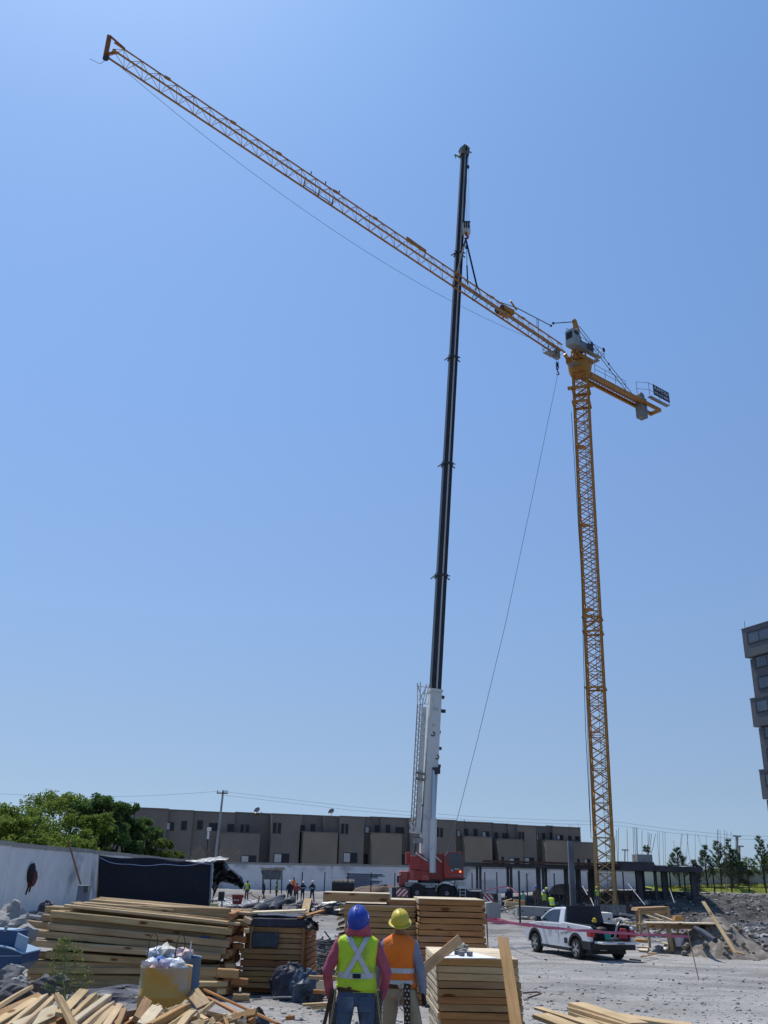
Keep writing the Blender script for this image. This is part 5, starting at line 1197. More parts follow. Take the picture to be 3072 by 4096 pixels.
MB().b2((x0_ + .06, cy0 + .1, .3), (x1_ - .02, cy0 + 1.2, zt - .03)).build('core', WOODR, cs)
for px in (1002, 1212): beam((P(px, 3800, cy0 - .06).x, cy0 - .07, .3 if px > 1100 else 1.0), (P(px, 3800, cy0 - .06).x, cy0 - .07, zt), .05, .04, 'upright', WOODG if px < 1100 else WOODR, cs, upv=(0, 1, 0))
# sheet over it
def cloth(name, fn, nu, nv, m, label, cat, group=None, th=.012, smooth=True):
    mb = MB(); vs_ = [fn(i / (nu - 1), j / (nv - 1)) for j in range(nv) for i in range(nu)]
    mb.add(vs_, [(j * nu + i, j * nu + i + 1, (j + 1) * nu + i + 1, (j + 1) * nu + i) for j in range(nv - 1) for i in range(nu - 1)])
    o = mb.build(name, m, smooth=smooth); s_ = o.modifiers.new('thickness', 'SOLIDIFY'); s_.thickness = th; return tag(o, label, cat, group)
def nz(x, y, z=0): return noise.noise(Vector((x, y, z)))
zc0, zc1 = P(1090, 3672, cy0 - .1).z, P(1090, 3708, cy0 - .1).z; xa_, xb_ = P(985, 3690, cy0 - .1).x, P(1232, 3690, cy0 - .1).x
def fn(u, v):
    x = xa_ + (xb_ - xa_) * u; w_ = .02 * nz(x * 9, v * 5)
    if v < .4: return (x, cy0 - .09 + w_, zc1 + (zc0 - zc1) * (v / .4) + .01 * nz(x * 4, 0, 3))
    return (x, cy0 - .09 + (v - .4) / .6 * 1.35, zc0 + .015 + .02 * nz(x * 3, v * 6, 8))
cloth('dark_sheet', fn, 40, 12, TARP, 'dark navy sheet laid over the top of the planked crate', 'plastic sheet')
a, b = P(1010, 3662, cy0 + .3), P(1222, 3654, cy0 + .3); a.z += .05; b.z += .05; ob = beam(a, b, .6, .035, 'plywood_board', PLY); tag(ob, 'pale plywood board lying on the dark sheet of the crate', 'board')
a, b = P(1195, 3672, cy0 - .1), P(1292, 3642, cy0 + .6); tag(beam(a, b, .1, .03, 'thin_lath', WOODR), 'thin reddish lath sticking out to the right over the crate', 'lath')
def fn(u, v):
    a = P(1222 + 50 * u, 3663 + 54 * v, cy0 - .15); return (a.x + .05 * nz(u * 5, v * 5), cy0 - .12 - .22 * math.sin(u * 3) * (v + .3) + .16 * nz(u * 3.3, v * 4, 5), a.z + .05 * nz(u * 4, v * 3, 9) - .1 * u * (1 - v))
cloth('black_plastic_flap', fn, 16, 16, BPL, 'crumpled shiny black plastic flap hanging off the right corner of the crate', 'plastic sheet', smooth=False)
z1, z0 = P(1060, 3731, cy0 - .12).z, P(1060, 3790, cy0 - .12).z; xa, xb = P(1006, 3760, cy0 - .12).x, P(1114, 3760, cy0 - .12).x
cloth('grey_cloth_square', lambda u, v: (xa + (xb - xa) * u, cy0 - .1 + .012 * nz(u * 6, v * 6), z0 + (z1 - z0) * v + .004 * nz(u * 9, 1)), 14, 10, mat('slate_blue_cloth', (.04, .052, .07), (.065, .08, .10), 6, .9), 'slate blue square of cloth nailed on the planked crate', 'cloth')
def heap(name, c, rx, ry, h, m, label, cat, seed, amp=.25, n=26, group=None):
    mb = MB(); vs_ = []; nr = 9
    for j in range(nr):
        t = j / (nr - 1); z = h * math.sin(t * math.pi / 2) ** .8; rr = math.cos(t * math.pi / 2) ** .6
        for i in range(n):
            a = 2 * math.pi * i / n; k = 1 + amp * nz(math.cos(a) * 1.6 + seed, math.sin(a) * 1.6, t * 2.4) + amp * .5 * nz(math.cos(a) * 5 + seed, math.sin(a) * 5, t * 6); vs_.append((c[0] + rx * rr * k * math.cos(a), c[1] + ry * rr * k * math.sin(a), c[2] + z * (1 + amp * .6 * nz(a + seed, t * 3))))
    mb.add(vs_, [(j * n + i, j * n + (i + 1) % n, (j + 1) * n + (i + 1) % n, (j + 1) * n + i) for j in range(nr - 1) for i in range(n)] + [tuple(range(n * (nr - 1), n * nr))])
    o = mb.build(name, m, smooth=False); return tag(o, label, cat, group)
a = P(1150, 3955, 16.9); heap('folded_tarp', (a.x, 17.0, .3), .34, .28, .5, TARP, 'dark blue tarp bundled against the foot of the crate', 'tarp', 3, .4)
a = P(1218, 3958, 16.7); heap('plastic_bundle', (a.x, 16.8, .3), .25, .24, .44, TARPB, 'blue grey plastic bundle slumped at the right foot of the crate', 'plastic bundle', 7, .45)
a = P(1247, 3958, 16.6); heap('black_bag', (a.x, 16.7, .28), .16, .16, .2, BPL, 'small black bag right of the plastic bundle by the crate', 'bag', 11, .4)
a, b = P(1045, 3992, 15.6), P(1165, 3988, 15.6); tag(beam(a, b, .03, .02, 'grey_strip', CONC), 'thin pale strip lying on the ground before the crate', 'strip')
a, b = P(1212, 4020, 13.8), P(1345, 4013, 13.9)
for k, (o_, l_) in enumerate(((0, 0), (.02, -.035))): tag(beam(a + Vector((.12 * k, o_, l_)), b + Vector((0, o_, l_)), .09, .03, 'lath', WOOD), ['upper pale lath lying left of the blue helmeted man', 'lower pale lath lying left of the blue helmeted man'][k], 'lath', 'laths lying by the near men')
a = P(1142, 4073, 12.9); tag(beam(a, a + Vector((.12, .02, .01)), .05, .05, 'wood_block', WOODR), 'small reddish wood block alone on the gravel', 'wood block')
o = MB(); p_ = [(P(px, py, 15.5).x, P(px, py, 15.5).z) for px, py in ((1264, 3937), (1278, 3922), (1330, 3924), (1330, 3965), (1264, 3955))]; o.prism(p_, 'Y', 15.5, 15.53); tag(o.build('plywood_offcut', PLY), 'pale plywood offcut with clipped corners left of the blue helmeted man', 'board')
a, b = P(1235, 3908, 15.9), P(1370, 3912, 15.9); tag(beam(a, b, .1, .05, 'batten', WOODG), 'grey batten above the plywood offcut behind the near man', 'batten')
a, b = P(1252, 3965, 15.7), P(1345, 3970, 15.7); tag(beam(a, b, .1, .05, 'batten', WOODR), 'dark batten under the plywood offcut behind the near man', 'batten')

# ================================================================== formwork panel stacks
def panel(parent, c, lx, ly, th, rz, m, top, tm=PLY, name='panel'):
    """a shuttering panel: boarded frame with a pale face board"""
    Mz = Matrix.Translation(Vector(c)) @ Matrix.Rotation(rz, 4, 'Z'); e = Vector((lx / 2, ly / 2, 0))
    def w_(x, y, z): return Mz @ Vector((x, y, z))
    o = MB().b2((-lx / 2 + .02, -ly / 2 + .03, -th / 2), (lx / 2 - .02, ly / 2 - .03, th / 2 - .012)).build(name, WOODR, parent, local=True); o.parent = parent; o.matrix_parent_inverse = W(parent).inverted(); o.matrix_basis = Mz
    for s in (-1, 1):
        q = beam(w_(-lx / 2, s * (ly / 2 - .0), 0), w_(lx / 2, s * (ly / 2), 0), .028, th - .003, 'edge_board', m); q.parent = o; q.matrix_parent_inverse = W(o).inverted()
        q = beam(w_(s * lx / 2, -ly / 2 + .016, 0), w_(s * lx / 2, ly / 2 - .016, 0), .028, th - .016, 'edge_board', tm); q.parent = o; q.matrix_parent_inverse = W(o).inverted()
    if top: 
        q = MB().b2((-lx / 2 - .012, -ly / 2 - .012, th / 2 - .006), (lx / 2 + .012, ly / 2 + .012, th / 2 + .008)).build('face_board', tm); q.parent = o; q.matrix_basis = Matrix.Identity(4)
    return o
# front right stack (pale, with the cans on top)
zt = 1.40; fl, fr, br_, bl = G(1760, 3831, zt), G(2079, 3839, zt), G(1951, 3799, zt), G(1676, 3784, zt)
xdir = (fr - fl); rz = math.atan2(xdir.y, xdir.x); lx = xdir.length; ydir = ((bl - fl) + (br_ - fr)) / 2; nrm = Vector((-math.sin(rz), math.cos(rz), 0)); ly = ydir.dot(nrm); cc = (fl + fr) / 2 + nrm * ly / 2 + Vector((ydir.dot(Vector((math.cos(rz), math.sin(rz), 0))) / 2 * .35, 0, 0))
FR_C, FR_RZ, FR_LX, FR_LY = cc.copy(), rz, lx, ly
ps = root('panel_stack', (cc.x, cc.y, .3), 'near pale stack of formwork panels with grey caps on top, front right', 'formwork stack', 'stacks of wooden formwork panels')
z = zt; k = 0
while z > .38:
    th = .078; zz = z - th / 2; m_ = [WOODY, WOOD, WOOD, WOODY, WOODY, WOODR][k] if k < 6 else (WOODR if k % 3 else WOODY)
    panel(ps, (cc.x + rnd.uniform(-.012, .02) + .004 * k, cc.y + rnd.uniform(-.015, .015), zz), lx + (.02 if k > 2 else 0), ly, th - .004, rz + rnd.uniform(-.006, .006), m_, k == 0); z -= th; k += 1
# things on it
pa_ = [G(px, py, zt + .012) for px, py in ((1775, 3833), (1990, 3834), (1900, 3812), (1812, 3808))]
tag(MB().add([v for v in pa_] + [v + Vector((0, 0, .004)) for v in pa_], [(3, 2, 1, 0), (4, 5, 6, 7), (0, 1, 5, 4), (1, 2, 6, 5), (2, 3, 7, 6), (3, 0, 4, 7)]).build('paper_sheet', mat('white_paper', (.75, .76, .78), None, rough=.6)), 'white paper sheet lying on the front panel stack', 'paper')
CAPM = mat('grey_plastic_cap', (.14, .15, .16), (.2, .21, .22), 5, .5)
for i, (px, py) in enumerate(((1838, 3796), (1857, 3810), (1829, 3806), (1847, 3823), (1879, 3824), (1863, 3796), (1829, 3818))):
    q = G(px, py, zt + .02)
    if i in (0,):
        r = root('plastic_tub', q, 'pale green tub standing among the grey caps on the front panel stack', 'tub'); MB().lathe(q, [(.05, 0), (.06, .05)], 18).build('body', mat('pale_green_plastic', (.34, .40, .30), None, rough=.5), r); MB().lathe(q + Vector((0, 0, .052)), [(.065, 0), (.065, .018)], 18).build('lid', mat('white_sheet', (.7, .7, .7)), r); continue
    r = root('pipe_cap', q, 'ribbed grey plastic cap lying with others on the white paper', 'plastic cap', 'grey caps on the front panel stack')
    MB().lathe(q, [(.032, 0), (.036, .004), (.036, .022), (.033, .024), (.033, .03), (.038, .032), (.038, .045), (.03, .048), (.018, .04)], 16).build('body', CAPM, r)
# plank leaning on it from the left and tall plank standing at its right
a, b = P(1680, 3890, 11.0), P(1840, 3757, 12.0); tag(beam(a, b, .11, .03, 'leaning_plank', WOODY, roll=R(60)), 'tan plank propped slantwise against the near panel stack beside the second man', 'plank')
a, b = P(2072, 4150, 9.9), P(2012, 3752, 11.2); tag(beam(a, b, .12, .03, 'leaning_plank', WOODY, roll=0, upv=(0, -1, .2)), 'knotty plank standing upright against the right side of the near panel stack', 'plank')
# back right stack, orange
zt2 = 1.86; yb_ = 16.4; X0, X1 = P(1676, 3595, yb_).x, P(1937, 3600, yb_).x
ps = root('panel_stack', ((X0 + X1) / 2, yb_ + .7, .2), 'tall orange stack of formwork panels standing in front of the red crane', 'formwork stack', 'stacks of wooden formwork panels')
zt2 = P(1800, 3598, yb_).z; z = zt2; k = 0
while z > .35:
    th = .094; panel(ps, ((X0 + X1) / 2 + rnd.uniform(-.015, .015) - (.0 if k else .01), yb_ + .72 + rnd.uniform(-.02, .02), z - th / 2), X1 - X0, 1.4, th - rnd.uniform(.004, .014), rnd.uniform(-.008, .008) + .02, WOODR, k == 0, tm=WOODY if k else PLY); z -= th; k += 1
# middle stack behind the two men
yb2 = 17.0; X0, X1 = P(1382, 3650, yb2).x, P(1664, 3650, yb2).x
ps = root('panel_stack', ((X0 + X1) / 2, yb2 + .7, .2), 'tan stack of formwork panels right behind the two near men', 'formwork stack', 'stacks of wooden formwork panels')
z = P(1520, 3622, yb2).z; k = 0
while z > .35:
    th = .09; sh = rnd.uniform(-.02, .02); panel(ps, ((X0 + X1) / 2 + sh, yb2 + .72, z - th / 2), X1 - X0, 1.4, th - rnd.uniform(.003, .012), rnd.uniform(-.01, .01), WOODY, k == 0, tm=WOODY if k % 2 else PLY)
    a = P(1377 - rnd.randint(0, 18), 3700, yb2 + .2); beam((a.x, yb2 + .1, z - th * .5), (a.x - .02, yb2 + 1.2, z - th * .7), .12, .03, 'edge_plank', WOOD if k % 3 else WOODY, ps, roll=R(rnd.uniform(-25, 10))); z -= th; k += 1
a, b = P(1300, 3583, yb2 + .3), P(1557, 3592, yb2 + .1)
zz = P(1520, 3600, yb2).z - .0
r = panel(root('formwork_panel', (a.x, yb2, zz), 'long panel jutting out to the left on top of the tan stack', 'formwork panel'), ((a.x + b.x) / 2, yb2 + .45, P(1430, 3590, yb2).z), b.x - a.x, .9, .13, -.012, WOODY, True)
a = P(1600, 3612, yb2); panel(root('formwork_panel', (a.x, yb2, a.z), 'white topped panel at the right of the tan stack under the crane stripes', 'formwork panel'), (P(1612, 3600, yb2).x, yb2 + .55, P(1600, 3612, yb2).z), .5, 1.0, .09, .02, WOODR, True)

# ================================================================== planks lower right
LR = [((2152, 4032, 12.6), (2420, 4120, 11.6), .12, .028, 'thin plank slipping off the left of the lower right plank pile'),
      ((2304, 4016, 13.2), (2560, 4100, 11.7), .24, .045, 'weathered plank on top of the lower right pile'), ((2302, 4034, 13.15), (2540, 4105, 11.7), .24, .045, 'second plank down in the lower right pile'), ((2306, 4052, 13.1), (2530, 4125, 11.6), .24, .045, 'third plank down in the lower right pile'),
      ((2420, 4058, 12.4), (2770, 4108, 12.1), .3, .05, 'broad pale plank pointing right in the lower right pile'), ((2160, 4064, 12.2), (2330, 4125, 11.6), .25, .05, 'pale plank with a dark end at the bottom edge, lower right'), ((2290, 4080, 12.4), (2500, 4130, 11.9), .3, .05, 'low pale plank between the others at the bottom edge')]
for (a, b, w_, h_, lab) in LR: tag(beam(P(*a), P(*b), w_, h_, 'plank', WOOD), lab, 'plank', 'planks of the lower right pile')
q = P(2420, 4120, 12.3); heap('earth_pile', (q.x + .1, 12.4, .05), 1.5, .7, .35, CONC, 'low grey earth under the lower right planks', 'earth', 5, .2)

# ================================================================== offcuts heap, bottom left
HX = lambda px, Y: P(px, 3900, Y).x
def hz(x, y):
    c = P(330, 3900, 9.6).x; return .35 + .54 * math.exp(-((y - 9.6) / 1.5) ** 2) * (1 - .25 * sstep(-1.2, .2, x)) + .08 * nz(x * 1.2, y * 1.2)
hm = MB(); n1, n2 = 30, 18; vv = []
for j in range(n2):
    for i in range(n1):
        x = -4.2 + i * (4.6 / (n1 - 1)); y = 7.2 + j * .25; vv.append((x, y, hz(x, y) - .14 * (1 if 0 < i < n1 - 1 and 0 < j < n2 - 1 else 6)))
hm.add(vv, [(j * n1 + i, j * n1 + i + 1, (j + 1) * n1 + i + 1, (j + 1) * n1 + i) for j in range(n2 - 1) for i in range(n1 - 1)])
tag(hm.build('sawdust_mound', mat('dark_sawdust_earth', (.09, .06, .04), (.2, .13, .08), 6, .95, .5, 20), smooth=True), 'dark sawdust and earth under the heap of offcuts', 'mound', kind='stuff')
HAND = [  # px,py,Y of both ends; width, thickness, material, label
 ((-60, 4060, 8.8), (118, 3952, 10.4), 0.074, 0.040, WOOD, 'long pale offcut rising from the lower left corner to the basalt rock'),
 ((-40, 4075, 8.9), (160, 3982, 10.0), 0.074, 0.028, WOODY, 'thin brown edged offcut below the long pale one, far left'),
 ((-60, 4120, 8.6), (140, 4002, 9.8), 0.096, 0.040, WOOD, 'wide pale offcut pointing up at the left edge'),
 ((10, 4130, 8.5), (178, 3988, 9.9), 0.074, 0.044, WOOD, 'squared pale offcut with a sawn end under the basalt rock'),
 ((60, 4135, 8.4), (222, 3985, 9.8), 0.089, 0.040, WOOD, 'broad pale offcut left of the grey knotted one'),
 ((70, 4110, 8.6), (232, 4035, 9.3), 0.133, 0.024, PLY, 'wide flat offcut lying across the left of the heap'),
 ((232, 3986, 9.6), (312, 4140, 8.4), 0.081, 0.040, WOODG, 'grey weathered offcut with a knot leaning to the lower right'),
 ((240, 4060, 9.0), (335, 3962, 10.2), 0.096, 0.032, WOOD, 'upright flat offcut standing out above the heap'),
 ((280, 4080, 8.9), (372, 3984, 9.9), 0.074, 0.048, WOODG, 'pinkish squared offcut beside the standing one'),
 ((292, 4095, 8.8), (432, 3990, 9.8), 0.067, 0.056, PLY, 'bright white squared offcut in the middle of the heap'),
 ((310, 4130, 8.5), (440, 4018, 9.6), 0.089, 0.040, WOOD, 'pale offcut just under the bright white one'),
 ((360, 4130, 8.5), (455, 4030, 9.5), 0.059, 0.032, WOOD, 'narrow pale offcut left of the drum'),
 ((410, 4130, 8.5), (482, 4022, 9.6), 0.067, 0.040, WOOD, 'steep offcut pointing at the yellow drum'),
 ((455, 4135, 8.5), (497, 4042, 9.4), 0.052, 0.040, WOODY, 'short steep offcut near the drum foot'),
 ((548, 4085, 9.0), (588, 4004, 10.0), 0.096, 0.048, WOODY, 'thick upright offcut leaning on the drum'),
 ((570, 4100, 8.9), (628, 4030, 9.7), 0.111, 0.024, PLY, 'flat pale offcut in front of the drum'),
 ((590, 4110, 8.8), (745, 4030, 9.7), 0.089, 0.064, WOODY, 'thick long offcut right of the drum front'),
 ((650, 4120, 8.7), (755, 4050, 9.5), 0.081, 0.032, WOOD, 'pale offcut under the thick one right of the drum'),
 ((700, 4125, 8.6), (770, 4045, 9.4), 0.074, 0.032, WOOD, 'slanting pale offcut toward the reddish plank'),
 ((815, 3958, 12.0), (1120, 4100, 10.3), 0.089, 0.024, WOODR, 'long reddish plank slanting down to the right from the timber stack'),
 ((826, 3990, 11.2), (970, 4065, 10.4), 0.052, 0.024, WOODR, 'thin lath under the long reddish plank'),
 ((770, 3965, 11.4), (815, 4025, 10.6), 0.148, 0.024, WOODG, 'grey brown board end beside the long reddish plank'),
 ((900, 4065, 10.0), (960, 4080, 9.8), 0.067, 0.056, PLY, 'white block on the right slope of the heap'),
 ((790, 4065, 10.0), (850, 4012, 10.6), 0.052, 0.040, WOODG, 'grey stick leaning on the long reddish plank')]
for (a, b, w_, h_, m_, lab) in HAND: tag(beam(P(*a), P(*b), w_, h_, 'timber_offcut', m_, roll=R(rnd.uniform(-30, 30))), lab, 'wood offcut', 'offcuts of the heap bottom left')
ZL = ['small offcut lying loose at the left of the heap', 'small offcut lying loose in the middle of the heap', 'small splintered offcut right of the drum on the heap']
for k in range(262):
    y = rnd.uniform(8.3, 10.9); px = rnd.uniform(-80, 1010) if rnd.random() < .6 else rnd.uniform(650, 1010); x = P(px, 4000, y).x
    z = hz(x, y) + rnd.uniform(-.03, .1); a = R(rnd.gauss(52, 26)) if px < 700 else rnd.uniform(0, 3.14); L_ = rnd.choice((.18, .26, .38, .5)) * (1 if px < 700 else .6); t = R(rnd.gauss(8, 16)); d = Vector((math.cos(a) * math.cos(t), math.sin(a) * math.cos(t), math.sin(t))) * L_ / 2
    c = Vector((x, y, z)); o = beam(c - d, c + d, rnd.choice((.035, .05, .07)), rnd.choice((.02, .03, .045)), 'timber_offcut', rnd.choice((WOOD, WOOD, WOODY, PLY, WOODG, WOODR)), roll=rnd.uniform(0, 3))
    mn = o.data.materials[0].name; cn = {'pale_pine': 'pale', 'tan_formwork_pine': 'tan', 'pale_plywood': 'whitish', 'weathered_pine': 'grey', 'orange_formwork_pine': 'orange'}[mn]
    zone = ['at the left edge of the heap', 'below the big basalt rock', 'around the grey knotted offcut', 'near the bright white offcut', 'left of the yellow drum foot', 'under the front of the yellow drum', 'right of the yellow drum foot', 'beside the long reddish plank', 'at the right tail of the heap'][min(8, max(0, int((px + 80) / 121)))]
    lab = ('%s %s %s lying %s, %s' % ('stubby' if L_ < .2 else 'short' if L_ < .3 else 'longish', cn, 'offcut', zone, 'further back' if y > 9.6 else 'nearer the camera')); tag(o, lab, 'wood offcut', 'loose offcuts: ' + lab)

# ================================================================== drums with rubbish
DRY = mat('stained_yellow_drum', (.52, .28, .03), (.52, .36, .11), 2.6, .6, .2, 18, c3=(.40, .39, .36), s3=3.0, amount3=.35)
DRB = mat('blue_drum_paint', (.06, .11, .19), (.10, .16, .25), 3, .5, .2, 15, c3=(.2, .22, .25), s3=6, amount3=.15)
def drum(c, rad, h, m, lab):
    r = root('steel_drum', c, lab, 'drum', 'open drums full of rubbish'); pr = [(rad * .96, 0), (rad, .02)]
    for k in (1, 2): pr += [(rad, h * k / 3 - .02), (rad * 1.02, h * k / 3 - .01), (rad * 1.02, h * k / 3 + .01), (rad, h * k / 3 + .02)]
    pr += [(rad * 1.0, h - .02), (rad * 1.03, h - .005), (rad * 1.02, h + .008), (rad * .95, h), (rad * .94, h - .2)]
    MB().lathe((0, 0, 0), pr, 36).build('body', m, r, local=True, smooth=True); return r
d1 = P(668, 3865, 11.4); dz = d1.z - .86; dr1 = drum((d1.x, 11.4, dz), .285, .86, DRY, 'stained yellow steel drum heaped with plastic rubbish')
d2 = P(705, 3828, 12.1); dr2 = drum((d2.x, 12.1, d2.z - .88), .30, .88, DRB, 'blue steel drum standing behind the yellow one')
BAGW = mat('clear_white_plastic', (.50, .53, .58), (.72, .74, .78), 9, .25, .8, 16, spec=.6)
BAGP = mat('lilac_plastic', (.30, .27, .38), (.42, .40, .5), 6, .25, .5, 12)
BAGB = mat('bright_blue_plastic', (.06, .14, .42), (.12, .22, .5), 6, .3, .5, 12)
LID = mat('pinkish_paper', (.55, .38, .36), (.65, .5, .5), 8, .6)
for i, (dx, dy, dz_, s, m_, lab) in enumerate(((-.19, -.05, .03, .13, BAGW, 'clear plastic bag at the left rim of the yellow drum'), (-.1, .1, .05, .12, BAGB, 'blue plastic scrap inside the yellow drum'), (-.02, -.12, .04, .105, BAGP, 'lilac plastic cup on top of the yellow drum'),
      (.13, -.04, .02, .15, BAGW, 'large clear plastic bag at the right of the yellow drum'), (.2, -.08, -.02, .10, BAGW, 'crumpled white wrapper over the right rim of the yellow drum'), (-.12, -.18, -.01, .08, LID, 'pinkish paper between the bags of the yellow drum'), (.04, -.2, -.02, .07, LID, 'red and white wrapper at the front rim of the yellow drum'), (0, .12, .0, .16, BAGW, 'white bag at the back of the yellow drum'))):
    vs_, fs = rock(1, 40 + i, sub=2); mb = MB(); o = Vector((d1.x + dx, 11.4 + dy, d1.z + dz_ - .01)); s *= .62; mb.add([(o.x + v.x * s, o.y + v.y * s, o.z + v.z * s * .8) for v in vs_], fs); tag(mb.build('rubbish', m_), lab, 'rubbish', 'rubbish in the drums')
for i, (px, py, s, m_, lab) in enumerate(((640, 3806, .1, BAGW, 'frosted bottle in the blue drum'), (665, 3804, .12, mat('cream_wrapper', (.55, .52, .45), (.7, .68, .6), 8, .5), 'cream crumpled wrapper on the blue drum'), (735, 3812, .11, LID, 'white disc with a green dot in the blue drum'), (700, 3816, .1, BAGW, 'plastic wrap at the middle of the blue drum'), (612, 3812, .09, BAGW, 'small clear bag at the left of the blue drum'))):
    q = P(px, py, 12.05); vs_, fs = rock(1, 60 + i, sub=2); mb = MB(); mb.add([(q.x + v.x * s, q.y + v.y * s, q.z + v.z * s * .75 - .02) for v in vs_], fs); tag(mb.build('rubbish', m_), lab, 'rubbish', 'rubbish in the drums')
q = P(760, 3815, 12.0); tag(MB().box(q, (.035, .02, .26), taper=(.3, 1)).build('plastic_strip', mat('white_sheet', (.7, .7, .7))), 'white pointed plastic strip sticking out of the blue drum', 'plastic strip')
for i, (px, py) in enumerate(((612, 3790), (722, 3795))):
    q = P(px, py, 11.9); pts = [q + Vector((.05 * math.cos(a), 0, .1 * math.sin(a) + .05)) for a in [R(k) for k in range(-60, 200, 30)]] + [q + Vector((-.06, 0, -.2))]; tag(MB().tube(pts, .007, 5).build('wire_handle', RUST), ['bent rusty wire loop over the left of the drums', 'bent rusty wire loop over the right of the drums'][i], 'wire', 'wire loops on the drums')
# dark tarp lying under the timbers behind the drum
a = P(480, 3990, 14.6); heap('dark_tarp', (a.x, 14.8, .3), .85, .5, .34, TARP, 'dark navy tarp lying low between the timbers and the offcuts', 'tarp', 21, .25)
a = P(570, 4060, 12.6); heap('dark_tarp', (a.x - .1, 12.6, .28), .6, .4, .45, TARP, 'dark tarp bunched behind the yellow drum', 'tarp', 23, .25)
a = P(1005, 4010, 12.9); heap('black_plastic_scrap', (a.x + .05, 12.9, .34), .16, .14, .3, BPL, 'shiny crumpled black plastic scrap near the end of the timbers', 'plastic sheet', 25, .6)
a = P(1050, 4060, 12.4); heap('black_plastic_scrap', (a.x, 12.4, .3), .14, .12, .14, BPL, 'small torn black plastic by the end of the reddish plank', 'plastic sheet', 26, .6)

# ================================================================== far left: blue container, concrete lump, rocks, weed
BLU = mat('blue_painted_steel', (.02, .06, .14), (.03, .08, .18), 2, .45, .1, 12)
BLUL = mat('pale_blue_underside', (.24, .35, .47), (.32, .43, .54), 2, .5)
r = root('concrete_mixer', P(30, 3860, 12.2), 'blue steel mixer with a curved pale blue lip at the left edge', 'concrete mixer')
Yb = 12.2
def ppoly(pts, Y, d, name, m, parent=r): return MB().prism([(P(a, b, Y).x, P(a, b, Y).z) for a, b in pts], 'Y', Y, Y + d).build(name, m, parent)
ppoly([(-60, 3720), (72, 3724), (62, 3784), (-60, 3780)], Yb, .35, 'upper_tray', BLU)
ppoly([(70, 3732), (112, 3752), (98, 3812), (58, 3785)], Yb - .05, .04, 'lip_plate', BLUL)
pts = [(-60, 3784)] + [(-60 + 152 * k / 8, 3783 + 33 * (k / 8) ** 2.4) for k in range(1, 9)] + [(84, 3856), (50, 3892), (-60, 3912)]
ppoly(pts, Yb - .1, .6, 'drum_body', BLU); ppoly([(a, b - 3) for a, b in pts[:9]] + [(a, b + 2) for a, b in reversed(pts[:9])], Yb - .13, .63, 'rim', BLUL)
ppoly([(-60, 3823), (86, 3822), (86, 3825), (-60, 3826)], Yb - .115, .01, 'seam', BLUL)
MB().tube([P(20, 3726, Yb - .03), P(26, 3706, Yb - .03)], .02, 6).build('bolt', GALV, r)
MB().bar(P(-50, 3717, Yb + .2), P(70, 3722, Yb + .2), .35, .03).build('tray_rim', BLUL, r)
CL = mat('broken_grey_concrete', (.20, .20, .195), (.34, .33, .32), 3, .95, .8, 14)
mb = MB(); q = P(40, 3700, 13.8); vs_, fs = rock(1, 91, sub=3)
mb.add([(P(18, 3715, 13.8).x + v.x * .33, 13.8 + v.y * .33, P(18, 3715, 13.8).z + v.z * .27) for v in [Vector(v_) * (1 + .18 * noise.noise(Vector(v_) * 5) + .1 * noise.noise(Vector(v_) * 14)) for v_ in vs_]], fs)
v2, f2 = rock(1, 92, sub=2); q2 = P(58, 3625, 13.8); mb.add([(q2.x + v.x * .08, 13.8 + v.y * .08, q2.z + v.z * .09) for v in v2], f2)
q3 = P(105, 3740, 13.6); v3, f3 = rock(1, 93, sub=2); mb.add([(q3.x + v.x * .16, 13.6 + v.y * .15, q3.z + v.z * .14) for v in v3], f3)
tag(mb.build('concrete_lump', CL), 'rough broken lump of grey concrete rising at the left edge', 'concrete lump')
q = P(105, 3700, 14.4); tag(MB().tube([P(105, 3650, 14.4), P(118, 3664, 14.4), P(165, 3670, 14.4)], [.02, .03, .03], 6).build('bent_pipe', GALV), 'bent grey pipe end beside the concrete lump', 'pipe')
for i, (px, py, Y, s, m_, lab) in enumerate(((168, 3958, 11.6, .155, ST2, 'big pitted basalt rock beside the young weed'), (40, 3912, 11.2, .13, ST2, 'grey angular rock under the blue mixer'), (70, 3938, 11.0, .10, CL, 'pale rock face in the heap at the left edge'), (15, 3965, 10.8, .12, ST2, 'dark rock at the very left edge'), (45, 3975, 10.6, .13, ST2, 'rounded dark rock over the pale offcuts'), (62, 3885, 12.0, .09, CL, 'broken concrete piece on top of the left rocks'), (100, 3990, 10.7, .10, ST2, 'small rock hidden between offcuts at left'), (215, 3975, 11.8, .1, ST2, 'small dark rock right of the big basalt one'), (238, 3930, 13.2, .12, ST2, 'dark rock behind the weed stem'))):
    q = P(px, py, Y); vs_, fs = rock(1, 120 + i, sub=3); mb = MB(); mb.add([(q.x + v.x * s * 1.15, q.y + v.y * s, q.z + v.z * s * .8) for v in vs_], fs); tag(mb.build('rock', m_), lab, 'rock', 'rocks at the left edge')
q = P(60, 3905, 11.9); heap('dark_tarp', (q.x, 12.4, .3), .4, .35, .6, BPL, 'black plastic sheet among the rocks under the blue mixer', 'plastic sheet', 31, .4)
for i, (a, b) in enumerate((((55, 3925, 11.3), (110, 3882, 11.3)), ((98, 3925, 11.2), (116, 3912, 11.2)))):
    tag(beam(P(*a), P(*b), .015, .01, 'wood_splinter', PLY), ['long pale splinter over the black plastic at left', 'short pale splinter by the timber ends'][i], 'splinter', 'splinters at the left')
tag(beam(P(56, 3942, 11.0), P(112, 3938, 11.2), .08, .05, 'timber_offcut', WOOD), 'short pale block between the left rocks and the timber stack', 'wood offcut')
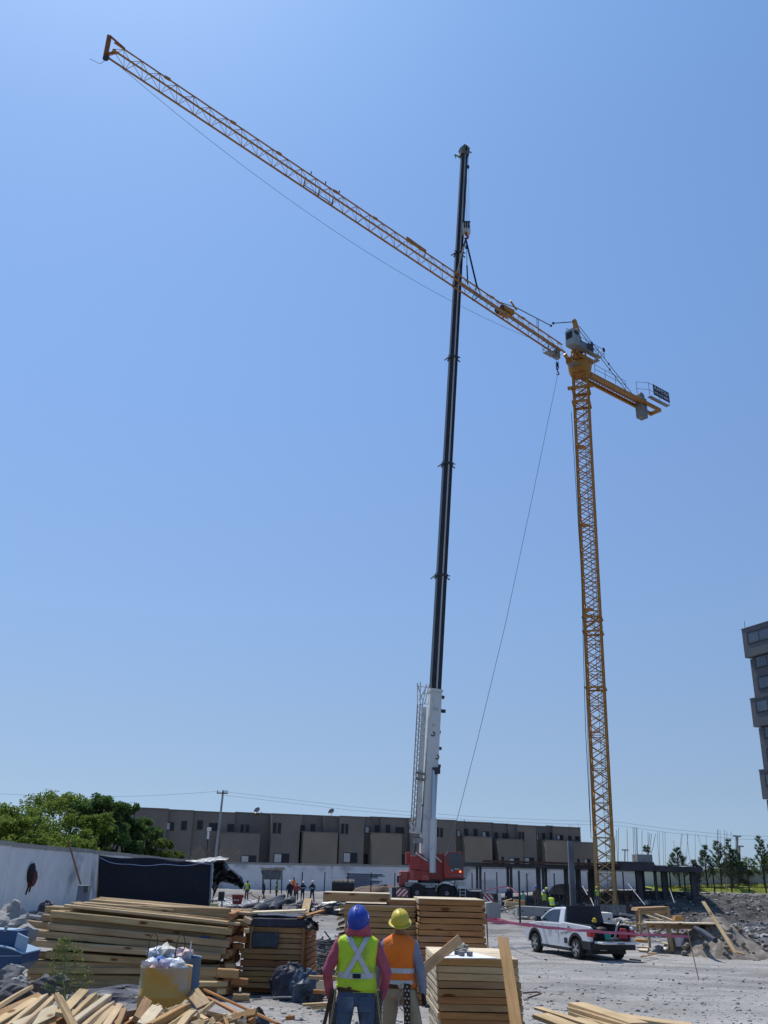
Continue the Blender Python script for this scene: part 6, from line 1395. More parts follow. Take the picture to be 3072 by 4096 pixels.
# soft earth carrying the rocks and the mixer
hm2 = MB(); vv = []
for j in range(12):
    for i in range(16): 
        x = -6.6 + i * .3; y = 10.2 + j * .45; vv.append((x, y, .3 + .5 * sstep(-3.6, -5.2, x) * sstep(10.2, 11.4, y) * (1 - .5 * sstep(13.5, 15, y)) + .07 * nz(x * 2, y * 2) - (.4 if i in (0, 15) or j in (0, 11) else 0)))
hm2.add(vv, [(j * 16 + i, j * 16 + i + 1, (j + 1) * 16 + i + 1, (j + 1) * 16 + i) for j in range(11) for i in range(15)]); tag(hm2.build('earth_mound', CL, smooth=True), 'grey earth carrying the rocks and the mixer at left', 'mound', kind='stuff')
# weed
WEED = leafmat('weed_green', (.16, .22, .05), (.24, .30, .08), (.34, .38, .14)); q = random.Random(5)
w0 = P(262, 4000, 11.0); w1 = P(254, 3745, 11.3); r = root('weed', w0, 'spindly yellow green weed growing up in front of the timber stack', 'weed')
st = [w0, w0.lerp(w1, .3) + Vector((-.02, 0, 0)), w0.lerp(w1, .6) + Vector((.01, 0, 0)), w1]; MB().tube(st, [.013, .010, .007, .002], 5).build('stem', mat('weed_stem', (.16, .18, .07)), r)
bm_, lm_ = MB(), MB()
for k in range(44):
    t = .06 + .92 * k / 44; o = w0.lerp(w1, t); sgn = 1 if k % 2 else -1; L_ = .30 * (1 - t) ** .7 * q.uniform(.7, 1.2) + .04; L_ *= .75 if sgn < 0 else 1; e = o + Vector((sgn * L_, q.uniform(-.3, .3) * L_, L_ * q.uniform(.05, .55))); m_ = o.lerp(e, .5) - Vector((0, 0, .02)); bm_.tube([o, m_, e], [.006, .004, .002], 4)
    for j in range(26):
        s = q.random(); p = (o.lerp(m_, s * 2) if s < .5 else m_.lerp(e, s * 2 - 1)); v = Vector((q.gauss(0, 1), q.gauss(0, 1), q.gauss(.4, 1))).normalized() * q.uniform(.014, .034); w_ = v.orthogonal().normalized() * .006; lm_.add([p - w_, p + w_, p + v], [(0, 1, 2)])
bm_.build('branches', mat('weed_stem', (.16, .18, .07)), r); lm_.build('leaves', WEED, r)
tag(beam(P(205, 3978, 11.2), P(308, 3984, 11.2), .012, .008, 'wood_splinter', PLY), 'thin white splinter lying through the foot of the weed', 'splinter')
# ================================================================== people
SKIN = mat('brown_skin', (.22, .11, .065), (.28, .15, .09), 8, .6)
HAIRM = mat('dark_hair', (.012, .01, .009), (.03, .025, .02), 12, .7)
def remesh(parts, voxel, name, m, smooth_it=3, parent=None):
    """parts: list of MB; joined into one continuous surface"""
    mb = MB()
    for p in parts: mb.add(p.v, p.f)
    me_ = mb.mesh(name, m); o = bpy.data.objects.new(name, me_); C.objects.link(o)
    r_ = o.modifiers.new('r', 'REMESH'); r_.mode = 'VOXEL'; r_.voxel_size = voxel; r_.use_smooth_shade = True
    if smooth_it: s_ = o.modifiers.new('s', 'SMOOTH'); s_.iterations = smooth_it; s_.factor = .5
    dg = bpy.context.evaluated_depsgraph_get(); nm = bpy.data.meshes.new_from_object(o.evaluated_get(dg)); o.modifiers.clear(); o.data = nm
    nm.polygons.foreach_set('use_smooth', [True] * len(nm.polygons))
    if parent is not None: o.parent = parent
    return o
def loft(rings, n=20, mb=None, wob=0.0, seed=0):
    """rings: (cx, cy, z, rx, ry)"""
    mb = mb or MB(); vs_ = []
    for (cx, cy, z, rx, ry) in rings:
        for i in range(n):
            a = 2 * math.pi * i / n; k = 1 + wob * noise.noise(Vector((math.cos(a) * 2.2 + seed, math.sin(a) * 2.2, z * 9)))
            sq = 1.0; vs_.append((cx + rx * k * math.cos(a), cy + ry * k * math.sin(a), z))
    k_ = len(rings); fs = [(j * n + i, j * n + (i + 1) % n, (j + 1) * n + (i + 1) % n, (j + 1) * n + i) for j in range(k_ - 1) for i in range(n)] + [tuple(reversed(range(n))), tuple(range((k_ - 1) * n, k_ * n))]
    return mb.add(vs_, fs)
def limb(pts, rad, n=12):
    """tapered limb with rounded joints"""
    out = [MB().tube(pts, rad, n)]
    for p, r_ in zip(pts, rad):
        out.append(MB().lathe(p, [(.01 * r_, -r_), (r_ * .7, -r_ * .7), (r_, 0), (r_ * .7, r_ * .7), (.01 * r_, r_)], 10))
    return out
def hand(w_, d, side_v, curl=.35, s=1.0):
    """palm, four unequal fingers and a thumb from wrist w_ along d"""
    w_ = Vector(w_); d = Vector(d).normalized(); sv = Vector(side_v); sv = (sv - d * sv.dot(d)).normalized(); nv = d.cross(sv); out = []
    pal = MB(); pal.bar(w_ - d * .01 * s, w_ + d * .085 * s, .078 * s, .03 * s, upv=nv); out.append(pal)
    for k, (u, L_) in enumerate(((-.031, .062), (-.011, .074), (.011, .070), (.030, .055))):
        b = w_ + d * .08 * s + sv * u * s; m_ = b + (d * math.cos(curl * .6) + nv * math.sin(curl * .6)) * L_ * .5 * s; e = m_ + (d * math.cos(curl * 2) + nv * math.sin(curl * 2)) * L_ * .5 * s
        out.append(MB().tube([b - d * .02, b, m_, e], [.0095 * s, .0095 * s, .009 * s, .0075 * s], 8))
    b = w_ + d * .02 * s - sv * .03 * s; m_ = b + (d * .7 - sv * .6 + nv * .25).normalized() * .04 * s; e = m_ + (d * .9 - sv * .1 + nv * .4).normalized() * .032 * s
    out.append(MB().tube([b + sv * .015, b, m_, e], [.012 * s, .012 * s, .0105 * s, .0085 * s], 8)); return out
def Tm(loc, rz, s=1.0): return Matrix.Translation(Vector(loc)) @ Matrix.Rotation(rz, 4, 'Z') @ Matrix.Scale(s, 4)
POSE = dict(sh=.163, el=(.27, -.02, 1.06), wr=(.26, .08, .82), ell=None, wrl=None, kn=(.11, .03, .46), an=(.12, 0, .08), knl=None, anl=None, lean=0.0, head=(0, 0, 0), bend=0.0)
def person(loc, rz, label, shirt, trouser, vest=None, helmet=None, pose={}, s=1.0, voxel=.03, group=None, near=False, hair=HAIRM, glove=None, stripes=None, girth=1.0, vestbot=.92):
    p = dict(POSE); p.update(pose); r = root('person', loc, label, 'person', group, rz=rz); r.scale = (s, s, s)
    EL, ER = Vector(p['el']), Vector(p['el']); EL.x *= -1; WR = Vector(p['wr']); WL = WR.copy(); WL.x *= -1
    if p['ell']: EL = Vector(p['ell'])
    if p['wrl']: WL = Vector(p['wrl'])
    KR, AR = Vector(p['kn']), Vector(p['an']); KL, AL = KR.copy(), AR.copy(); KL.x *= -1; AL.x *= -1
    if p['knl']: KL = Vector(p['knl'])
    if p['anl']: AL = Vector(p['anl'])
    ln = p['lean']; g = girth
    def lz(z): return ln * max(0, z - .9)
    SR, SL_ = Vector((p['sh'] * g, lz(1.325), 1.325)), Vector((-p['sh'] * g, lz(1.325), 1.325))
    tors = [(0, lz(.80), .80, .165 * g, .11), (0, lz(.92), .92, .158 * g, .112), (0, lz(1.03), 1.03, .148 * g, .105), (0, lz(1.18), 1.18, .168 * g, .115), (0, lz(1.30), 1.30, .18 * g, .112), (0, lz(1.37), 1.37, .13 * g, .085), (0, lz(1.41), 1.41, .065, .06)]
    hx, hy, hzz = p['head']; hc = Vector((hx, lz(1.5) + hy, 1.53 + hzz)); tilt = p.get('tilt', 0)
    HM = Matrix.Translation(hc) @ Matrix.Rotation(R(p.get('turn', 0)), 4, 'Z') @ Matrix.Rotation(R(tilt), 4, 'X') @ Matrix.Scale(.93 if near else 1, 4)
    def hp(v): return tuple(HM @ Vector(v))
    hd = MB(); n = 14; hv = []
    for (z, rx, ry, cy) in ((-.125, .02, .02, .045), (-.11, .045, .045, .035), (-.07, .06, .075, .012), (-.02, .070, .088, .002), (.03, .075, .095, -.004), (.08, .070, .088, -.006), (.115, .045, .058, -.006), (.13, .01, .01, -.006)):
        for i in range(n): a = 2 * math.pi * i / n; hv.append(hp((rx * math.cos(a), cy + ry * math.sin(a), z)))
    hd.add(hv, [(j * n + i, j * n + (i + 1) % n, (j + 1) * n + (i + 1) % n, (j + 1) * n + i) for j in range(7) for i in range(n)] + [tuple(reversed(range(n))), tuple(range(7 * n, 8 * n))])
    bits = [loft(tors, 16), hd, MB().tube([(0, lz(1.38), 1.36), tuple(HM @ Vector((0, -.01, -.06)))], [.062, .058], 12)]
    if near:
        bits += [MB().tube([hp((0, .085, .03)), hp((0, .112, -.015)), hp((0, .09, -.03))], [.009, .014, .012], 8), MB().tube([hp((-.022, .082, -.062)), hp((.022, .082, -.062))], .009, 6), MB().tube([hp((-.072, 0, .01)), hp((-.085, -.008, .02)), hp((-.076, -.004, -.03))], [.014, .016, .01], 8), MB().tube([hp((.072, 0, .01)), hp((.085, -.008, .02)), hp((.076, -.004, -.03))], [.014, .016, .01], 8)]
    for (S_, E_, Wr) in ((SR, ER, WR), (SL_, EL, WL)): bits += limb([S_, E_, Wr], [.054, .042, .028])
    HR, HL = Vector((.09 * g, 0, .86)), Vector((-.09 * g, 0, .86))
    for (H_, K_, A_) in ((HR, KR, AR), (HL, KL, AL)): bits += limb([H_, K_, A_], [.085, .058, .04])
    hb_ = []
    for (E_, Wr, sg) in ((ER, WR, 1), (EL, WL, -1)): hb_ += hand(Wr, (Wr - E_) + Vector((0, 0, -.05)), (0, 1, 0) if not near else (0, 1, 0), curl=.5)
    if near: bits += hb_
    body = remesh(bits, voxel if not near else .009, 'body', SKIN, 2, r)
    if near:
        for sx_ in (-1, 1): o = MB().lathe(hp((sx_ * .028, .082, .015)), [(.001, -.009), (.009, 0), (.001, .009)], 8).build('eye', mat('eye_white', (.6, .6, .58)), r, local=True)
    else:
        hh = MB()
        for q in hb_: hh.add(q.v, q.f)
        hh.build('hands', SKIN, r, local=True)
    # shirt
    t2 = [(cx, cy, z, rx + .012, ry + .012) for (cx, cy, z, rx, ry) in tors[1:]]; t2[-1] = (0, lz(1.41), 1.41, .072, .068)
    sb = [loft(t2, 18, wob=.05, seed=2)]
    for (S_, E_, Wr) in ((SR, ER, WR), (SL_, EL, WL)):
        a, b = E_.lerp(S_, .5), E_.lerp(Wr, .5); jj = Vector((0, 0, .004)); sb += limb([S_, a, E_, b, Wr.lerp(E_, .06)], [.060, .061, .053, .048, .041])
    remesh(sb, voxel if not near else .011, 'shirt', shirt, 2 if not near else 4, r)
    # trousers
    tb = [loft([(0, 0, .78, .172 * g, .12), (0, 0, .88, .172 * g, .125), (0, 0, .97, .160 * g, .118)], 18, wob=.03)]
    for (H_, K_, A_) in ((HR, KR, AR), (HL, KL, AL)): tb += limb([H_ - Vector((0, 0, .02)), H_.lerp(K_, .5), K_, K_.lerp(A_, .55), A_ + Vector((0, 0, .03))], [.098, .088, .072, .066, .062])
    remesh(tb, voxel if not near else .011, 'trousers', trouser, 2 if not near else 4, r)
    bt = MB()
    for A_ in (AR, AL): bt.bar((A_.x, A_.y - .07, .045), (A_.x, A_.y + .16, .04), .09, .09); bt.tube([(A_.x, A_.y, .04), (A_.x, A_.y, .16)], .052, 8)
    bt.build('boots', mat('work_boots', (.03, .02, .015), (.07, .05, .035), 6, .8), r, local=True)
    vp = None
    if vest is not None:
        rw = .034
        vr = [(0, lz(vestbot), vestbot, .190 * g, .140), (0, lz(1.0), 1.0, .182 * g, .136), (0, lz(1.1), 1.10, .184 * g, .136), (0, lz(1.2), 1.20, .192 * g, .140), (0, lz(1.30), 1.30, .206 * g, .138), (0, lz(1.35), 1.35, .205 * g, .125), (0, lz(1.39), 1.385, .165 * g, .105), (0, lz(1.42), 1.425, .085, .08)]
        mb = MB(); n = 40; vv = []; R2 = []
        zs = [vestbot + (1.425 - vestbot) * i / 22 for i in range(23)]
        def ring_at(z):
            for a, b in zip(vr[:-1], vr[1:]):
                if a[2] <= z <= b[2] + 1e-6: t = (z - a[2]) / (b[2] - a[2]); return [a[k] + (b[k] - a[k]) * t for k in range(5)]
            return vr[-1]
        def vest_pt(x, z, off=.004, sgn=-1):
            cx, cy, _, rx, ry = ring_at(z); u = max(-.995, min(.995, x / rx)); a = math.acos(u); k = 1 + fold(a * sgn, z); return Vector((cx + rx * k * u, cy + sgn * ry * k * math.sqrt(1 - u * u) + sgn * off, z))
        def fold(a, z): return (.055 * noise.noise(Vector((math.cos(a) * 3, math.sin(a) * 3, z * 5))) + .035 * noise.noise(Vector((math.cos(a) * 7, math.sin(a) * 7, z * 12)))) if near else 0
        for z in zs:
            cx, cy, _, rx, ry = ring_at(z); sag = (.035 * (z < vestbot + .02)) if near else 0
            for i in range(n): a = 2 * math.pi * i / n; k = 1 + fold(a, z); vv.append((cx + rx * k * math.cos(a), cy + ry * k * math.sin(a), z - sag * math.cos(a)))
        mb.add(vv, [(j * n + i, j * n + (i + 1) % n, (j + 1) * n + (i + 1) % n, (j + 1) * n + i) for j in range(22) for i in range(n)])
        vo = mb.build('vest', vest, r, local=True, smooth=True); sl = vo.modifiers.new('t', 'SOLIDIFY'); sl.thickness = .004
        REF = mat('reflective_tape', (.40, .42, .45), (.5, .52, .55), 20, .35, spec=.6)
        def band(pts, wd, name='reflective_band', m=REF, off=.007, sgn=-1):
            b = MB(); vs2 = []; N_ = 16
            for i in range(N_ + 1):
                t = i / N_; x0, z0 = pts[0]; x1, z1 = pts[1]; x, z = x0 + (x1 - x0) * t, z0 + (z1 - z0) * t; dx, dz = x1 - x0, z1 - z0; L_ = math.hypot(dx, dz); nx_, nz_ = -dz / L_ * wd / 2, dx / L_ * wd / 2
                for k in (-1, -.33, .33, 1): vs2.append(vest_pt(x + nx_ * k, min(1.415, max(vestbot, z + nz_ * k)), off, sgn))
            b.add(vs2, [(i * 4 + k, i * 4 + k + 1, (i + 1) * 4 + k + 1, (i + 1) * 4 + k) for i in range(N_) for k in range(3)]); b.build(name, m, vo, local=True)
        if stripes == 'X':
            band([(-.18, 1.045), (.175, 1.045)], .052, off=.006); band([(-.10, 1.405), (.125, 1.03)], .048, off=.010); band([(.10, 1.405), (-.125, 1.03)], .048, off=.014)
            band([(-.18, 1.045), (.18, 1.045)], .052, off=.006, sgn=1)
            b = MB(); q = [vest_pt(x, z, .019) for x, z in ((-.045, 1.025), (.035, 1.025), (.035, 1.065), (-.045, 1.065))]; b.add(q + [v - Vector((0, .003, 0)) for v in q], [(0, 1, 2, 3), (4, 5, 6, 7), (0, 1, 5, 4), (1, 2, 6, 5), (2, 3, 7, 6), (3, 0, 4, 7)]); b.build('label_patch', mat('black_patch', (.012, .02, .018)), vo, local=True)
        elif stripes == 'H': band([(-.185, 1.06), (.185, 1.06)], .05); band([(-.18, .945), (.18, .945)], .04); band([(-.185, 1.06), (.185, 1.06)], .05, sgn=1)
        elif stripes == 'far': band([(-.185, 1.08), (.185, 1.08)], .06); band([(-.185, 1.08), (.185, 1.08)], .06, sgn=1)
        vp = vest_pt
    if helmet is not None:
        hm_ = MB(); n = 28; hv = []; full = p.get('fullbrim', False); prof = [(1.02, -.012), (1.0, .0), (.985, .03), (.93, .065), (.80, .098), (.58, .122), (.30, .134), (.02, .137)]
        for (k, z) in prof:
            for i in range(n): a = 2 * math.pi * i / n; rg = .006 * max(0, math.cos(2 * a) ** 8) * (k < .95) ; hv.append(hp(((.112 * k) * math.cos(a), (.138 * k) * math.sin(a) - .004, z + .045 + .008 * (abs(math.cos(a)) < .16) * (.2 < k < .99))))
        m_ = len(prof); hm_.add(hv, [(j * n + i, j * n + (i + 1) % n, (j + 1) * n + (i + 1) % n, (j + 1) * n + i) for j in range(m_ - 1) for i in range(n)] + [tuple(range((m_ - 1) * n, m_ * n))])
        ho = hm_.build('hard_hat', helmet, r, local=True, smooth=True); so = ho.modifiers.new('t', 'SOLIDIFY'); so.thickness = .004
        br = MB(); bv = []
        for (k, dz) in ((0, 0), (1, -.012)):
            for i in range(n):
                a = 2 * math.pi * i / n; e = (.030 if full else .008) + (.035 * max(0, math.sin(a)) ** 2); bv.append(hp(((.113 + e * k) * math.cos(a), (.139 + e * k * 1.1) * math.sin(a) - .004, .036 + dz * (1 if full else .5))))
        br.add(bv, [(i, (i + 1) % n, n + (i + 1) % n, n + i) for i in range(n)]); bo = br.build('brim', helmet, ho, local=True, smooth=True); so = bo.modifiers.new('t', 'SOLIDIFY'); so.thickness = .005
        if near:
            ri = MB()
            for x_ in (-.012, .012): ri.tube([hp((x_, .115 * math.cos(t), .052 + .132 * math.sin(t))) for t in [R(k) for k in range(25, 156, 13)]], .0055, 6)
            ri.build('ridge', helmet, ho, local=True, smooth=True)
    else:
        h_ = MB(); hv = []
        for (z, k) in ((-.02, 1.0), (.03, 1.06), (.09, .98), (.125, .6), (.138, .05)):
            for i in range(n): a = 2 * math.pi * i / n; hv.append(hp((.079 * k * math.cos(a), .099 * k * math.sin(a) - .012, z)))
        h_.add(hv, [(j * n + i, j * n + (i + 1) % n, (j + 1) * n + (i + 1) % n, (j + 1) * n + i) for j in range(4) for i in range(n)]); h_.build('hair', hair, r, local=True, smooth=True)
    return r, hp, vp
LIME = mat('lime_hi_vis', (.38, .58, .02), (.50, .70, .04), 5, .7, .6, 9, c3=(.30, .42, .06), s3=7, amount3=.2); LIMEB = LIME
ORANGE = mat('orange_hi_vis', (.74, .15, .012), (.88, .21, .02), 5, .7, .6, 9, c3=(.55, .14, .03), s3=7, amount3=.15)
PINK = mat('faded_magenta_shirt', (.30, .055, .09), (.43, .10, .14), 6, .85, .7, 10); JEANS = mat('worn_blue_jeans', (.045, .075, .14), (.10, .145, .22), 5, .9, .4, 40, c3=(.16, .21, .28), s3=4, amount3=.15)
GSHIRT = mat('grey_blue_shirt', (.16, .18, .26), (.24, .26, .35), 6, .85, .7, 10); KHAKI = mat('khaki_trousers', (.30, .25, .165), (.38, .32, .22), 5, .9, .3, 25)
HBLUE = mat('blue_hard_hat', (.014, .045, .32), (.02, .06, .36), 5, .42, c3=(.07, .10, .30), s3=9, amount3=.1); HYEL = mat('yellow_hard_hat', (.50, .40, .035), (.58, .47, .05), 6, .42, c3=(.42, .36, .10), s3=9, amount3=.1); HWH = mat('white_hard_hat', (.72, .72, .72), None, rough=.3)
LEATH = mat('dark_leather', (.04, .02, .012), (.08, .045, .025), 8, .7); METAL = mat('bright_metal', (.5, .5, .48), None, rough=.35, metal=.8)
ax = P(1430, 3800, 10.0)
m1, hp1, vp1 = person((ax.x, 10.0, .305), R(3), 'man from behind in a blue hard hat, pink shirt and lime vest looking up', PINK, JEANS, LIME, HBLUE, near=True, stripes='X', girth=1.06,
    pose=dict(el=(.30, -.035, 1.06), wr=(.252, .07, .83), wrl=(-.252, .06, .83), ell=(-.295, -.03, 1.07), kn=(.14, .03, .46), an=(.19, 0, .08), tilt=36, turn=-14, head=(.0, -.045, -.015)))
# neck cloth, tool belt, chains
mb = MB(); n = 26; vv = []
for (k, (cx, cy, z, rx, ry)) in enumerate(((.0, -.045, 1.545, .098, .112), (.0, -.05, 1.49, .112, .122), (.005, -.035, 1.44, .124, .118), (.005, -.015, 1.395, .135, .122))):
    for i in range(n): a = R(150) + 2 * math.pi * i / n * .86; kk = 1 + .07 * nz(math.cos(a) * 3, math.sin(a) * 3, z * 14) + .03 * nz(math.cos(a) * 9, math.sin(a) * 9, z * 20); vv.append((cx + rx * kk * math.cos(a), cy + ry * kk * math.sin(a), z + .012 * nz(a * 2, z * 5)))
mb.add(vv, [(j * n + i, j * n + i + 1, (j + 1) * n + i + 1, (j + 1) * n + i) for j in range(3) for i in range(n - 1)])
o = mb.build('neck_cloth', PINK, m1, local=True, smooth=True); o.modifiers.new('t', 'SOLIDIFY').thickness = .004
MB().lathe((0, 0, .925), [(.186, -.022), (.19, 0), (.186, .022)], 30, M=Matrix.Diagonal((1, .74, 1))).build('belt', LEATH, m1, local=True)
for sg, nm in ((-1, 'pouch'), (1, 'pouch')):
    MB().box((sg * .225, .03, .74), (.07, .14, .34), taper=(.8, .8)).build(nm, mat('grey_canvas_pouch', (.05, .048, .045), (.1, .095, .09), 8, .9), m1, local=True)
    mb = MB()
    for k in range(16):
        z = .92 - k * .028; x_ = sg * (.20 + .004 * k) ; pts = [(x_ + .009 * math.cos(R(a)) * (1 if k % 2 else .3), -.10 - .004 * (k % 2) + .009 * math.cos(R(a)) * (0 if k % 2 else 1), z + .019 * math.sin(R(a))) for a in range(0, 361, 45)]; mb.tube(pts, .0035, 5)
    mb.build('chain', mat('brass_chain', (.42, .34, .18), None, rough=.4, metal=.7), m1, local=True)
MB().bar((-.25, -.03, .85), (-.34, -.06, .42), .035, .02).build('hammer_handle', LEATH, m1, local=True)
for sg in (-1, 1):
    MB().box((sg * .085, -.128, .80), (.12, .01, .13), M=Matrix.Rotation(R(6), 3, 'X')).build('back_pocket', JEANS, m1, local=True)
MB().tube([(-.15, .12, .9), (-.03, -.132, .905), (.14, -.128, .905)], .006, 5).build('lime_cord', LIME, m1, local=True)
ax = P(1600, 3800, 10.9)
m2, hp2, vp2 = person((ax.x, 10.9, .30), R(-14), 'man from behind in a yellow full brim hard hat and orange vest', GSHIRT, KHAKI, ORANGE, HYEL, near=True, stripes='H', girth=.95, s=.965,
    pose=dict(el=(.24, -.01, 1.07), wr=(.265, .04, .83), ell=(-.26, 0, 1.06), wrl=(-.27, .08, .84), kn=(.20, .05, .46), an=(.34, .02, .08), knl=(-.12, .02, .46), anl=(-.14, 0, .08), tilt=20, turn=10, fullbrim=True, head=(0, -.02, -.01)))
GLV = mat('black_work_glove', (.012, .012, .014), None, rough=.7)
gl = hand((.265, .04, .83), (.03, .04, -.25), (0, 1, 0), curl=.7, s=1.16); remesh(gl, .008, 'glove', GLV, 1, m2)
MB().lathe((0, 0, .91), [(.176, -.028), (.18, 0), (.176, .028)], 30, M=Matrix.Diagonal((1, .76, 1))).build('belt', LEATH, m2, local=True)
MB().lathe((.05, -.140, .915), [(.02, -.012), (.034, -.008), (.036, .004), (.01, .012)], 16, axis='Y').build('buckle', METAL, m2, local=True)
st_ = MB().prism([(.085, .94), (.155, .94), (.165, .50), (.095, .50)], 'Y', -.165, -.155); so_ = st_.build('studded_strap', LEATH, m2, local=True)
mb = MB()
for k in range(11):
    for u in ((.103, .14) if k % 2 else (.122,)): mb.lathe((u + .001 * k, -.168, .91 - k * .038), [(.008, .004), (.010, 0), (.004, -.004)], 8, axis='Y')
mb.build('studs', METAL, so_, local=True)
MB().box((.13, -.165, .46), (.09, .05, .11), taper=(1.2, 1)).build('tool_holster', LEATH, m2, local=True); MB().tube([(.07, -.17, .505), (.13, -.185, .52), (.20, -.17, .515)], .012, 6).build('hammer_head', METAL, m2, local=True)
MB().tube([(.08, -.15, .88), (.02, -.17, .78), (.05, -.17, .70), (.10, -.165, .66)], .006, 5).tube([(.06, -.15, .86), (-.01, -.16, .62), (.01, -.15, .45), (.05, -.15, .40)], .003, 4).build('cord', mat('thin_cord', (.3, .28, .25)), m2, local=True)
# distant people
NAVYC = mat('navy_coverall', (.012, .016, .035), (.025, .03, .055), 5, .9); GREYC = mat('grey_work_clothes', (.05, .055, .06), (.09, .095, .10), 5, .9); WHC = mat('white_shirt', (.55, .55, .55)); REDC = mat('red_vest', (.5, .06, .06)); BRNC = mat('brown_work_clothes', (.09, .07, .05), (.14, .11, .08), 5, .9)
stand = dict(); akim = dict(el=(.33, -.05, 1.12), wr=(.2, .06, .98)); fold_ = dict(el=(.24, .06, 1.08), wr=(.05, .2, 1.12), ell=(-.24, .06, 1.08), wrl=(.08, .22, 1.08)); wide = dict(kn=(.14, .02, .46), an=(.22, 0, .08))
bendp = dict(lean=.6, el=(.2, .5, 1.0), wr=(.15, .55, .75), head=(0, .12, -.08))
PPL = [ # px, head py, foot py, Y, facing, label, shirt, trousers, vest, helmet, pose
 (988, 3520, 3601, 84, 160, 'worker in a lime vest standing alone near the fallen black sheet', GREYC, GREYC, LIME, None, stand),
 (1057, 3520, 3592, 82, 100, 'worker in dark clothes bending his head under the canopy', NAVYC, NAVYC, None, None, dict(lean=.2, head=(0, .05, 0))),
 (1106, 3527, 3590, 86, -100, 'worker in a lime vest sitting at the right of the canopy', GREYC, GREYC, LIME, None, stand),
 (1158, 3521, 3603, 82, 20, 'man in navy with a white helmet, left one of the standing crew', NAVYC, NAVYC, None, HWH, stand),
 (1174, 3508, 3583, 88, 170, 'man in an orange vest behind the crew, standing higher', WHC, NAVYC, ORANGE, HAIRM and None, stand),
 (1187, 3530, 3593, 84, 200, 'man in a red vest and grey trousers in the middle of the crew', REDC, GREYC, REDC, None, akim),
 (1211, 3525, 3594, 83, 10, 'white helmeted man in a striped navy vest, second from the right of the crew', NAVYC, NAVYC, NAVYC, HWH, akim),
 (1249, 3522, 3606, 80, -30, 'man in navy with a white helmet standing wide at the right end of the crew', NAVYC, NAVYC, NAVYC, HWH, dict(wide, **akim)),
 (2034, 3547, 3600, 70, 0, 'dark clothed worker in a white helmet by the tall double columns', NAVYC, NAVYC, None, HWH, stand),
 (2092, 3560, 3610, 70, 180, 'worker in a pale green vest left in the trench', GREYC, GREYC, mat('pale_green_vest', (.18, .38, .25)), None, stand),
 (2145, 3543, 3606, 69, 180, 'worker in brown clothes and blue helmet standing in the trench', BRNC, BRNC, None, HBLUE, stand),
 (2176, 3560, 3612, 68, 0, 'worker in a lime vest and pale helmet in the trench', GREYC, GREYC, LIME, HWH, stand),
 (2197, 3550, 3606, 70, 90, 'worker with a pale yellow helmet stooping in the trench', NAVYC, NAVYC, None, mat('pale_yellow_helmet', (.62, .64, .2)), dict(lean=.35)),
 (2210, 3572, 3618, 67, 10, 'worker in a lime vest crouched low at the right in the trench', GREYC, GREYC, LIME, None, bendp),
 (2389, 3546, 3622, 76, 20, 'worker in a lime vest at the foot of the crane mast', GREYC, JEANS, LIME, HYEL, stand)]
for (px, hy, fy_, Y, face, lab, sh, tr, ve, he, po) in PPL:
    z1 = P(px, hy, Y).z; z0 = P(px, fy_, Y).z; x_ = P(px, (hy + fy_) / 2, Y).x
    hgt = 1.72 if po is bendp else max(1.45, min(1.85, z1 - z0)); k = hgt / 1.70
    person((x_, Y, min(z1 - hgt, 9)), R(face), lab, sh, tr, ve, he, pose=po, s=k, voxel=.035, group='site workers seen far away', stripes='far' if ve in (LIME, NAVYC) else None)
q = P(2322, 1395, 84.5)
person((q.x, 84.2, q.z - 1.5), R(120), 'rigger in dark clothes working on the platform of the tower crane top', NAVYC, NAVYC, None, None, pose=dict(lean=.3, el=(.2, .2, 1.15), wr=(.15, .4, 1.1)), voxel=.035)
# ================================================================== white pickup
TW_ = G(2310, 3838, 0.0); TB_ = G(2165, 3812, 0.0)
hd_ = (TB_ - TW_); hd_.z = 0; WB = 2.75; hdn = hd_.normalized(); 
TZ = gz(TW_.x, TW_.y)
rzv = math.atan2(hdn.y, hdn.x)
# local frame: +X forward, +Y left side of the vehicle (towards the camera's left), origin mid track on the rear axle
left = Vector((-hdn.y, hdn.x, 0)); org = Vector((TW_.x, TW_.y, TZ)) - left * .74
pk = root('pickup_truck', org, 'white pickup truck with a black rear guard and open tailgate parked on the gravel', 'pickup truck', rz=rzv); pk.scale = (.93, .93, .93)
CW = mat('white_car_paint', (.62, .64, .66), (.68, .70, .72), .8, .32, spec=.5, coat=.5); BLKP = mat('black_textured_plastic', (.02, .02, .022), (.035, .035, .038), 10, .6)
def arc(cx, cz, r_, a0, a1, n=10): return [(cx + r_ * math.cos(R(a0 + (a1 - a0) * i / n)), cz + r_ * math.sin(R(a0 + (a1 - a0) * i / n))) for i in range(n + 1)]
side_poly = [(-.86, .42), (-.42, .42)] + arc(0, .31, .41, 164, 16) + [(.42, .30), (2.32, .28)] + arc(WB, .31, .41, 176, 4) + [(3.22, .33), (3.52, .42), (3.60, .62), (3.52, .82), (3.30, .90), (2.70, .985), (2.55, 1.0), (.92, 1.03), (.78, 1.07), (-.80, 1.02), (-.88, .98)]
def side(poly, y0, y1, name, m, parent=pk, bev=.0):
    o = MB().prism(poly, 'Y', y0, y1).build(name, m, parent, local=True)
    if bev: bevel_mod(o, bev)
    return o
bodym = MB().prism([p for p in side_poly], 'Y', .70, .82); b1 = bodym.build('side_panel', CW, pk, local=True); bevel_mod(b1, .035, 3)
b2_ = MB().prism([p for p in side_poly], 'Y', -.82, -.70).build('side_panel', CW, pk, local=True); bevel_mod(b2_, .035, 3)
MB().b2((.95, -.699, .30), (2.3, .699, .98)).b2((2.3, -.699, .5), (3.2, .699, .88)).build('floor_pan', BLKP, pk, local=True)
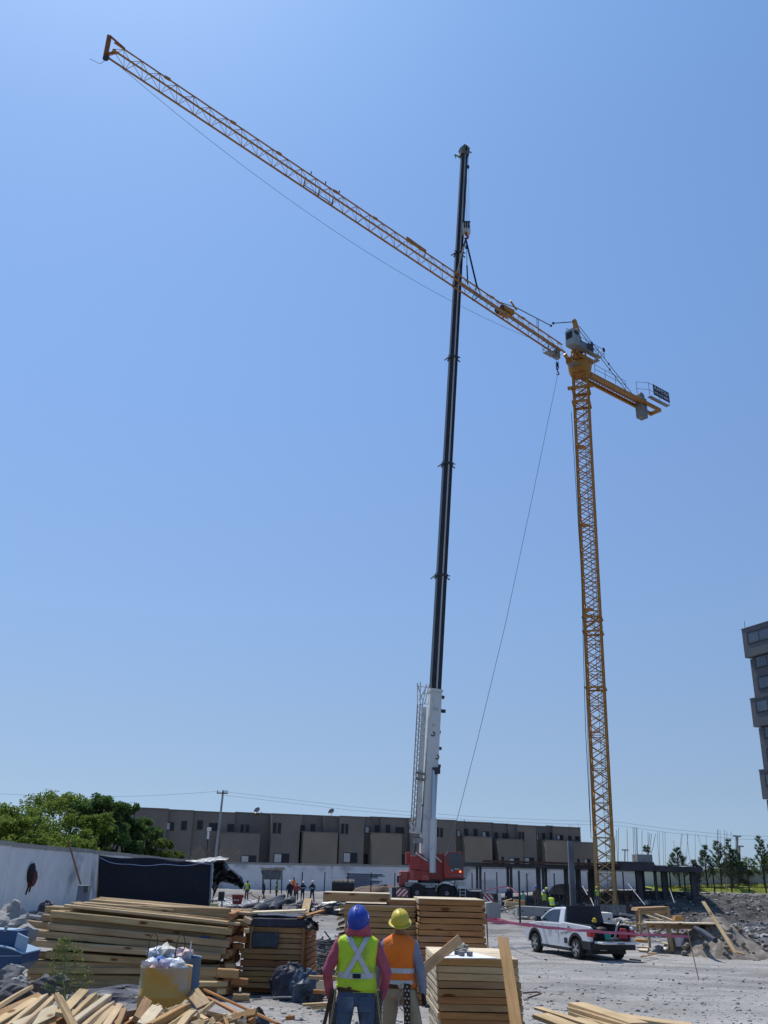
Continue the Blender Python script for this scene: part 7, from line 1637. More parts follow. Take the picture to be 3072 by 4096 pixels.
MB().hexa([(2.62, -.72, .9), (3.5, -.66, .75), (3.5, .66, .75), (2.62, .72, .9), (2.60, -.72, 1.0), (3.42, -.62, .87), (3.42, .62, .87), (2.60, .72, 1.0)]).build('bonnet', CW, pk, local=True)
MB().hexa([(3.3, -.8, .32), (3.62, -.6, .36), (3.62, .6, .36), (3.3, .8, .32), (3.3, -.8, .85), (3.60, -.6, .80), (3.60, .6, .80), (3.3, .8, .85)]).build('front_bumper', BLKP, pk, local=True)
# cab greenhouse
cabp = [(.80, 1.02), (2.66, .99), (2.25, 1.22), (1.95, 1.40), (1.60, 1.50), (1.05, 1.53), (.86, 1.50)]
rf_ = MB(); tp, bt_ = [(x, z) for x, z in cabp], None; vs_ = []
for yy, k in ((.80, 0), (.64, 1)):
    for (x, z) in cabp: f_ = (z - 1.0) / .53; vs_.append((x, (.80 - .16 * f_), z))
n = len(cabp); vL = [(x, .80 - .16 * max(0, (z - 1.0) / .53), z) for x, z in cabp]; vR = [(x, -y, z) for x, y, z in vL]
rf_.add(vL + vR, [tuple(range(n)), tuple(reversed(range(n, 2 * n)))] + [(i, (i + 1) % n, n + (i + 1) % n, n + i) for i in range(n)])
cabo = rf_.build('cab', CW, pk, local=True); bevel_mod(cabo, .04, 3)
def glassp(pts, name='window', off=.006):
    mb = MB(); v1 = [(x, .80 - .16 * max(0, (z - 1.0) / .53) + off, z) for x, z in pts]; v2 = [(x, y - .02, z) for x, y, z in v1]; k = len(pts)
    mb.add(v1 + v2, [tuple(range(k)), tuple(reversed(range(k, 2 * k)))] + [(i, (i + 1) % k, k + (i + 1) % k, k + i) for i in range(k)]); mb.build(name, mat('smoked_car_glass', (.012, .02, .035), (.03, .045, .07), 1.5, .08, spec=.6), pk, local=True)
    mb = MB(); mb.add([(x, -y, z) for x, y, z in v1 + v2], [tuple(range(k)), tuple(reversed(range(k, 2 * k)))] + [(i, (i + 1) % k, k + (i + 1) % k, k + i) for i in range(k)]); mb.build(name, mat('smoked_car_glass', (.012, .02, .035)), pk, local=True)
glassp([(1.12, 1.05), (2.36, 1.05), (2.14, 1.23), (1.90, 1.36), (1.60, 1.43), (1.16, 1.45)])
MB().hexa([(2.52, -.70, 1.06), (2.66, -.76, 1.0), (2.66, .76, 1.0), (2.52, .70, 1.06), (1.70, -.60, 1.475), (1.74, -.63, 1.47), (1.74, .63, 1.47), (1.70, .60, 1.475)]).build('windscreen', mat('smoked_car_glass', (.012, .02, .035)), pk, local=True)
# mirror, handles, arches, trims
MB().box((2.28, .93, 1.10), (.12, .20, .16), taper=(.8, .8)).build('mirror', BLKP, pk, local=True); MB().box((2.28, -.93, 1.10), (.12, .20, .16)).build('mirror', BLKP, pk, local=True)
for sy in (1, -1):
    MB().box((1.28, sy * .828, .86), (.16, .018, .035)).build('door_handle', BLKP, pk, local=True); MB().box((1.10, sy * .8245, .66), (.012, .006, .14)).box((1.10, sy * .822, .70), (.006, .003, .6)).build('door_gap', BLKP, pk, local=True)
    for cx in (0, WB):
        mb = MB(); A0, A1 = (arc(cx, .31, .40, 172, 8, 14), arc(cx, .31, .485, 172, 8, 14))
        for i in range(14): mb.hexa([(A0[i][0], sy * .70, A0[i][1]), (A0[i + 1][0], sy * .70, A0[i + 1][1]), (A0[i + 1][0], sy * .838, A0[i + 1][1]), (A0[i][0], sy * .838, A0[i][1]), (A1[i][0], sy * .70, A1[i][1]), (A1[i + 1][0], sy * .70, A1[i + 1][1]), (A1[i + 1][0], sy * .838, A1[i + 1][1]), (A1[i][0], sy * .838, A1[i][1])])
        mb.build('arch_trim', BLKP, pk, local=True)
    MB().b2((.44, min(sy * .74, sy * .832), .24), (2.31, max(sy * .74, sy * .832), .315)).build('sill_trim', BLKP, pk, local=True)
    MB().b2((-.90, min(sy * .5, sy * .835), .34), (-.44, max(sy * .5, sy * .835), .58)).build('rear_bumper_side', BLKP, pk, local=True)
    MB().box((.64, sy * .826, .52), (.20, .012, .17)).build('fuel_flap', BLKP, pk, local=True)
    MB().b2((-.915, min(sy * .66, sy * .832), .72), (-.70, max(sy * .66, sy * .832), .93)).build('tail_lamp', mat('red_lamp_plastic', (.38, .02, .02), (.45, .03, .03), 12, .25), pk, local=True)
    for cx in (0, WB):
        wh = MB().lathe((cx, sy * .74, .31), [(.19, -.10), (.26, -.105), (.30, -.08), (.312, -.03), (.312, .03), (.30, .08), (.26, .105), (.19, .10)], 28, axis='Y').build('wheel', TYRE, pk, local=True, smooth=True)
        mb = MB(); mb.lathe((cx, sy * .82, .31), [(.185, -.05), (.205, .02), (.20, .022), (.185, .0), (.05, -.02)] if sy > 0 else [(.185, .05), (.205, -.02), (.20, -.022), (.185, 0), (.05, .02)], 28, axis='Y', cap=False)
        for k in range(10):
            a = R(36 * k + (9 if k % 2 else -9)); mb.bar((cx + .04 * math.cos(a), sy * .83, .31 + .04 * math.sin(a)), (cx + .195 * math.cos(a), sy * .825, .31 + .195 * math.sin(a)), .03, .03, upv=(0, 1, 0))
        mb.lathe((cx, sy * .835, .31), [(.045, -.015), (.04, .015)], 14, axis='Y'); mb.build('rim', mat('alloy_rim', (.5, .51, .52), None, rough=.35, metal=.5), wh, local=True)
        MB().lathe((cx, sy * .80, .31), [(.18, -.01), (.18, .0)], 24, axis='Y').build('hub', BLKP, wh, local=True)
# bed
MB().b2((-.85, -.69, .46), (.80, .69, .52)).b2((-.6, -.66, .2), (2.2, .66, .35)).build('bed_floor', BLKP, pk, local=True)
MB().b2((.74, -.69, .52), (.80, .69, 1.05)).build('bed_front', BLKP, pk, local=True)
for sy in (.67, -.67): MB().b2((-.84, sy - .02, .52), (.73, sy + .02, 1.03)).b2((-.84, sy - .05, 1.032), (.73, sy + .08, 1.06)).build('bed_side', BLKP, pk, local=True)
tg = MB().b2((-1.36, -.69, .53), (-.87, .69, .60)); tgo = tg.build('tailgate', CW, pk, local=True); bevel_mod(tgo, .025); MB().b2((-1.34, -.6, .601), (-.9, .6, .606)).build('gate_liner', BLKP, tgo, local=True); MB().b2((-1.372, -.13, .545), (-1.361, .13, .575)).build('gate_handle', BLKP, tgo, local=True)
MB().b2((-.95, -.78, .36), (-.86, .78, .52)).build('rear_bumper', BLKP, pk, local=True)
MB().b2((-1.0, .3, .335), (-.90, .5, .345)).build('licence_plate', WHC, pk, local=True)
# covered rack over the bed
MB().hexa([(.70, -.74, .98), (.79, -.74, .98), (.79, .74, .98), (.70, .74, .98), (.76, -.64, 1.545), (.85, -.64, 1.545), (.85, .64, 1.545), (.76, .64, 1.545)]).build('rear_guard', mat('black_mesh_cover', (.010, .011, .018), (.02, .022, .032), 3, .6, .3, 12), pk, local=True)
mb = MB(); mb.bar((.80, -.66, 1.56), (.80, .66, 1.56), .03)
for y_ in (-.6, -.2, .2, .6): mb.bar((.80, y_, 1.56), (.80, y_, 1.60), .02)
mb.build('rack_bar', BLKP, pk, local=True)
LTX = mat('dark_letter_vinyl', (.03, .03, .035))
for txt, sz, cx, cz, sh in (('tremec', .17, .46, .925, .12), ('tremec', .14, .46, .79, -.12)):
    me_ = text_mesh(txt, sz, .001); me_.materials.append(LTX); o = inst(me_, 'lettering', pk)
    o.matrix_basis = frame((cx, .8275, cz), (-1, 0, 0), (0, 0, 1)) @ Matrix(((1, sh * 3, 0, 0), (0, 1, 0, 0), (0, 0, 1, 0), (0, 0, 0, 1))) @ Matrix.Diagonal((.78 / (max(v.co.x for v in me_.vertices) - min(v.co.x for v in me_.vertices)), 1.6 if sz > .14 else 1.2, 1, 1))
DC = mat('pale_beige_decal', (.45, .43, .40)); mb = MB()
for (x0, x1, z0, z1) in ((1.55, 1.82, .86, .87), (1.55, 1.82, .60, .608), (1.55, 1.56, .608, .86), (1.81, 1.82, .608, .86), (1.60, 1.63, .72, .84), (1.66, 1.69, .72, .84), (1.73, 1.76, .72, .84), (1.60, 1.77, .66, .68), (1.68, 1.70, .68, .72)): mb.b2((x0, .822, z0), (x1, .8245, z1))
mb.build('door_decal', DC, pk, local=True)
def tloc(x, y, z): return Vector(org) + Matrix.Rotation(rzv, 3, 'Z') @ Vector((x, y, z))
q = tloc(-1.12, .35, .612); r = root('bucket', q, 'teal plastic bucket standing on the open tailgate', 'bucket', rz=rzv); MB().lathe((0, 0, 0), [(.075, 0), (.105, .21), (.115, .215), (.115, .23), (.10, .23), (.07, .02)], 20).build('body', mat('teal_plastic', (.01, .22, .20), None, rough=.45), r, local=True, smooth=True); MB().tube([(.11 * math.cos(R(a)), .02, .22 - .03 * math.sin(R(a))) for a in range(0, 181, 20)], .004, 5).build('handle', METAL, r, local=True)
q = tloc(-.95, -.30, .612); r = root('jerry_can', q, 'red jerry can with a grey spout standing at the end of the truck bed', 'jerry can', rz=rzv); b = MB().box((0, 0, .155), (.14, .24, .30), taper=(.9, .75)).build('body', mat('red_can_plastic', (.40, .03, .05), None, rough=.4), r, local=True); bevel_mod(b, .03); MB().tube([(0, .1, .38), (-.02, .14, .46), (-.04, .22, .38), (-.06, .3, .16), (-.06, .34, .03)], [.025, .03, .03, .03, .03], 8).build('spout', GALV, r, local=True)
q = tloc(-.80, .58, 1.07); tag(heap('yellow_rag', tuple(q), .06, .06, .12, mat('yellow_rag', (.6, .42, .03)), 'small yellow rag hanging at the corner of the truck bed', 'rag', 4, .4), 'small yellow rag hanging at the corner of the truck bed', 'rag')
for (x_, y_, d_, h_, lab) in ((-.1, .25, .15, .40, 'black drum in the truck bed behind the yellow rag'), (.25, -.3, .2, .34, 'black machine lying in the truck bed')): q = tloc(x_, y_, .525); tag(MB().lathe(q, [(d_ * .9, 0), (d_, .05), (d_, h_ - .05), (d_ * .8, h_), (.05, h_ + .03)], 18).build('black_container', BLKP, smooth=True), lab, 'container')
q = tloc(-.85, .1, .615); tag(MB().bar(q, q + Vector((.2, .1, .02)), .05, .05).bar(q + Vector((.0, .1, .01)), q + Vector((.25, -.05, .02)), .04, .04).build('hand_tool', GALV), 'grey hand tool lying in the open truck bed', 'tool')
# things around the truck
def cblock(pts, Y, d, lab, cat='concrete block', name='concrete_block', m=CONC, hole=()):
    r = root(name, P(pts[0][0], pts[0][1], Y), lab, cat); o = MB().prism([(P(a, b, Y).x, P(a, b, Y).z) for a, b in pts], 'Y', Y, Y + d).build('body', m, r); bevel_mod(o, .02)
    for (a, b) in hole: MB().lathe(P(a, b, Y - .006), [(.05, -.004), (.05, .004)], 12, axis='Y').build('lifting_hole', DK, r)
    return r
cblock([(2070, 3664), (2070, 3624), (2222, 3632), (2222, 3668)], 57, 1.2, 'long grey precast concrete block lying behind the truck bonnet', hole=((2090, 3644), (2182, 3646)))
cblock([(1945, 3680), (1944, 3612), (1972, 3608), (2003, 3616), (2003, 3682)], 51, 1.0, 'upright concrete block with rusty starter rings right of the orange stack')
for i, px in enumerate((1979, 1993)): q = P(px, 3608, 51.2); tag(MB().tube([(q.x + .07 * math.cos(R(a)), 51.2, q.z + .07 * math.sin(R(a))) for a in range(-80, 261, 34)], .022, 6).build('iron_ring', RUST), ['left dark iron ring on the upright concrete block', 'right dark iron ring on the upright concrete block'][i], 'ring', 'rings on the upright block')
q = P(2420, 3650, 36)
r = root('white_cabinet', (P(2392, 3690, 46).x, 46, 0), 'white metal cabinet behind the truck rack at the crane foot', 'cabinet'); o = MB().b2((P(2390, 3670, 46).x, 46, -.2), (P(2452, 3670, 46).x, 47.2, P(2420, 3651, 46).z)).build('body', mat('cream_cabinet', (.55, .54, .50), (.62, .61, .57), 2, .6), r); bevel_mod(o, .04); MB().box(P(2436, 3676, 45.99), (.08, .01, .09)).build('lock', DK, r)
# white water tank in a cage
r = root('water_tank', P(1955, 3560, 86), 'white caged water tank standing behind the red crane', 'water tank'); x0, x1 = P(1931, 3540, 86).x, P(1983, 3540, 86).x; z1 = P(1955, 3519, 86).z; z0 = z1 - 1.15
MB().b2((x0 + .04, 86.05, z0), (x1 - .04, 87.1, z1 - .05)).build('tank', mat('translucent_white_plastic', (.74, .76, .78), (.8, .8, .8), 3, .5), r); mb = MB()
for i in range(7): xx = x0 + (x1 - x0) * i / 6; mb.bar((xx, 86, z0 - .1), (xx, 86, z1), .03)
for i in range(5): zz = z0 + (z1 - z0) * i / 4; mb.bar((x0, 85.98, zz), (x1, 85.98, zz), .03)
mb.build('cage', mat('white_sheet', (.7, .7, .7)), r); MB().b2((x0, 86, z0 - .5), (x1, 87.1, z0 - .1)).build('pallet', WOODG, r)
# black tank and corrugated sheets by the back wall
q = P(1372, 3545, 92); r = root('black_water_tank', (q.x, 92, q.z - .6), 'round black plastic tank lying at the foot of the back wall', 'water tank'); MB().tube([(q.x - 1.05, 92.4, q.z), (q.x + 1.05, 92.4, q.z)], .62, 22).build('body', BLKP, r, smooth=True); 
for k in range(5): MB().tube([(q.x - .9 + k * .42, 92.4, q.z), (q.x - .82 + k * .42, 92.4, q.z)], .66, 22).build('rib', BLKP, r)
SHB = mat('blue_grey_sheet_metal', (.20, .24, .32), (.27, .31, .38), 1, .35, metal=.3)
r = root('corrugated_sheets', P(1440, 3550, 96), 'blue grey corrugated sheets leaning on the back wall behind the posts', 'metal sheets')
for k in range(9):
    za, zb = P(1450, 3492 + k * 7, 96).z, P(1450, 3492 + (k + 1) * 7, 96).z; x0, x1 = P(1393 + rnd.randint(-8, 8), 3500, 96).x, P(1482 + rnd.randint(-4, 60), 3500, 96).x; MB().hexa([(x0, 95.8 - k * .04, zb), (x1, 95.8 - k * .04, zb), (x1, 95.86 - k * .04, zb), (x0, 95.86 - k * .04, zb), (x0, 95.72 - k * .04, za - .02), (x1, 95.72 - k * .04, za - .02), (x1, 95.9 - k * .04, za), (x0, 95.9 - k * .04, za)]).build('sheet', SHB, r)
q = P(1520, 3555, 90); heap('brown_earth_heap', (q.x + .6, 90, q.z - 1.2), 3.2, 1.8, 1.5, mat('brown_earth', (.09, .06, .045), (.18, .13, .10), 3, .95), 'low brown earth heap left behind the red crane', 'earth heap', 41, .25)
q = P(2268, 3555, 90); heap('grey_sand_heap', (q.x, 90, q.z - .5), 1.7, 1.2, .9, mat('pale_sand', (.34, .32, .29), (.45, .43, .40), 3, .95), 'small pale sand heap behind the lone concrete column', 'sand heap', 43, .12)
# sand mound on the right
q = P(2925, 3740, 33.0)
mb = MB(); n1, n2 = 60, 44; vv = []
for j in range(n2):
    for i in range(n1):
        x = q.x - 3.6 + i * (7.8 / (n1 - 1)); y = 31 + j * (6.2 / (n2 - 1)); u, v = (x - q.x + .15) / 1.95, (y - 34.0) / 2.0; d = math.sqrt(u * u + v * v) + .16 * nz(x * .9, y * .9) + .05 * nz(x * 3.1, y * 3.1); hgt = 1.22 * max(0, 1 - d) ** .85 if d < 1 else 0
        vv.append((x, y, gz(x, y) - .06 + hgt + .10 * nz(x * 2.5, y * 2.5, 3) * min(1, hgt * 3) + .05 * nz(x * 8, y * 8, 3) * min(1, hgt * 3)))
mb.add(vv, [(j * n1 + i, j * n1 + i + 1, (j + 1) * n1 + i + 1, (j + 1) * n1 + i) for j in range(n2 - 1) for i in range(n1 - 1)])
SAND = mat('grey_brown_soil', (.12, .10, .082), (.225, .195, .165), 1.4, .95, .9, 9, c3=(.33, .30, .265), s3=5, amount3=.3); tag(mb.build('soil_mound', SAND, smooth=True), 'grey brown mound of dug soil with lumps right of the work tables', 'soil mound')
cl_ = MB()
for i in range(90):
    a, d = rnd.random() * 6.28, rnd.uniform(.2, 1.1); x, y = q.x - .15 + 1.95 * d * math.cos(a), 34.0 - abs(2.0 * d * math.sin(a)); s = rnd.uniform(.04, .12); vs_, fs = rock(1, 200 + i % 7); zz = gz(x, y) + 1.22 * max(0, 1 - d) ** .85
    cl_.add([(x + v.x * s, y + v.y * s, zz + v.z * s * .8) for v in vs_], fs)
tag(cl_.build('soil_clods', SAND), 'loose soil clods scattered over the front of the grey brown mound', 'clods', kind='stuff')
# leaning long batten + its foot
tag(beam(P(2812, 3606, 32), P(2942, 3812, 30.6), .11, .05, 'leaning_plank', WOOD, upv=(0, -1, 0)), 'long pale batten leaning steeply in front of the soil mound', 'plank')
tag(beam(P(2915, 3800, 31.2), P(2980, 3819, 30.8), .09, .05, 'plank', WOODY), 'short batten lying at the foot of the steep one', 'plank')
# ---- work tables
r = root('work_table', P(2650, 3800, 33.9), 'rough timber work table with a sagging pale board top, nearer one', 'table')
tp_a, tp_b = P(2576, 3690, 34.1), P(2866, 3694, 33.4)
beam(tp_a, tp_b, .85, .04, 'table_top', PLY, r); beam(tp_a + Vector((0, -.3, -.1)), P(2800, 3706, 33.8), .05, .16, 'apron', WOODG, r)
for (a, b, w_) in (((2588, 3694, 33.9), (2600, 3790, 33.7), .08), ((2672, 3700, 33.7), (2686, 3808, 33.3), .16), ((2792, 3700, 33.8), (2814, 3796, 33.7), .11), ((2708, 3700, 34.6), (2716, 3770, 34.6), .07)): beam(P(*a), P(*b), w_, .09, 'leg', WOODG, r, upv=(0, 1, 0))
beam(P(2628, 3736, 33.8), P(2660, 3708, 33.8), .06, .05, 'brace', WOODY, r, upv=(0, 1, 0)); beam(P(2672, 3760, 33.7), P(2800, 3766, 33.8), .03, .5 * .9, 'back_board', WOODG, r)
r = root('work_table', P(2610, 3740, 43.2), 'taller timber trestle table behind the nearer work table', 'table')
a, b = P(2545, 3632, 43.2), P(2678, 3627, 43.6); MB().hexa([P(2548, 3644, 42.9), P(2672, 3640, 43.2), P(2672, 3640, 43.2) + Vector((0, 1, 0)), P(2548, 3644, 42.9) + Vector((0, 1, 0)), P(2552, 3632, 42.9), P(2678, 3627, 43.2), P(2678, 3627, 43.2) + Vector((0, 1, .0)), P(2552, 3632, 42.9) + Vector((0, 1, 0))]).build('table_top', WOODY, r)
beam(P(2550, 3652, 42.9), P(2672, 3648, 43.1), .04, .14, 'apron', WOODY, r)
for (a, b, w_) in (((2560, 3640, 42.8), (2564, 3728, 42.5), .1), ((2546, 3650, 43.7), (2550, 3716, 43.7), .09), ((2672, 3636, 43.1), (2680, 3682, 42.9), .12), ((2658, 3655, 44.2), (2662, 3690, 44.2), .08)): beam(P(*a), P(*b), w_, .09, 'leg', WOODY, r, upv=(0, 1, 0))
o = MB(); o.hexa([P(2698, 3684, 34.0), P(2740, 3686, 34.0), P(2740, 3686, 34.0) + Vector((0, .3, 0)), P(2698, 3684, 34.0) + Vector((0, .3, 0)), P(2702, 3664, 34.0), P(2734, 3664, 34.0), P(2734, 3664, 34.0) + Vector((0, .3, 0)), P(2702, 3664, 34.0) + Vector((0, .3, 0))]); tag(o.build('wooden_box', WOODY), 'small wooden box standing on the nearer work table', 'box')
tag(MB().lathe(P(2720, 3786, 33.4), [(.14, 0), (.17, .32), (.18, .34), (.16, .34)], 16).build('paint_bucket', mat('stained_white_bucket', (.4, .36, .4), (.55, .5, .5), 6, .6)), 'stained white bucket under the nearer work table', 'bucket')
LOOSE = [((2575, 3678, 35.0), (2700, 3684, 34.8), .14, .03, WOOD, 'pale plank lying on the back of the work table'), ((2588, 3660, 39.5), (2650, 3682, 38.4), .1, .03, WOOD, 'pale lath slanting under the tall trestle table'), ((2620, 3655, 40.1), (2690, 3680, 39.1), .1, .03, WOOD, 'second lath slanting under the tall trestle table'),
  ((2525, 3745, 36.2), (2565, 3742, 35.9), .4, .05, WOODR, 'orange board stack top left of the tables'), ((2537, 3762, 35.0), (2585, 3764, 35.0), .45, .09, WOODY, 'tan panel lying by the tail of the truck'), ((2540, 3755, 35.3), (2580, 3757, 35.3), .3, .03, WOOD, 'pale board on the tan panel by the truck'), ((2620, 3760, 35.0), (2685, 3780, 34.1), .12, .03, PLY, 'pale board sliding down under the near table'),
  ((2740, 3716, 35.6), (2800, 3748, 34.5), .1, .03, WOODG, 'grey plank sloping behind the near table leg'), ((2765, 3712, 35.9), (2835, 3760, 34.8), .14, .05, WOODG, 'long grey plank sloping toward the soil mound'), ((2790, 3740, 34.8), (2830, 3770, 34.2), .05, .03, WOOD, 'thin stick by the right table leg'), ((2800, 3745, 34.8), (2836, 3778, 34.1), .05, .03, WOOD, 'second thin stick by the right table leg'),
  ((2565, 3827, 30.5), (2625, 3815, 31.1), .06, .03, WOODY, 'thin tan lath on the ground before the tables'), ((2590, 3815, 31.4), (2625, 3812, 31.4), .12, .03, WOODG, 'short grey board before the tables'), ((2625, 3820, 30.7), (2680, 3824, 30.7), .06, .03, PLY, 'thin white lath before the tables'),
  ((2520, 3838, 29.4), (2562, 3842, 29.4), .12, .04, DK, 'dark strip on the ground right of the truck'), ((2020, 3615, 58.8), (2080, 3618, 58.8), .5, .25, WOOD, 'pale timber bundle behind the concrete block'), ((2010, 3606, 61.0), (2048, 3596, 61.0), .3, .05, WOOD, 'pale plank tilted behind the upright block'), ((2016, 3640, 52.0), (2066, 3626, 52.0), .12, .08, WOODG, 'grey board slanting left of the long concrete block'), ((2055, 3608, 59.9), (2098, 3612, 59.9), .5, .3, WOODY, 'tan slatted timber pile behind the long block'),
  ((2480, 3655, 47.5), (2560, 3668, 47.5), .25, .1, GALV, 'pale pipe lying right of the white cabinet'), ((2500, 3690, 41.8), (2580, 3700, 40.7), .2, .06, WOODG, 'grey board lying left of the trestle table')]
for (a, b, w_, h_, m_, lab) in LOOSE: tag(beam(P(*a), P(*b), w_, h_, 'plank', m_), lab, 'plank', 'planks lying round the work tables')
q = G(2575, 3802, .0); tag(MB().prism([(G(2554, 3808, 0).x, G(2554, 3808, 0).y), (G(2590, 3811, 0).x, G(2590, 3811, 0).y), (G(2597, 3791, 0).x, G(2597, 3791, 0).y), (G(2568, 3790, 0).x, G(2568, 3790, 0).y)], 'Z', gz(q.x, q.y) + .04, gz(q.x, q.y) + .075).build('square_board', PLY), 'square pale board lying flat right behind the truck', 'board')
q = G(2680, 3808, .0); heap('white_sack', (q.x, q.y, 0.0), .36, .2, .16, mat('white_sheet', (.7, .7, .7)), 'crumpled white sack on the ground before the tables', 'sack', 51, .4); q = G(2635, 3808, 0); heap('grey_sack', (q.x, q.y, 0), .2, .2, .2, CONC, 'grey cement sack beside the white one', 'sack', 52, .4)
q = P(2826, 3800, 33); heap('clear_bag', (q.x - .3, 33.0, 0), .14, .14, .2, BAGW, 'clear plastic bag at the foot of the right table leg', 'bag', 53, .4); heap('dark_bag', (q.x + .2, 33.2, 0), .24, .22, .22, TARP, 'dark bag lying right of the table legs', 'bag', 54, .4)
# grey pipe lying from the tables into the mound
tag(MB().tube([P(2780, 3712, 33), P(2812, 3728, 32.2), P(2862, 3762, 30.8)], [.07, .09, .08], 10).build('grey_roll', TARP, smooth=True), 'dark rolled sheet lying between the work table and the soil mound', 'rolled sheet')
# caution tape and rods
TAPE = mat('red_caution_tape', (.48, .07, .12), (.62, .16, .22), 30, .5)
rod_t, rod_b = P(2750, 3722, 26.0), P(2806, 3946, 23.6); tag(MB().tube([P(2745, 3716, 26.1), rod_t, rod_b + Vector((0, 0, -.2))], .014, 6).build('steel_rod', RUST), 'thin leaning steel rod holding the right end of the red tape', 'steel rod')
rod2 = P(1948, 3668, 20.0); tag(MB().tube([P(1946, 3655, 20.0), P(1956, 3800, 20.0) + Vector((0, 0, -.6))], .012, 6).build('steel_rod', RUST), 'thin upright steel rod between the orange stack and the truck', 'steel rod')
pts = [(1936, 3678, 19.6), (2000, 3690, 20.5), (2080, 3695, 21.2), (2150, 3705, 21.8), (2226, 3714, 22.3), (2310, 3721, 22.9), (2400, 3727, 23.4), (2480, 3733, 23.8), (2580, 3738, 24.8), (2680, 3743, 25.4), (2738, 3746, 25.8), (2752, 3746, 25.9)]
mb = MB(); vs_ = []
fpts = [P(*p) for p in pts]
for i in range(67):
    t = i / 66 * (len(fpts) - 1); k = min(int(t), len(fpts) - 2); p = fpts[k].lerp(fpts[k + 1], t - k); p.z -= .006 * math.sin(i * .7); a = .5 + .9 * nz(i * .16, 2.0); hw = .032 * (1 + .15 * nz(i * .3, 7)); d = Vector((0, math.sin(a), math.cos(a))) * hw; vs_ += [p - d, p + d]
mb.add(vs_, [(2 * i, 2 * i + 1, 2 * i + 3, 2 * i + 2) for i in range(66)]); o = mb.build('caution_tape', TAPE); o.modifiers.new('t', 'SOLIDIFY').thickness = .002; tag(o, 'twisted red caution tape strung in front of the white pickup', 'caution tape')
mb = MB(); fp = [P(1935, 3566, 60), P(1965, 3556, 60), P(2028, 3546, 60), P(2045, 3552, 60), P(2075, 3582, 58)]
for a, b in zip(fp[:-1], fp[1:]): mb.bar(a, b, .02, .05)
tag(mb.build('caution_tape', TAPE), 'faded red tape strung behind the right outrigger of the red crane', 'caution tape')
mb = MB(); fp = [P(1936, 3676, 34), P(1985, 3676, 36), P(2040, 3690, 33), P(2120, 3704, 30)]
for a, b in zip(fp[:-1], fp[1:]): mb.bar(a, b, .02, .08)
tag(mb.build('caution_tape', TAPE), 'second red tape low on the ground behind the pickup bonnet', 'caution tape')
q = G(2120, 3890, 0); tag(MB().tube([P(2092, 3972, 14.6), P(2150, 3968, 14.8), P(2165, 3974, 14.6), P(2112, 3992, 14.2)], .012, 6).build('bent_rod', RUST), 'bent rusty rod lying right of the near panel stack', 'steel rod')
# rebar offcut pile behind the two men
q = random.Random(12); r = root('rebar_offcut_pile', P(1300, 3900, 20), 'tangled pile of dark steel offcuts on the ground left of the blue helmeted man', 'steel offcuts')
mesh_r = [MB().tube([(0, 0, -L_ / 2), (.012, 0, 0), (0, 0, L_ / 2)], .021, 5).mesh('rod', mat('blued_steel', (.03, .03, .032), (.10, .10, .105), 5, .45)) for L_ in (.7, 1.0, 1.4)]
for k in range(260):
    y = q.uniform(21.5, 32.5); px = q.uniform(1240, 1400); x = P(px, 3850, y).x; a = q.gauss(60, 45); t = q.gauss(0, 9); o = inst(q.choice(mesh_r), 'rod', r, None, local=False); kx = math.exp(-((y - 26) / 4.5) ** 2)
    o.matrix_basis = Matrix.Translation((x, y, gz(x, y) + q.uniform(.02, .06 + .5 * kx))) @ Matrix.Rotation(R(a), 4, 'Z') @ Matrix.Rotation(R(90 + t), 4, 'Y')
# ---- left middle distance: blue sheeting, canopy, bundles
BSH = mat('dark_blue_shade_cloth', (.009, .011, .019), (.02, .024, .036), 14, .85, .3, 40); Yq = 56
r = root('shade_cloth_screen', P(398, 3500, Yq), 'big dark blue shade cloth screen stretched before the white wall', 'shade screen')
def fn(u, v):
    x_ = 398 + (848 - 398) * u; yt = 3420 + (3452 - 3420) * u + 7 * math.sin(u * 9) * (1 - u) + 12 * math.sin(min(1, u * 4) * math.pi) * 0; yb = 3640; t = P(x_ - 12 * v * (1 - u * .3), yt + (yb - yt) * v, Yq); return (t.x, Yq + .10 * nz(u * 6, v * 3) + .05 * nz(u * 14, v * 5), t.z)
mb = MB(); nu, nv = 50, 18; mb.add([fn(i / (nu - 1), j / (nv - 1)) for j in range(nv) for i in range(nu)], [(j * nu + i, j * nu + i + 1, (j + 1) * nu + i + 1, (j + 1) * nu + i) for j in range(nv - 1) for i in range(nu - 1)]); o = mb.build('cloth', BSH, r, smooth=True); o.modifiers.new('t', 'SOLIDIFY').thickness = .01
pts = [P(400 + 450 * k / 24, 3430 + 30 * math.sin(min(1, k / 6) * math.pi / 2) + 3 * math.sin(k * .8) - (3 if k > 20 else 0), Yq - .14) for k in range(25)]; MB().tube(pts, .022, 5).build('top_cord', mat('pale_blue_cord', (.3, .34, .5)), r)
MB().tube([P(848, 3444, Yq - .05), P(838, 3640, Yq - .05)], .06, 6).build('corner_pole', mat('grey_blue_pole', (.2, .22, .28)), r); MB().tube([P(398, 3418, Yq + .1), P(384, 3640, Yq + .1)], .05, 6).build('corner_pole', WOODG, r)
SILV = mat('silver_grey_tarp', (.13, .14, .16), (.26, .27, .30), 2, .45, .5, 5)
def fn(u, v): t = P(745 + 165 * u, 3440 + 6 * math.sin(u * 5) - 14 * v * math.sin(u * 3), Yq + .2); return (t.x, Yq + .0 + .8 * v, t.z - .08 + .06 * v + .07 * nz(u * 7, v * 4))
cloth('silver_tarp', fn, 24, 10, SILV, 'silver grey tarp on the right top of the blue screen', 'tarp', smooth=False)
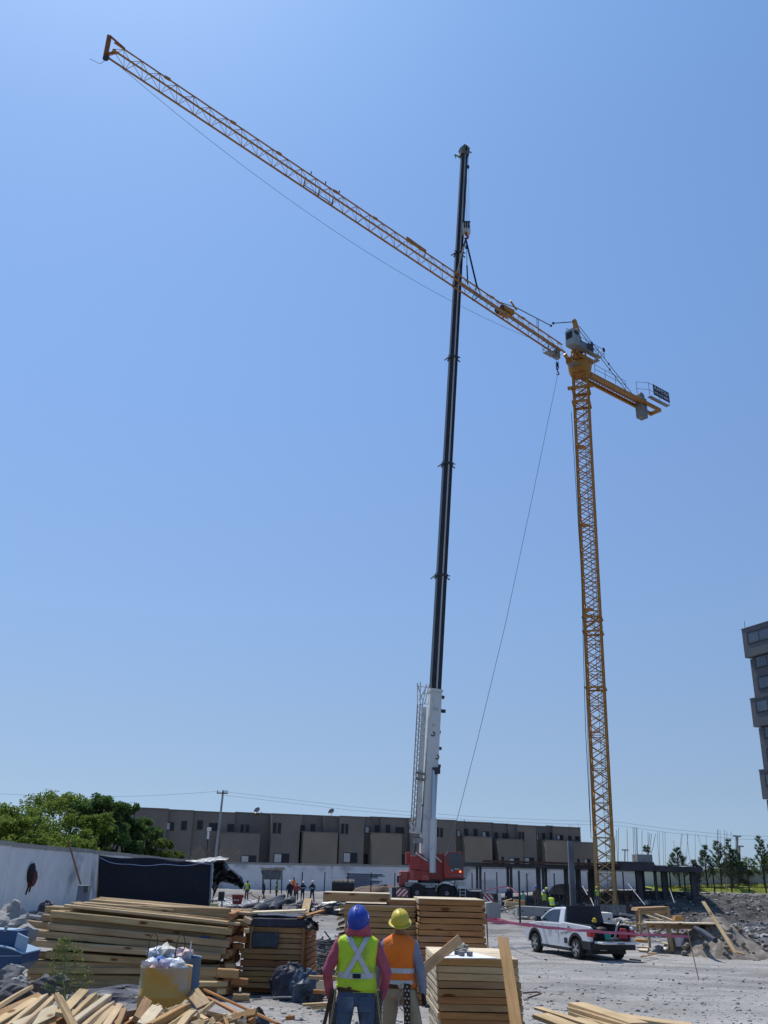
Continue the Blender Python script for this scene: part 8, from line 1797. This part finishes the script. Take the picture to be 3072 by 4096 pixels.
prof_t = [(852, 3450), (895, 3434), (905, 3460), (925, 3478), (945, 3490), (968, 3508), (974, 3535), (972, 3550)]; prof_b = [(850, 3600), (870, 3540), (885, 3528), (905, 3530), (930, 3538), (948, 3545), (960, 3552), (968, 3556)]
def fn(u, v):
    t = u * 7; k = min(int(t), 6); f_ = t - k; a = [prof_t[k][i] + (prof_t[k + 1][i] - prof_t[k][i]) * f_ for i in (0, 1)]; b = [prof_b[k][i] + (prof_b[k + 1][i] - prof_b[k][i]) * f_ for i in (0, 1)]; c = [a[i] + (b[i] - a[i]) * v for i in (0, 1)]; w_ = P(c[0], c[1], Yq + .5); return (w_.x + .06 * nz(u * 8, v * 7), Yq + .5 + .5 * nz(u * 5, v * 4, 4) + .25 * nz(u * 13, v * 9, 4), w_.z + .05 * nz(u * 9, v * 9, 7))
cloth('black_sheet', fn, 34, 18, BPL, 'torn black sheet drooping from the right end of the blue screen', 'plastic sheet', smooth=False)
tag(MB().tube([P(905, 3466, Yq + .3), P(930, 3482, Yq + .3), P(965, 3512, Yq + .4)], .05, 6).build('pale_fold', SILV), 'pale folded edge lying on the torn black sheet', 'tarp edge')
r = root('black_table', P(870, 3640, 52), 'small black table in the shade right of the blue screen', 'table'); a, b = P(838, 3602, 52), P(895, 3603, 52); MB().bar(a, b, 1.0, .05, upv=(0, 0, 1)).build('table_top', DK, r)
for px in (850, 888): MB().bar(P(px, 3604, 51.8), P(px, 3655, 51.8), .06).build('leg', DK, r)
tag(MB().lathe(P(884, 3600, 52), [(.16, 0), (.17, .4), (.12, .42)], 14).build('black_bucket', BLKP), 'black bucket standing on the small black table', 'bucket')
tag(MB().b2((P(838, 3640, 44).x, 44, P(838, 3640, 44).z), (P(864, 3640, 44).x, 44.5, P(850, 3614, 44).z)).build('yellow_box', mat('faded_yellow_box', (.35, .30, .10), (.45, .4, .2), 4, .7)), 'faded yellow box behind the top of the long timbers', 'box')
# canopy shelter
r = root('canopy', P(1090, 3560, 84), 'small shelter with a drooping grey canopy beside the crew', 'canopy')
def fn(u, v): t = P(1042 + 96 * u, 3476 + 2 * math.sin(u * 4), 84); return (t.x, 83 + 2.4 * v, t.z + .12 - .2 * v + .05 * nz(u * 5, v * 4))
mb = MB(); nu, nv = 14, 8; mb.add([fn(i / 13, j / 7) for j in range(8) for i in range(14)], [(j * nu + i, j * nu + i + 1, (j + 1) * nu + i + 1, (j + 1) * nu + i) for j in range(7) for i in range(13)]); mb.build('roof_sheet', SILV, r)
def fn(u, v): x_ = 1043 + 82 * u + (10 - 12 * u) * v; t = P(x_, 3480 + (3518 - 3480) * v + 2 * nz(u * 6, v * 4), 83); return (t.x, 83 + .12 * nz(u * 8, v * 3), t.z)
mb = MB(); mb.add([fn(i / 13, j / 7) for j in range(8) for i in range(14)], [(j * nu + i, j * nu + i + 1, (j + 1) * nu + i + 1, (j + 1) * nu + i) for j in range(7) for i in range(13)]); o = mb.build('side_sheet', mat('grey_green_canvas', (.10, .11, .115), (.16, .17, .175), 3, .9), r)
for (px, y0, y1, Y) in ((1128, 3480, 3575, 83.2), (1083, 3512, 3575, 85), (1110, 3480, 3555, 85.2), (1052, 3480, 3575, 83.2)): MB().tube([P(px, y0, Y), P(px - 2, y1, Y)], .055, 6).build('post', DK, r)
# red tub, stool, bits
r = root('mortar_tub', P(948, 3620, 62), 'dark red mortar tub with faded lettering among the debris', 'tub'); c = P(948, 3617, 62); MB().lathe(c, [(.28, 0), (.36, .52), (.39, .55), (.36, .56), (.34, .5)], 20).build('body', mat('maroon_tub', (.16, .025, .03), (.22, .04, .045), 3, .6), r, smooth=True)
mb = MB()
for k in range(4): mb.b2((c.x - .17 + k * .085, 61.63, c.z + .22), (c.x - .12 + k * .085, 61.65, c.z + .28 + .02 * (k % 2)))
mb.build('lettering', LETW, r)
MB().tube([(c.x + .3, 62, c.z + .4), (c.x + .9, 62, c.z + .75)], .03, 5).build('tool_handle', WOODR, r)
r = root('stool', P(1045, 3600, 70), 'small pale wooden stool before the canopy', 'stool'); c = P(1047, 3583, 70); MB().b2((c.x - .24, 70, c.z - .04), (c.x + .24, 70.4, c.z)).build('seat', WOODG, r)
for dx in (-.2, .2): MB().bar((c.x + dx, 70.1, c.z - .04), (c.x + dx * 1.3, 70.1, c.z - .55), .05).build('leg', WOODG, r); MB().bar((c.x + dx, 70.35, c.z - .04), (c.x + dx * 1.2, 70.4, c.z - .55), .05).build('leg', WOODG, r)
tag(beam(P(1001, 3575, 72), P(1040, 3600, 70), .05, .05, 'red_pole', RUST), 'thin red brown pole slanting beside the worker in the lime vest', 'pole')
# bundles of dark pipe-like rolls
DKR = mat('dark_grey_roll', (.018, .019, .024), (.05, .052, .062), 3, .6, .5, 8); GRB = mat('straw_grey_bundle', (.08, .075, .065), (.17, .155, .13), 6, .9, .6, 14)
ROLL = [((1040, 3630, 55.4), (1135, 3585, 62.0), 0.18, 'topmost dark roll of the bundle before the crew'), ((1050, 3637, 54.8), (1130, 3598, 60.7), 0.17, 'second dark roll of the bundle before the crew'), ((1070, 3640, 54.8), (1138, 3606, 59.4), 0.17, 'third dark roll of the bundle before the crew'), ((960, 3640, 55.4), (1055, 3622, 56.8), 0.22, 'long low dark roll left in the bundle'), ((1020, 3650, 52.8), (1060, 3630, 54.1), 0.31, 'thick dark roll end in the bundle'), ((1090, 3640, 53.5), (1100, 3622, 55.4), 0.26, 'round dark roll end right of the bundle'),
 ((1155, 3612, 60.7), (1170, 3600, 62.0), 0.29, 'dark folded roll behind the tilted board'), ((1195, 3622, 58.1), (1240, 3605, 60.7), 0.22, 'dark roll right of the crew feet'), ((1210, 3630, 56.8), (1250, 3620, 58.1), 0.21, 'low dark roll under the tilted board'), ((1252, 3618, 58.1), (1300, 3621, 58.1), 0.07, 'thin grey pipe pointing right on the ground'), ((1250, 3626, 56.8), (1310, 3630, 56.8), 0.08, 'second thin grey pipe pointing right'), ((1300, 3613, 58.1), (1320, 3616, 58.1), 0.26, 'dark roll end left of the panel stack'), ((1330, 3615, 57.4), (1380, 3622, 57.4), 0.31, 'black roll beside the panel stack edge')]
for (a, b, r_, lab) in ROLL: a, b = P(*a), P(*b); d = (b - a) / 4; tag(MB().tube([a, a + d + Vector((0, 0, .03)), a + d * 2, a + d * 3 + Vector((0, 0, .02)), b], [r_ * .8, r_, r_ * 1.05, r_, r_ * .75], 10).build('dark_roll', DKR, smooth=True), lab, 'roll', 'dark rolls lying before the crew')
for i, (px, py, Y, rx, h_, m_, lab) in enumerate(((1010, 3655, 54, 1.4, .32, GRB, 'grey straw like bundle left of the round rolls'), (1120, 3660, 53, .75, .3, GRB, 'pale grey crumpled bundle behind the crate board'), (1175, 3660, 53, .95, .25, GRB, 'brownish net bundle behind the crate lath'), (1350, 3632, 56, 1.4, .7, BPL, 'black crumpled sheet heap left of the tan panel stack'), (960, 3650, 56, 1.2, .4, DKR, 'dark sheet heap behind the long timbers'), (1180, 3625, 58, 1.0, .5, DKR, 'dark grey sheet heap under the crew'))):
    q = P(px, py, Y); heap('bundle', (q.x, Y, gz(q.x, Y) - .05), rx, .6, h_, m_, lab, 'bundle', 70 + i, .35)
tag(beam(P(1232, 3595, 55), P(1219, 3652, 53), .42, .05, 'tilted_board', WOODG, upv=(0, -.3, 1)), 'grey wide board tilted up against the dark rolls', 'board')
tag(beam(P(1215, 3660, 51), P(1270, 3646, 52), .05, .04, 'lath', WOODR), 'reddish lath at the foot of the tilted board', 'lath'); tag(beam(P(1262, 3628, 54), P(1272, 3656, 52), .04, .04, 'lath', RUST), 'thin dark lath right of the tilted board', 'lath')
q = G(1315, 3662, -.05); r = root('black_bin', q, 'small round black bin standing alone on the gravel', 'bin'); MB().lathe(q, [(.12, 0), (.24, .2), (.28, .42), (.2, .5)], 14).build('body', BLKP, r, smooth=True); MB().b2((q.x + .12, q.y, gz(q.x, q.y)), (q.x + .24, q.y + .1, q.z + .3)).build('stand', DK, r)
for (px, py, l_) in ((1250, 3662, .5), (1290, 3660, .3), (1225, 3690, .2), (1282, 3682, .15)): q = G(px, py, .05); tag(beam(q, q + Vector((l_, .05, 0)), .05, .04, 'wood_scrap', WOODR), {1250: 'brown stick left of the black bin', 1290: 'short brown stick right under the black bin', 1225: 'small scrap on the bare gravel aisle', 1282: 'tiny scrap further right on the gravel aisle'}[px], 'wood scrap', 'scraps on the gravel aisle')
# ---- things on and by the left wall
BAGR = mat('maroon_cloth', (.10, .02, .02), (.15, .035, .03), 6, .9); wx_ = lambda Y: -17.08
Yw = 45.3
q = P(122, 3505, 45); 
t_ = Vector((-17.03, 0, 0)); 
def onwall(px, py):
    d = fw + rt * ((px - 1536) / FPX) + up * ((2048 - py) / FPX); k = -17.06 / d.x; return CAM + d * k
a = onwall(122, 3468); c = onwall(120, 3512); e = onwall(98, 3577)
r = root('hanging_bag', a, 'maroon and black bag hanging on the white wall at the left', 'bag')
vs_, fs = rock(1, 301, sub=2); mb = MB(); mb.add([(c.x + .12 + v.x * .14, c.y + v.y * .5, c.z + .02 + v.z * .44) for v in vs_], fs); mb.build('pouch', BAGR, r, smooth=True)
mb = MB(); vs_, fs = rock(1, 302, sub=2); c2 = onwall(112, 3490); mb.add([(c2.x + .16 + v.x * .12, c2.y + v.y * .4, c2.z + v.z * .46) for v in vs_], fs); mb.build('jacket', mat('black_cloth', (.012, .01, .012)), r, smooth=True)
for (p1, p2) in (((104, 3540), (93, 3578)), ((111, 3545), (107, 3568))): MB().tube([onwall(*p1) + Vector((.15, 0, 0)), onwall(*p2) + Vector((.12, 0, 0))], .035, 5).build('strap', mat('black_cloth', (.012, .01, .012)), r)
MB().tube([onwall(126, 3375) + Vector((.04, 0, 0)), onwall(115, 3470) + Vector((.06, 0, 0))], .012, 4).build('string', DK, r)
q1, q2 = onwall(320, 3430), onwall(317, 3468)
r = root('paper_notice', q1, 'narrow blue grey notice stuck on the white wall', 'notice'); MB().b2((-17.045, q1.y - .55, q2.z), (-17.035, q1.y + .55, q1.z)).build('sheet', mat('blue_grey_print', (.14, .17, .27), (.2, .23, .33), 4, .8), r); 
for k in range(4): zz = q1.z - .12 - k * (q1.z - q2.z - .2) / 3.4; MB().b2((-17.034, q1.y - .42, zz - .03), (-17.03, q1.y + .42, zz)).build('text_line', WHC, r)
r = root('electric_box', P(325, 3600, 41), 'grey electrical box on a stand with a switch, before the white wall', 'electric box'); o = MB().b2((P(303, 3600, 41).x, 41, P(320, 3625, 41).z - .4), (P(347, 3600, 41).x, 41.35, P(325, 3541, 41).z)).build('box', mat('blue_grey_cabinet', (.10, .12, .16), (.15, .17, .21), 2, .5), r); bevel_mod(o, .02)
a = P(344, 3556, 40.98); MB().box(a, (.16, .1, .26)).build('switch', DK, r); MB().box(a + Vector((.12, -.03, 0)), (.04, .06, .16)).build('lever', GALV, r)
o = MB().b2((P(325, 3600, 41).x - .08, 41.1, gz(-16, 41)), (P(325, 3600, 41).x + .08, 41.26, P(320, 3625, 41).z - .4)).build('stand', DK, r)
tag(MB().tube([P(272, 3358, 41.6), P(322, 3536, 41.2)], [.045, .04], 7).build('brown_pole', mat('brown_pole', (.16, .085, .035), (.24, .13, .06), 4, .8)), 'thin brown pole leaning above the grey electrical box', 'pole')
q = P(180, 3640, 40); heap('blue_black_heap', (q.x, 40, .1), .35, .3, .75, TARP, 'dark blue rag heap at the foot of the white wall', 'rags', 81, .4); q = P(150, 3655, 38); heap('grey_blocks', (q.x, 38, 0), .8, .4, .5, DCONC, 'dark scrap heap behind the left ends of the timbers', 'scrap', 82, .5)
tag(MB().lathe(onwall(8, 3545), [(.02, -.05), (.05, 0), (.02, .05)], 8, axis='X').build('wall_hook', DK), 'small black hook on the white wall at the left edge', 'hook')
# mid ground concrete bits between the mast and the tables
for i, (px, py, Y, s) in enumerate(((2480, 3640, 60, .5), (2530, 3600, 72, .6), (2700, 3600, 70, .7), (2790, 3590, 74, .6), (2900, 3610, 62, .7), (3000, 3600, 66, .8), (2650, 3612, 60, .5), (2960, 3640, 50, .5), (3040, 3620, 56, .6), (2560, 3650, 48, .4), (2100, 3600, 66, .5), (2140, 3612, 62, .5), (2235, 3600, 64, .5), (2260, 3618, 58, .4))):
    q = P(px, py, Y); x, y = q.x, Y; vs_, fs = rock(1, 320 + i, sub=2); mb = MB(); mb.add([(v.x * s, v.y * s * .7, v.z * s * .45) for v in vs_], fs); o = mb.build('boulder', ST2 if i % 2 else ST1); o.location = (x, y, gz(x, y) + .05); tag(o, ['dark', 'pale'][1 - i % 2] + ' rough boulder on the dug ground ' + ['right of the crane mast', 'behind the crane mast foot', 'below the fence in the middle', 'under the leaning pine', 'on the slope at the right', 'near the right edge of the bank', 'behind the work tables', 'at the edge of the pit', 'low at the right edge', 'by the trestle table', 'left of the trench crew', 'below the trench crew', 'right of the trench crew', 'behind the truck roof'][i], 'boulder')
# scaffold props leaning in the trench area
for i, (a, b) in enumerate((((2512, 3535, 74), (2580, 3620, 66)), ((2680, 3560, 78), (2698, 3612, 74)), ((2330, 3545, 76), (2350, 3580, 74)), ((2362, 3592, 66), (2376, 3625, 64)), ((2905, 3516, 84), (2908, 3636, 78)))):
    tag(MB().tube([P(*a), P(*b)], .035, 5).build('thin_prop', GALV if i != 4 else RUST), ['long pale prop leaning right of the mast', 'pale prop leaning before the fence', 'short prop standing left of the mast', 'short prop behind the truck rack', 'tall dark rod standing before the lawn'][i], 'prop')
# vertical rebars of the foundation behind the truck
r = root('foundation_rebar', P(2300, 3600, 72), 'thicket of thin rusty bars standing around the foot of the crane mast', 'reinforcing bars'); q = random.Random(8)
for k in range(70):
    px = q.uniform(2230, 2560); Y = q.uniform(68, 80); a = P(px, q.uniform(3545, 3585), Y); MB().tube([a, (a.x + q.uniform(-.1, .1), Y, gz(a.x, Y) - .1)], .014, 3).build('rebar', RUST, r)
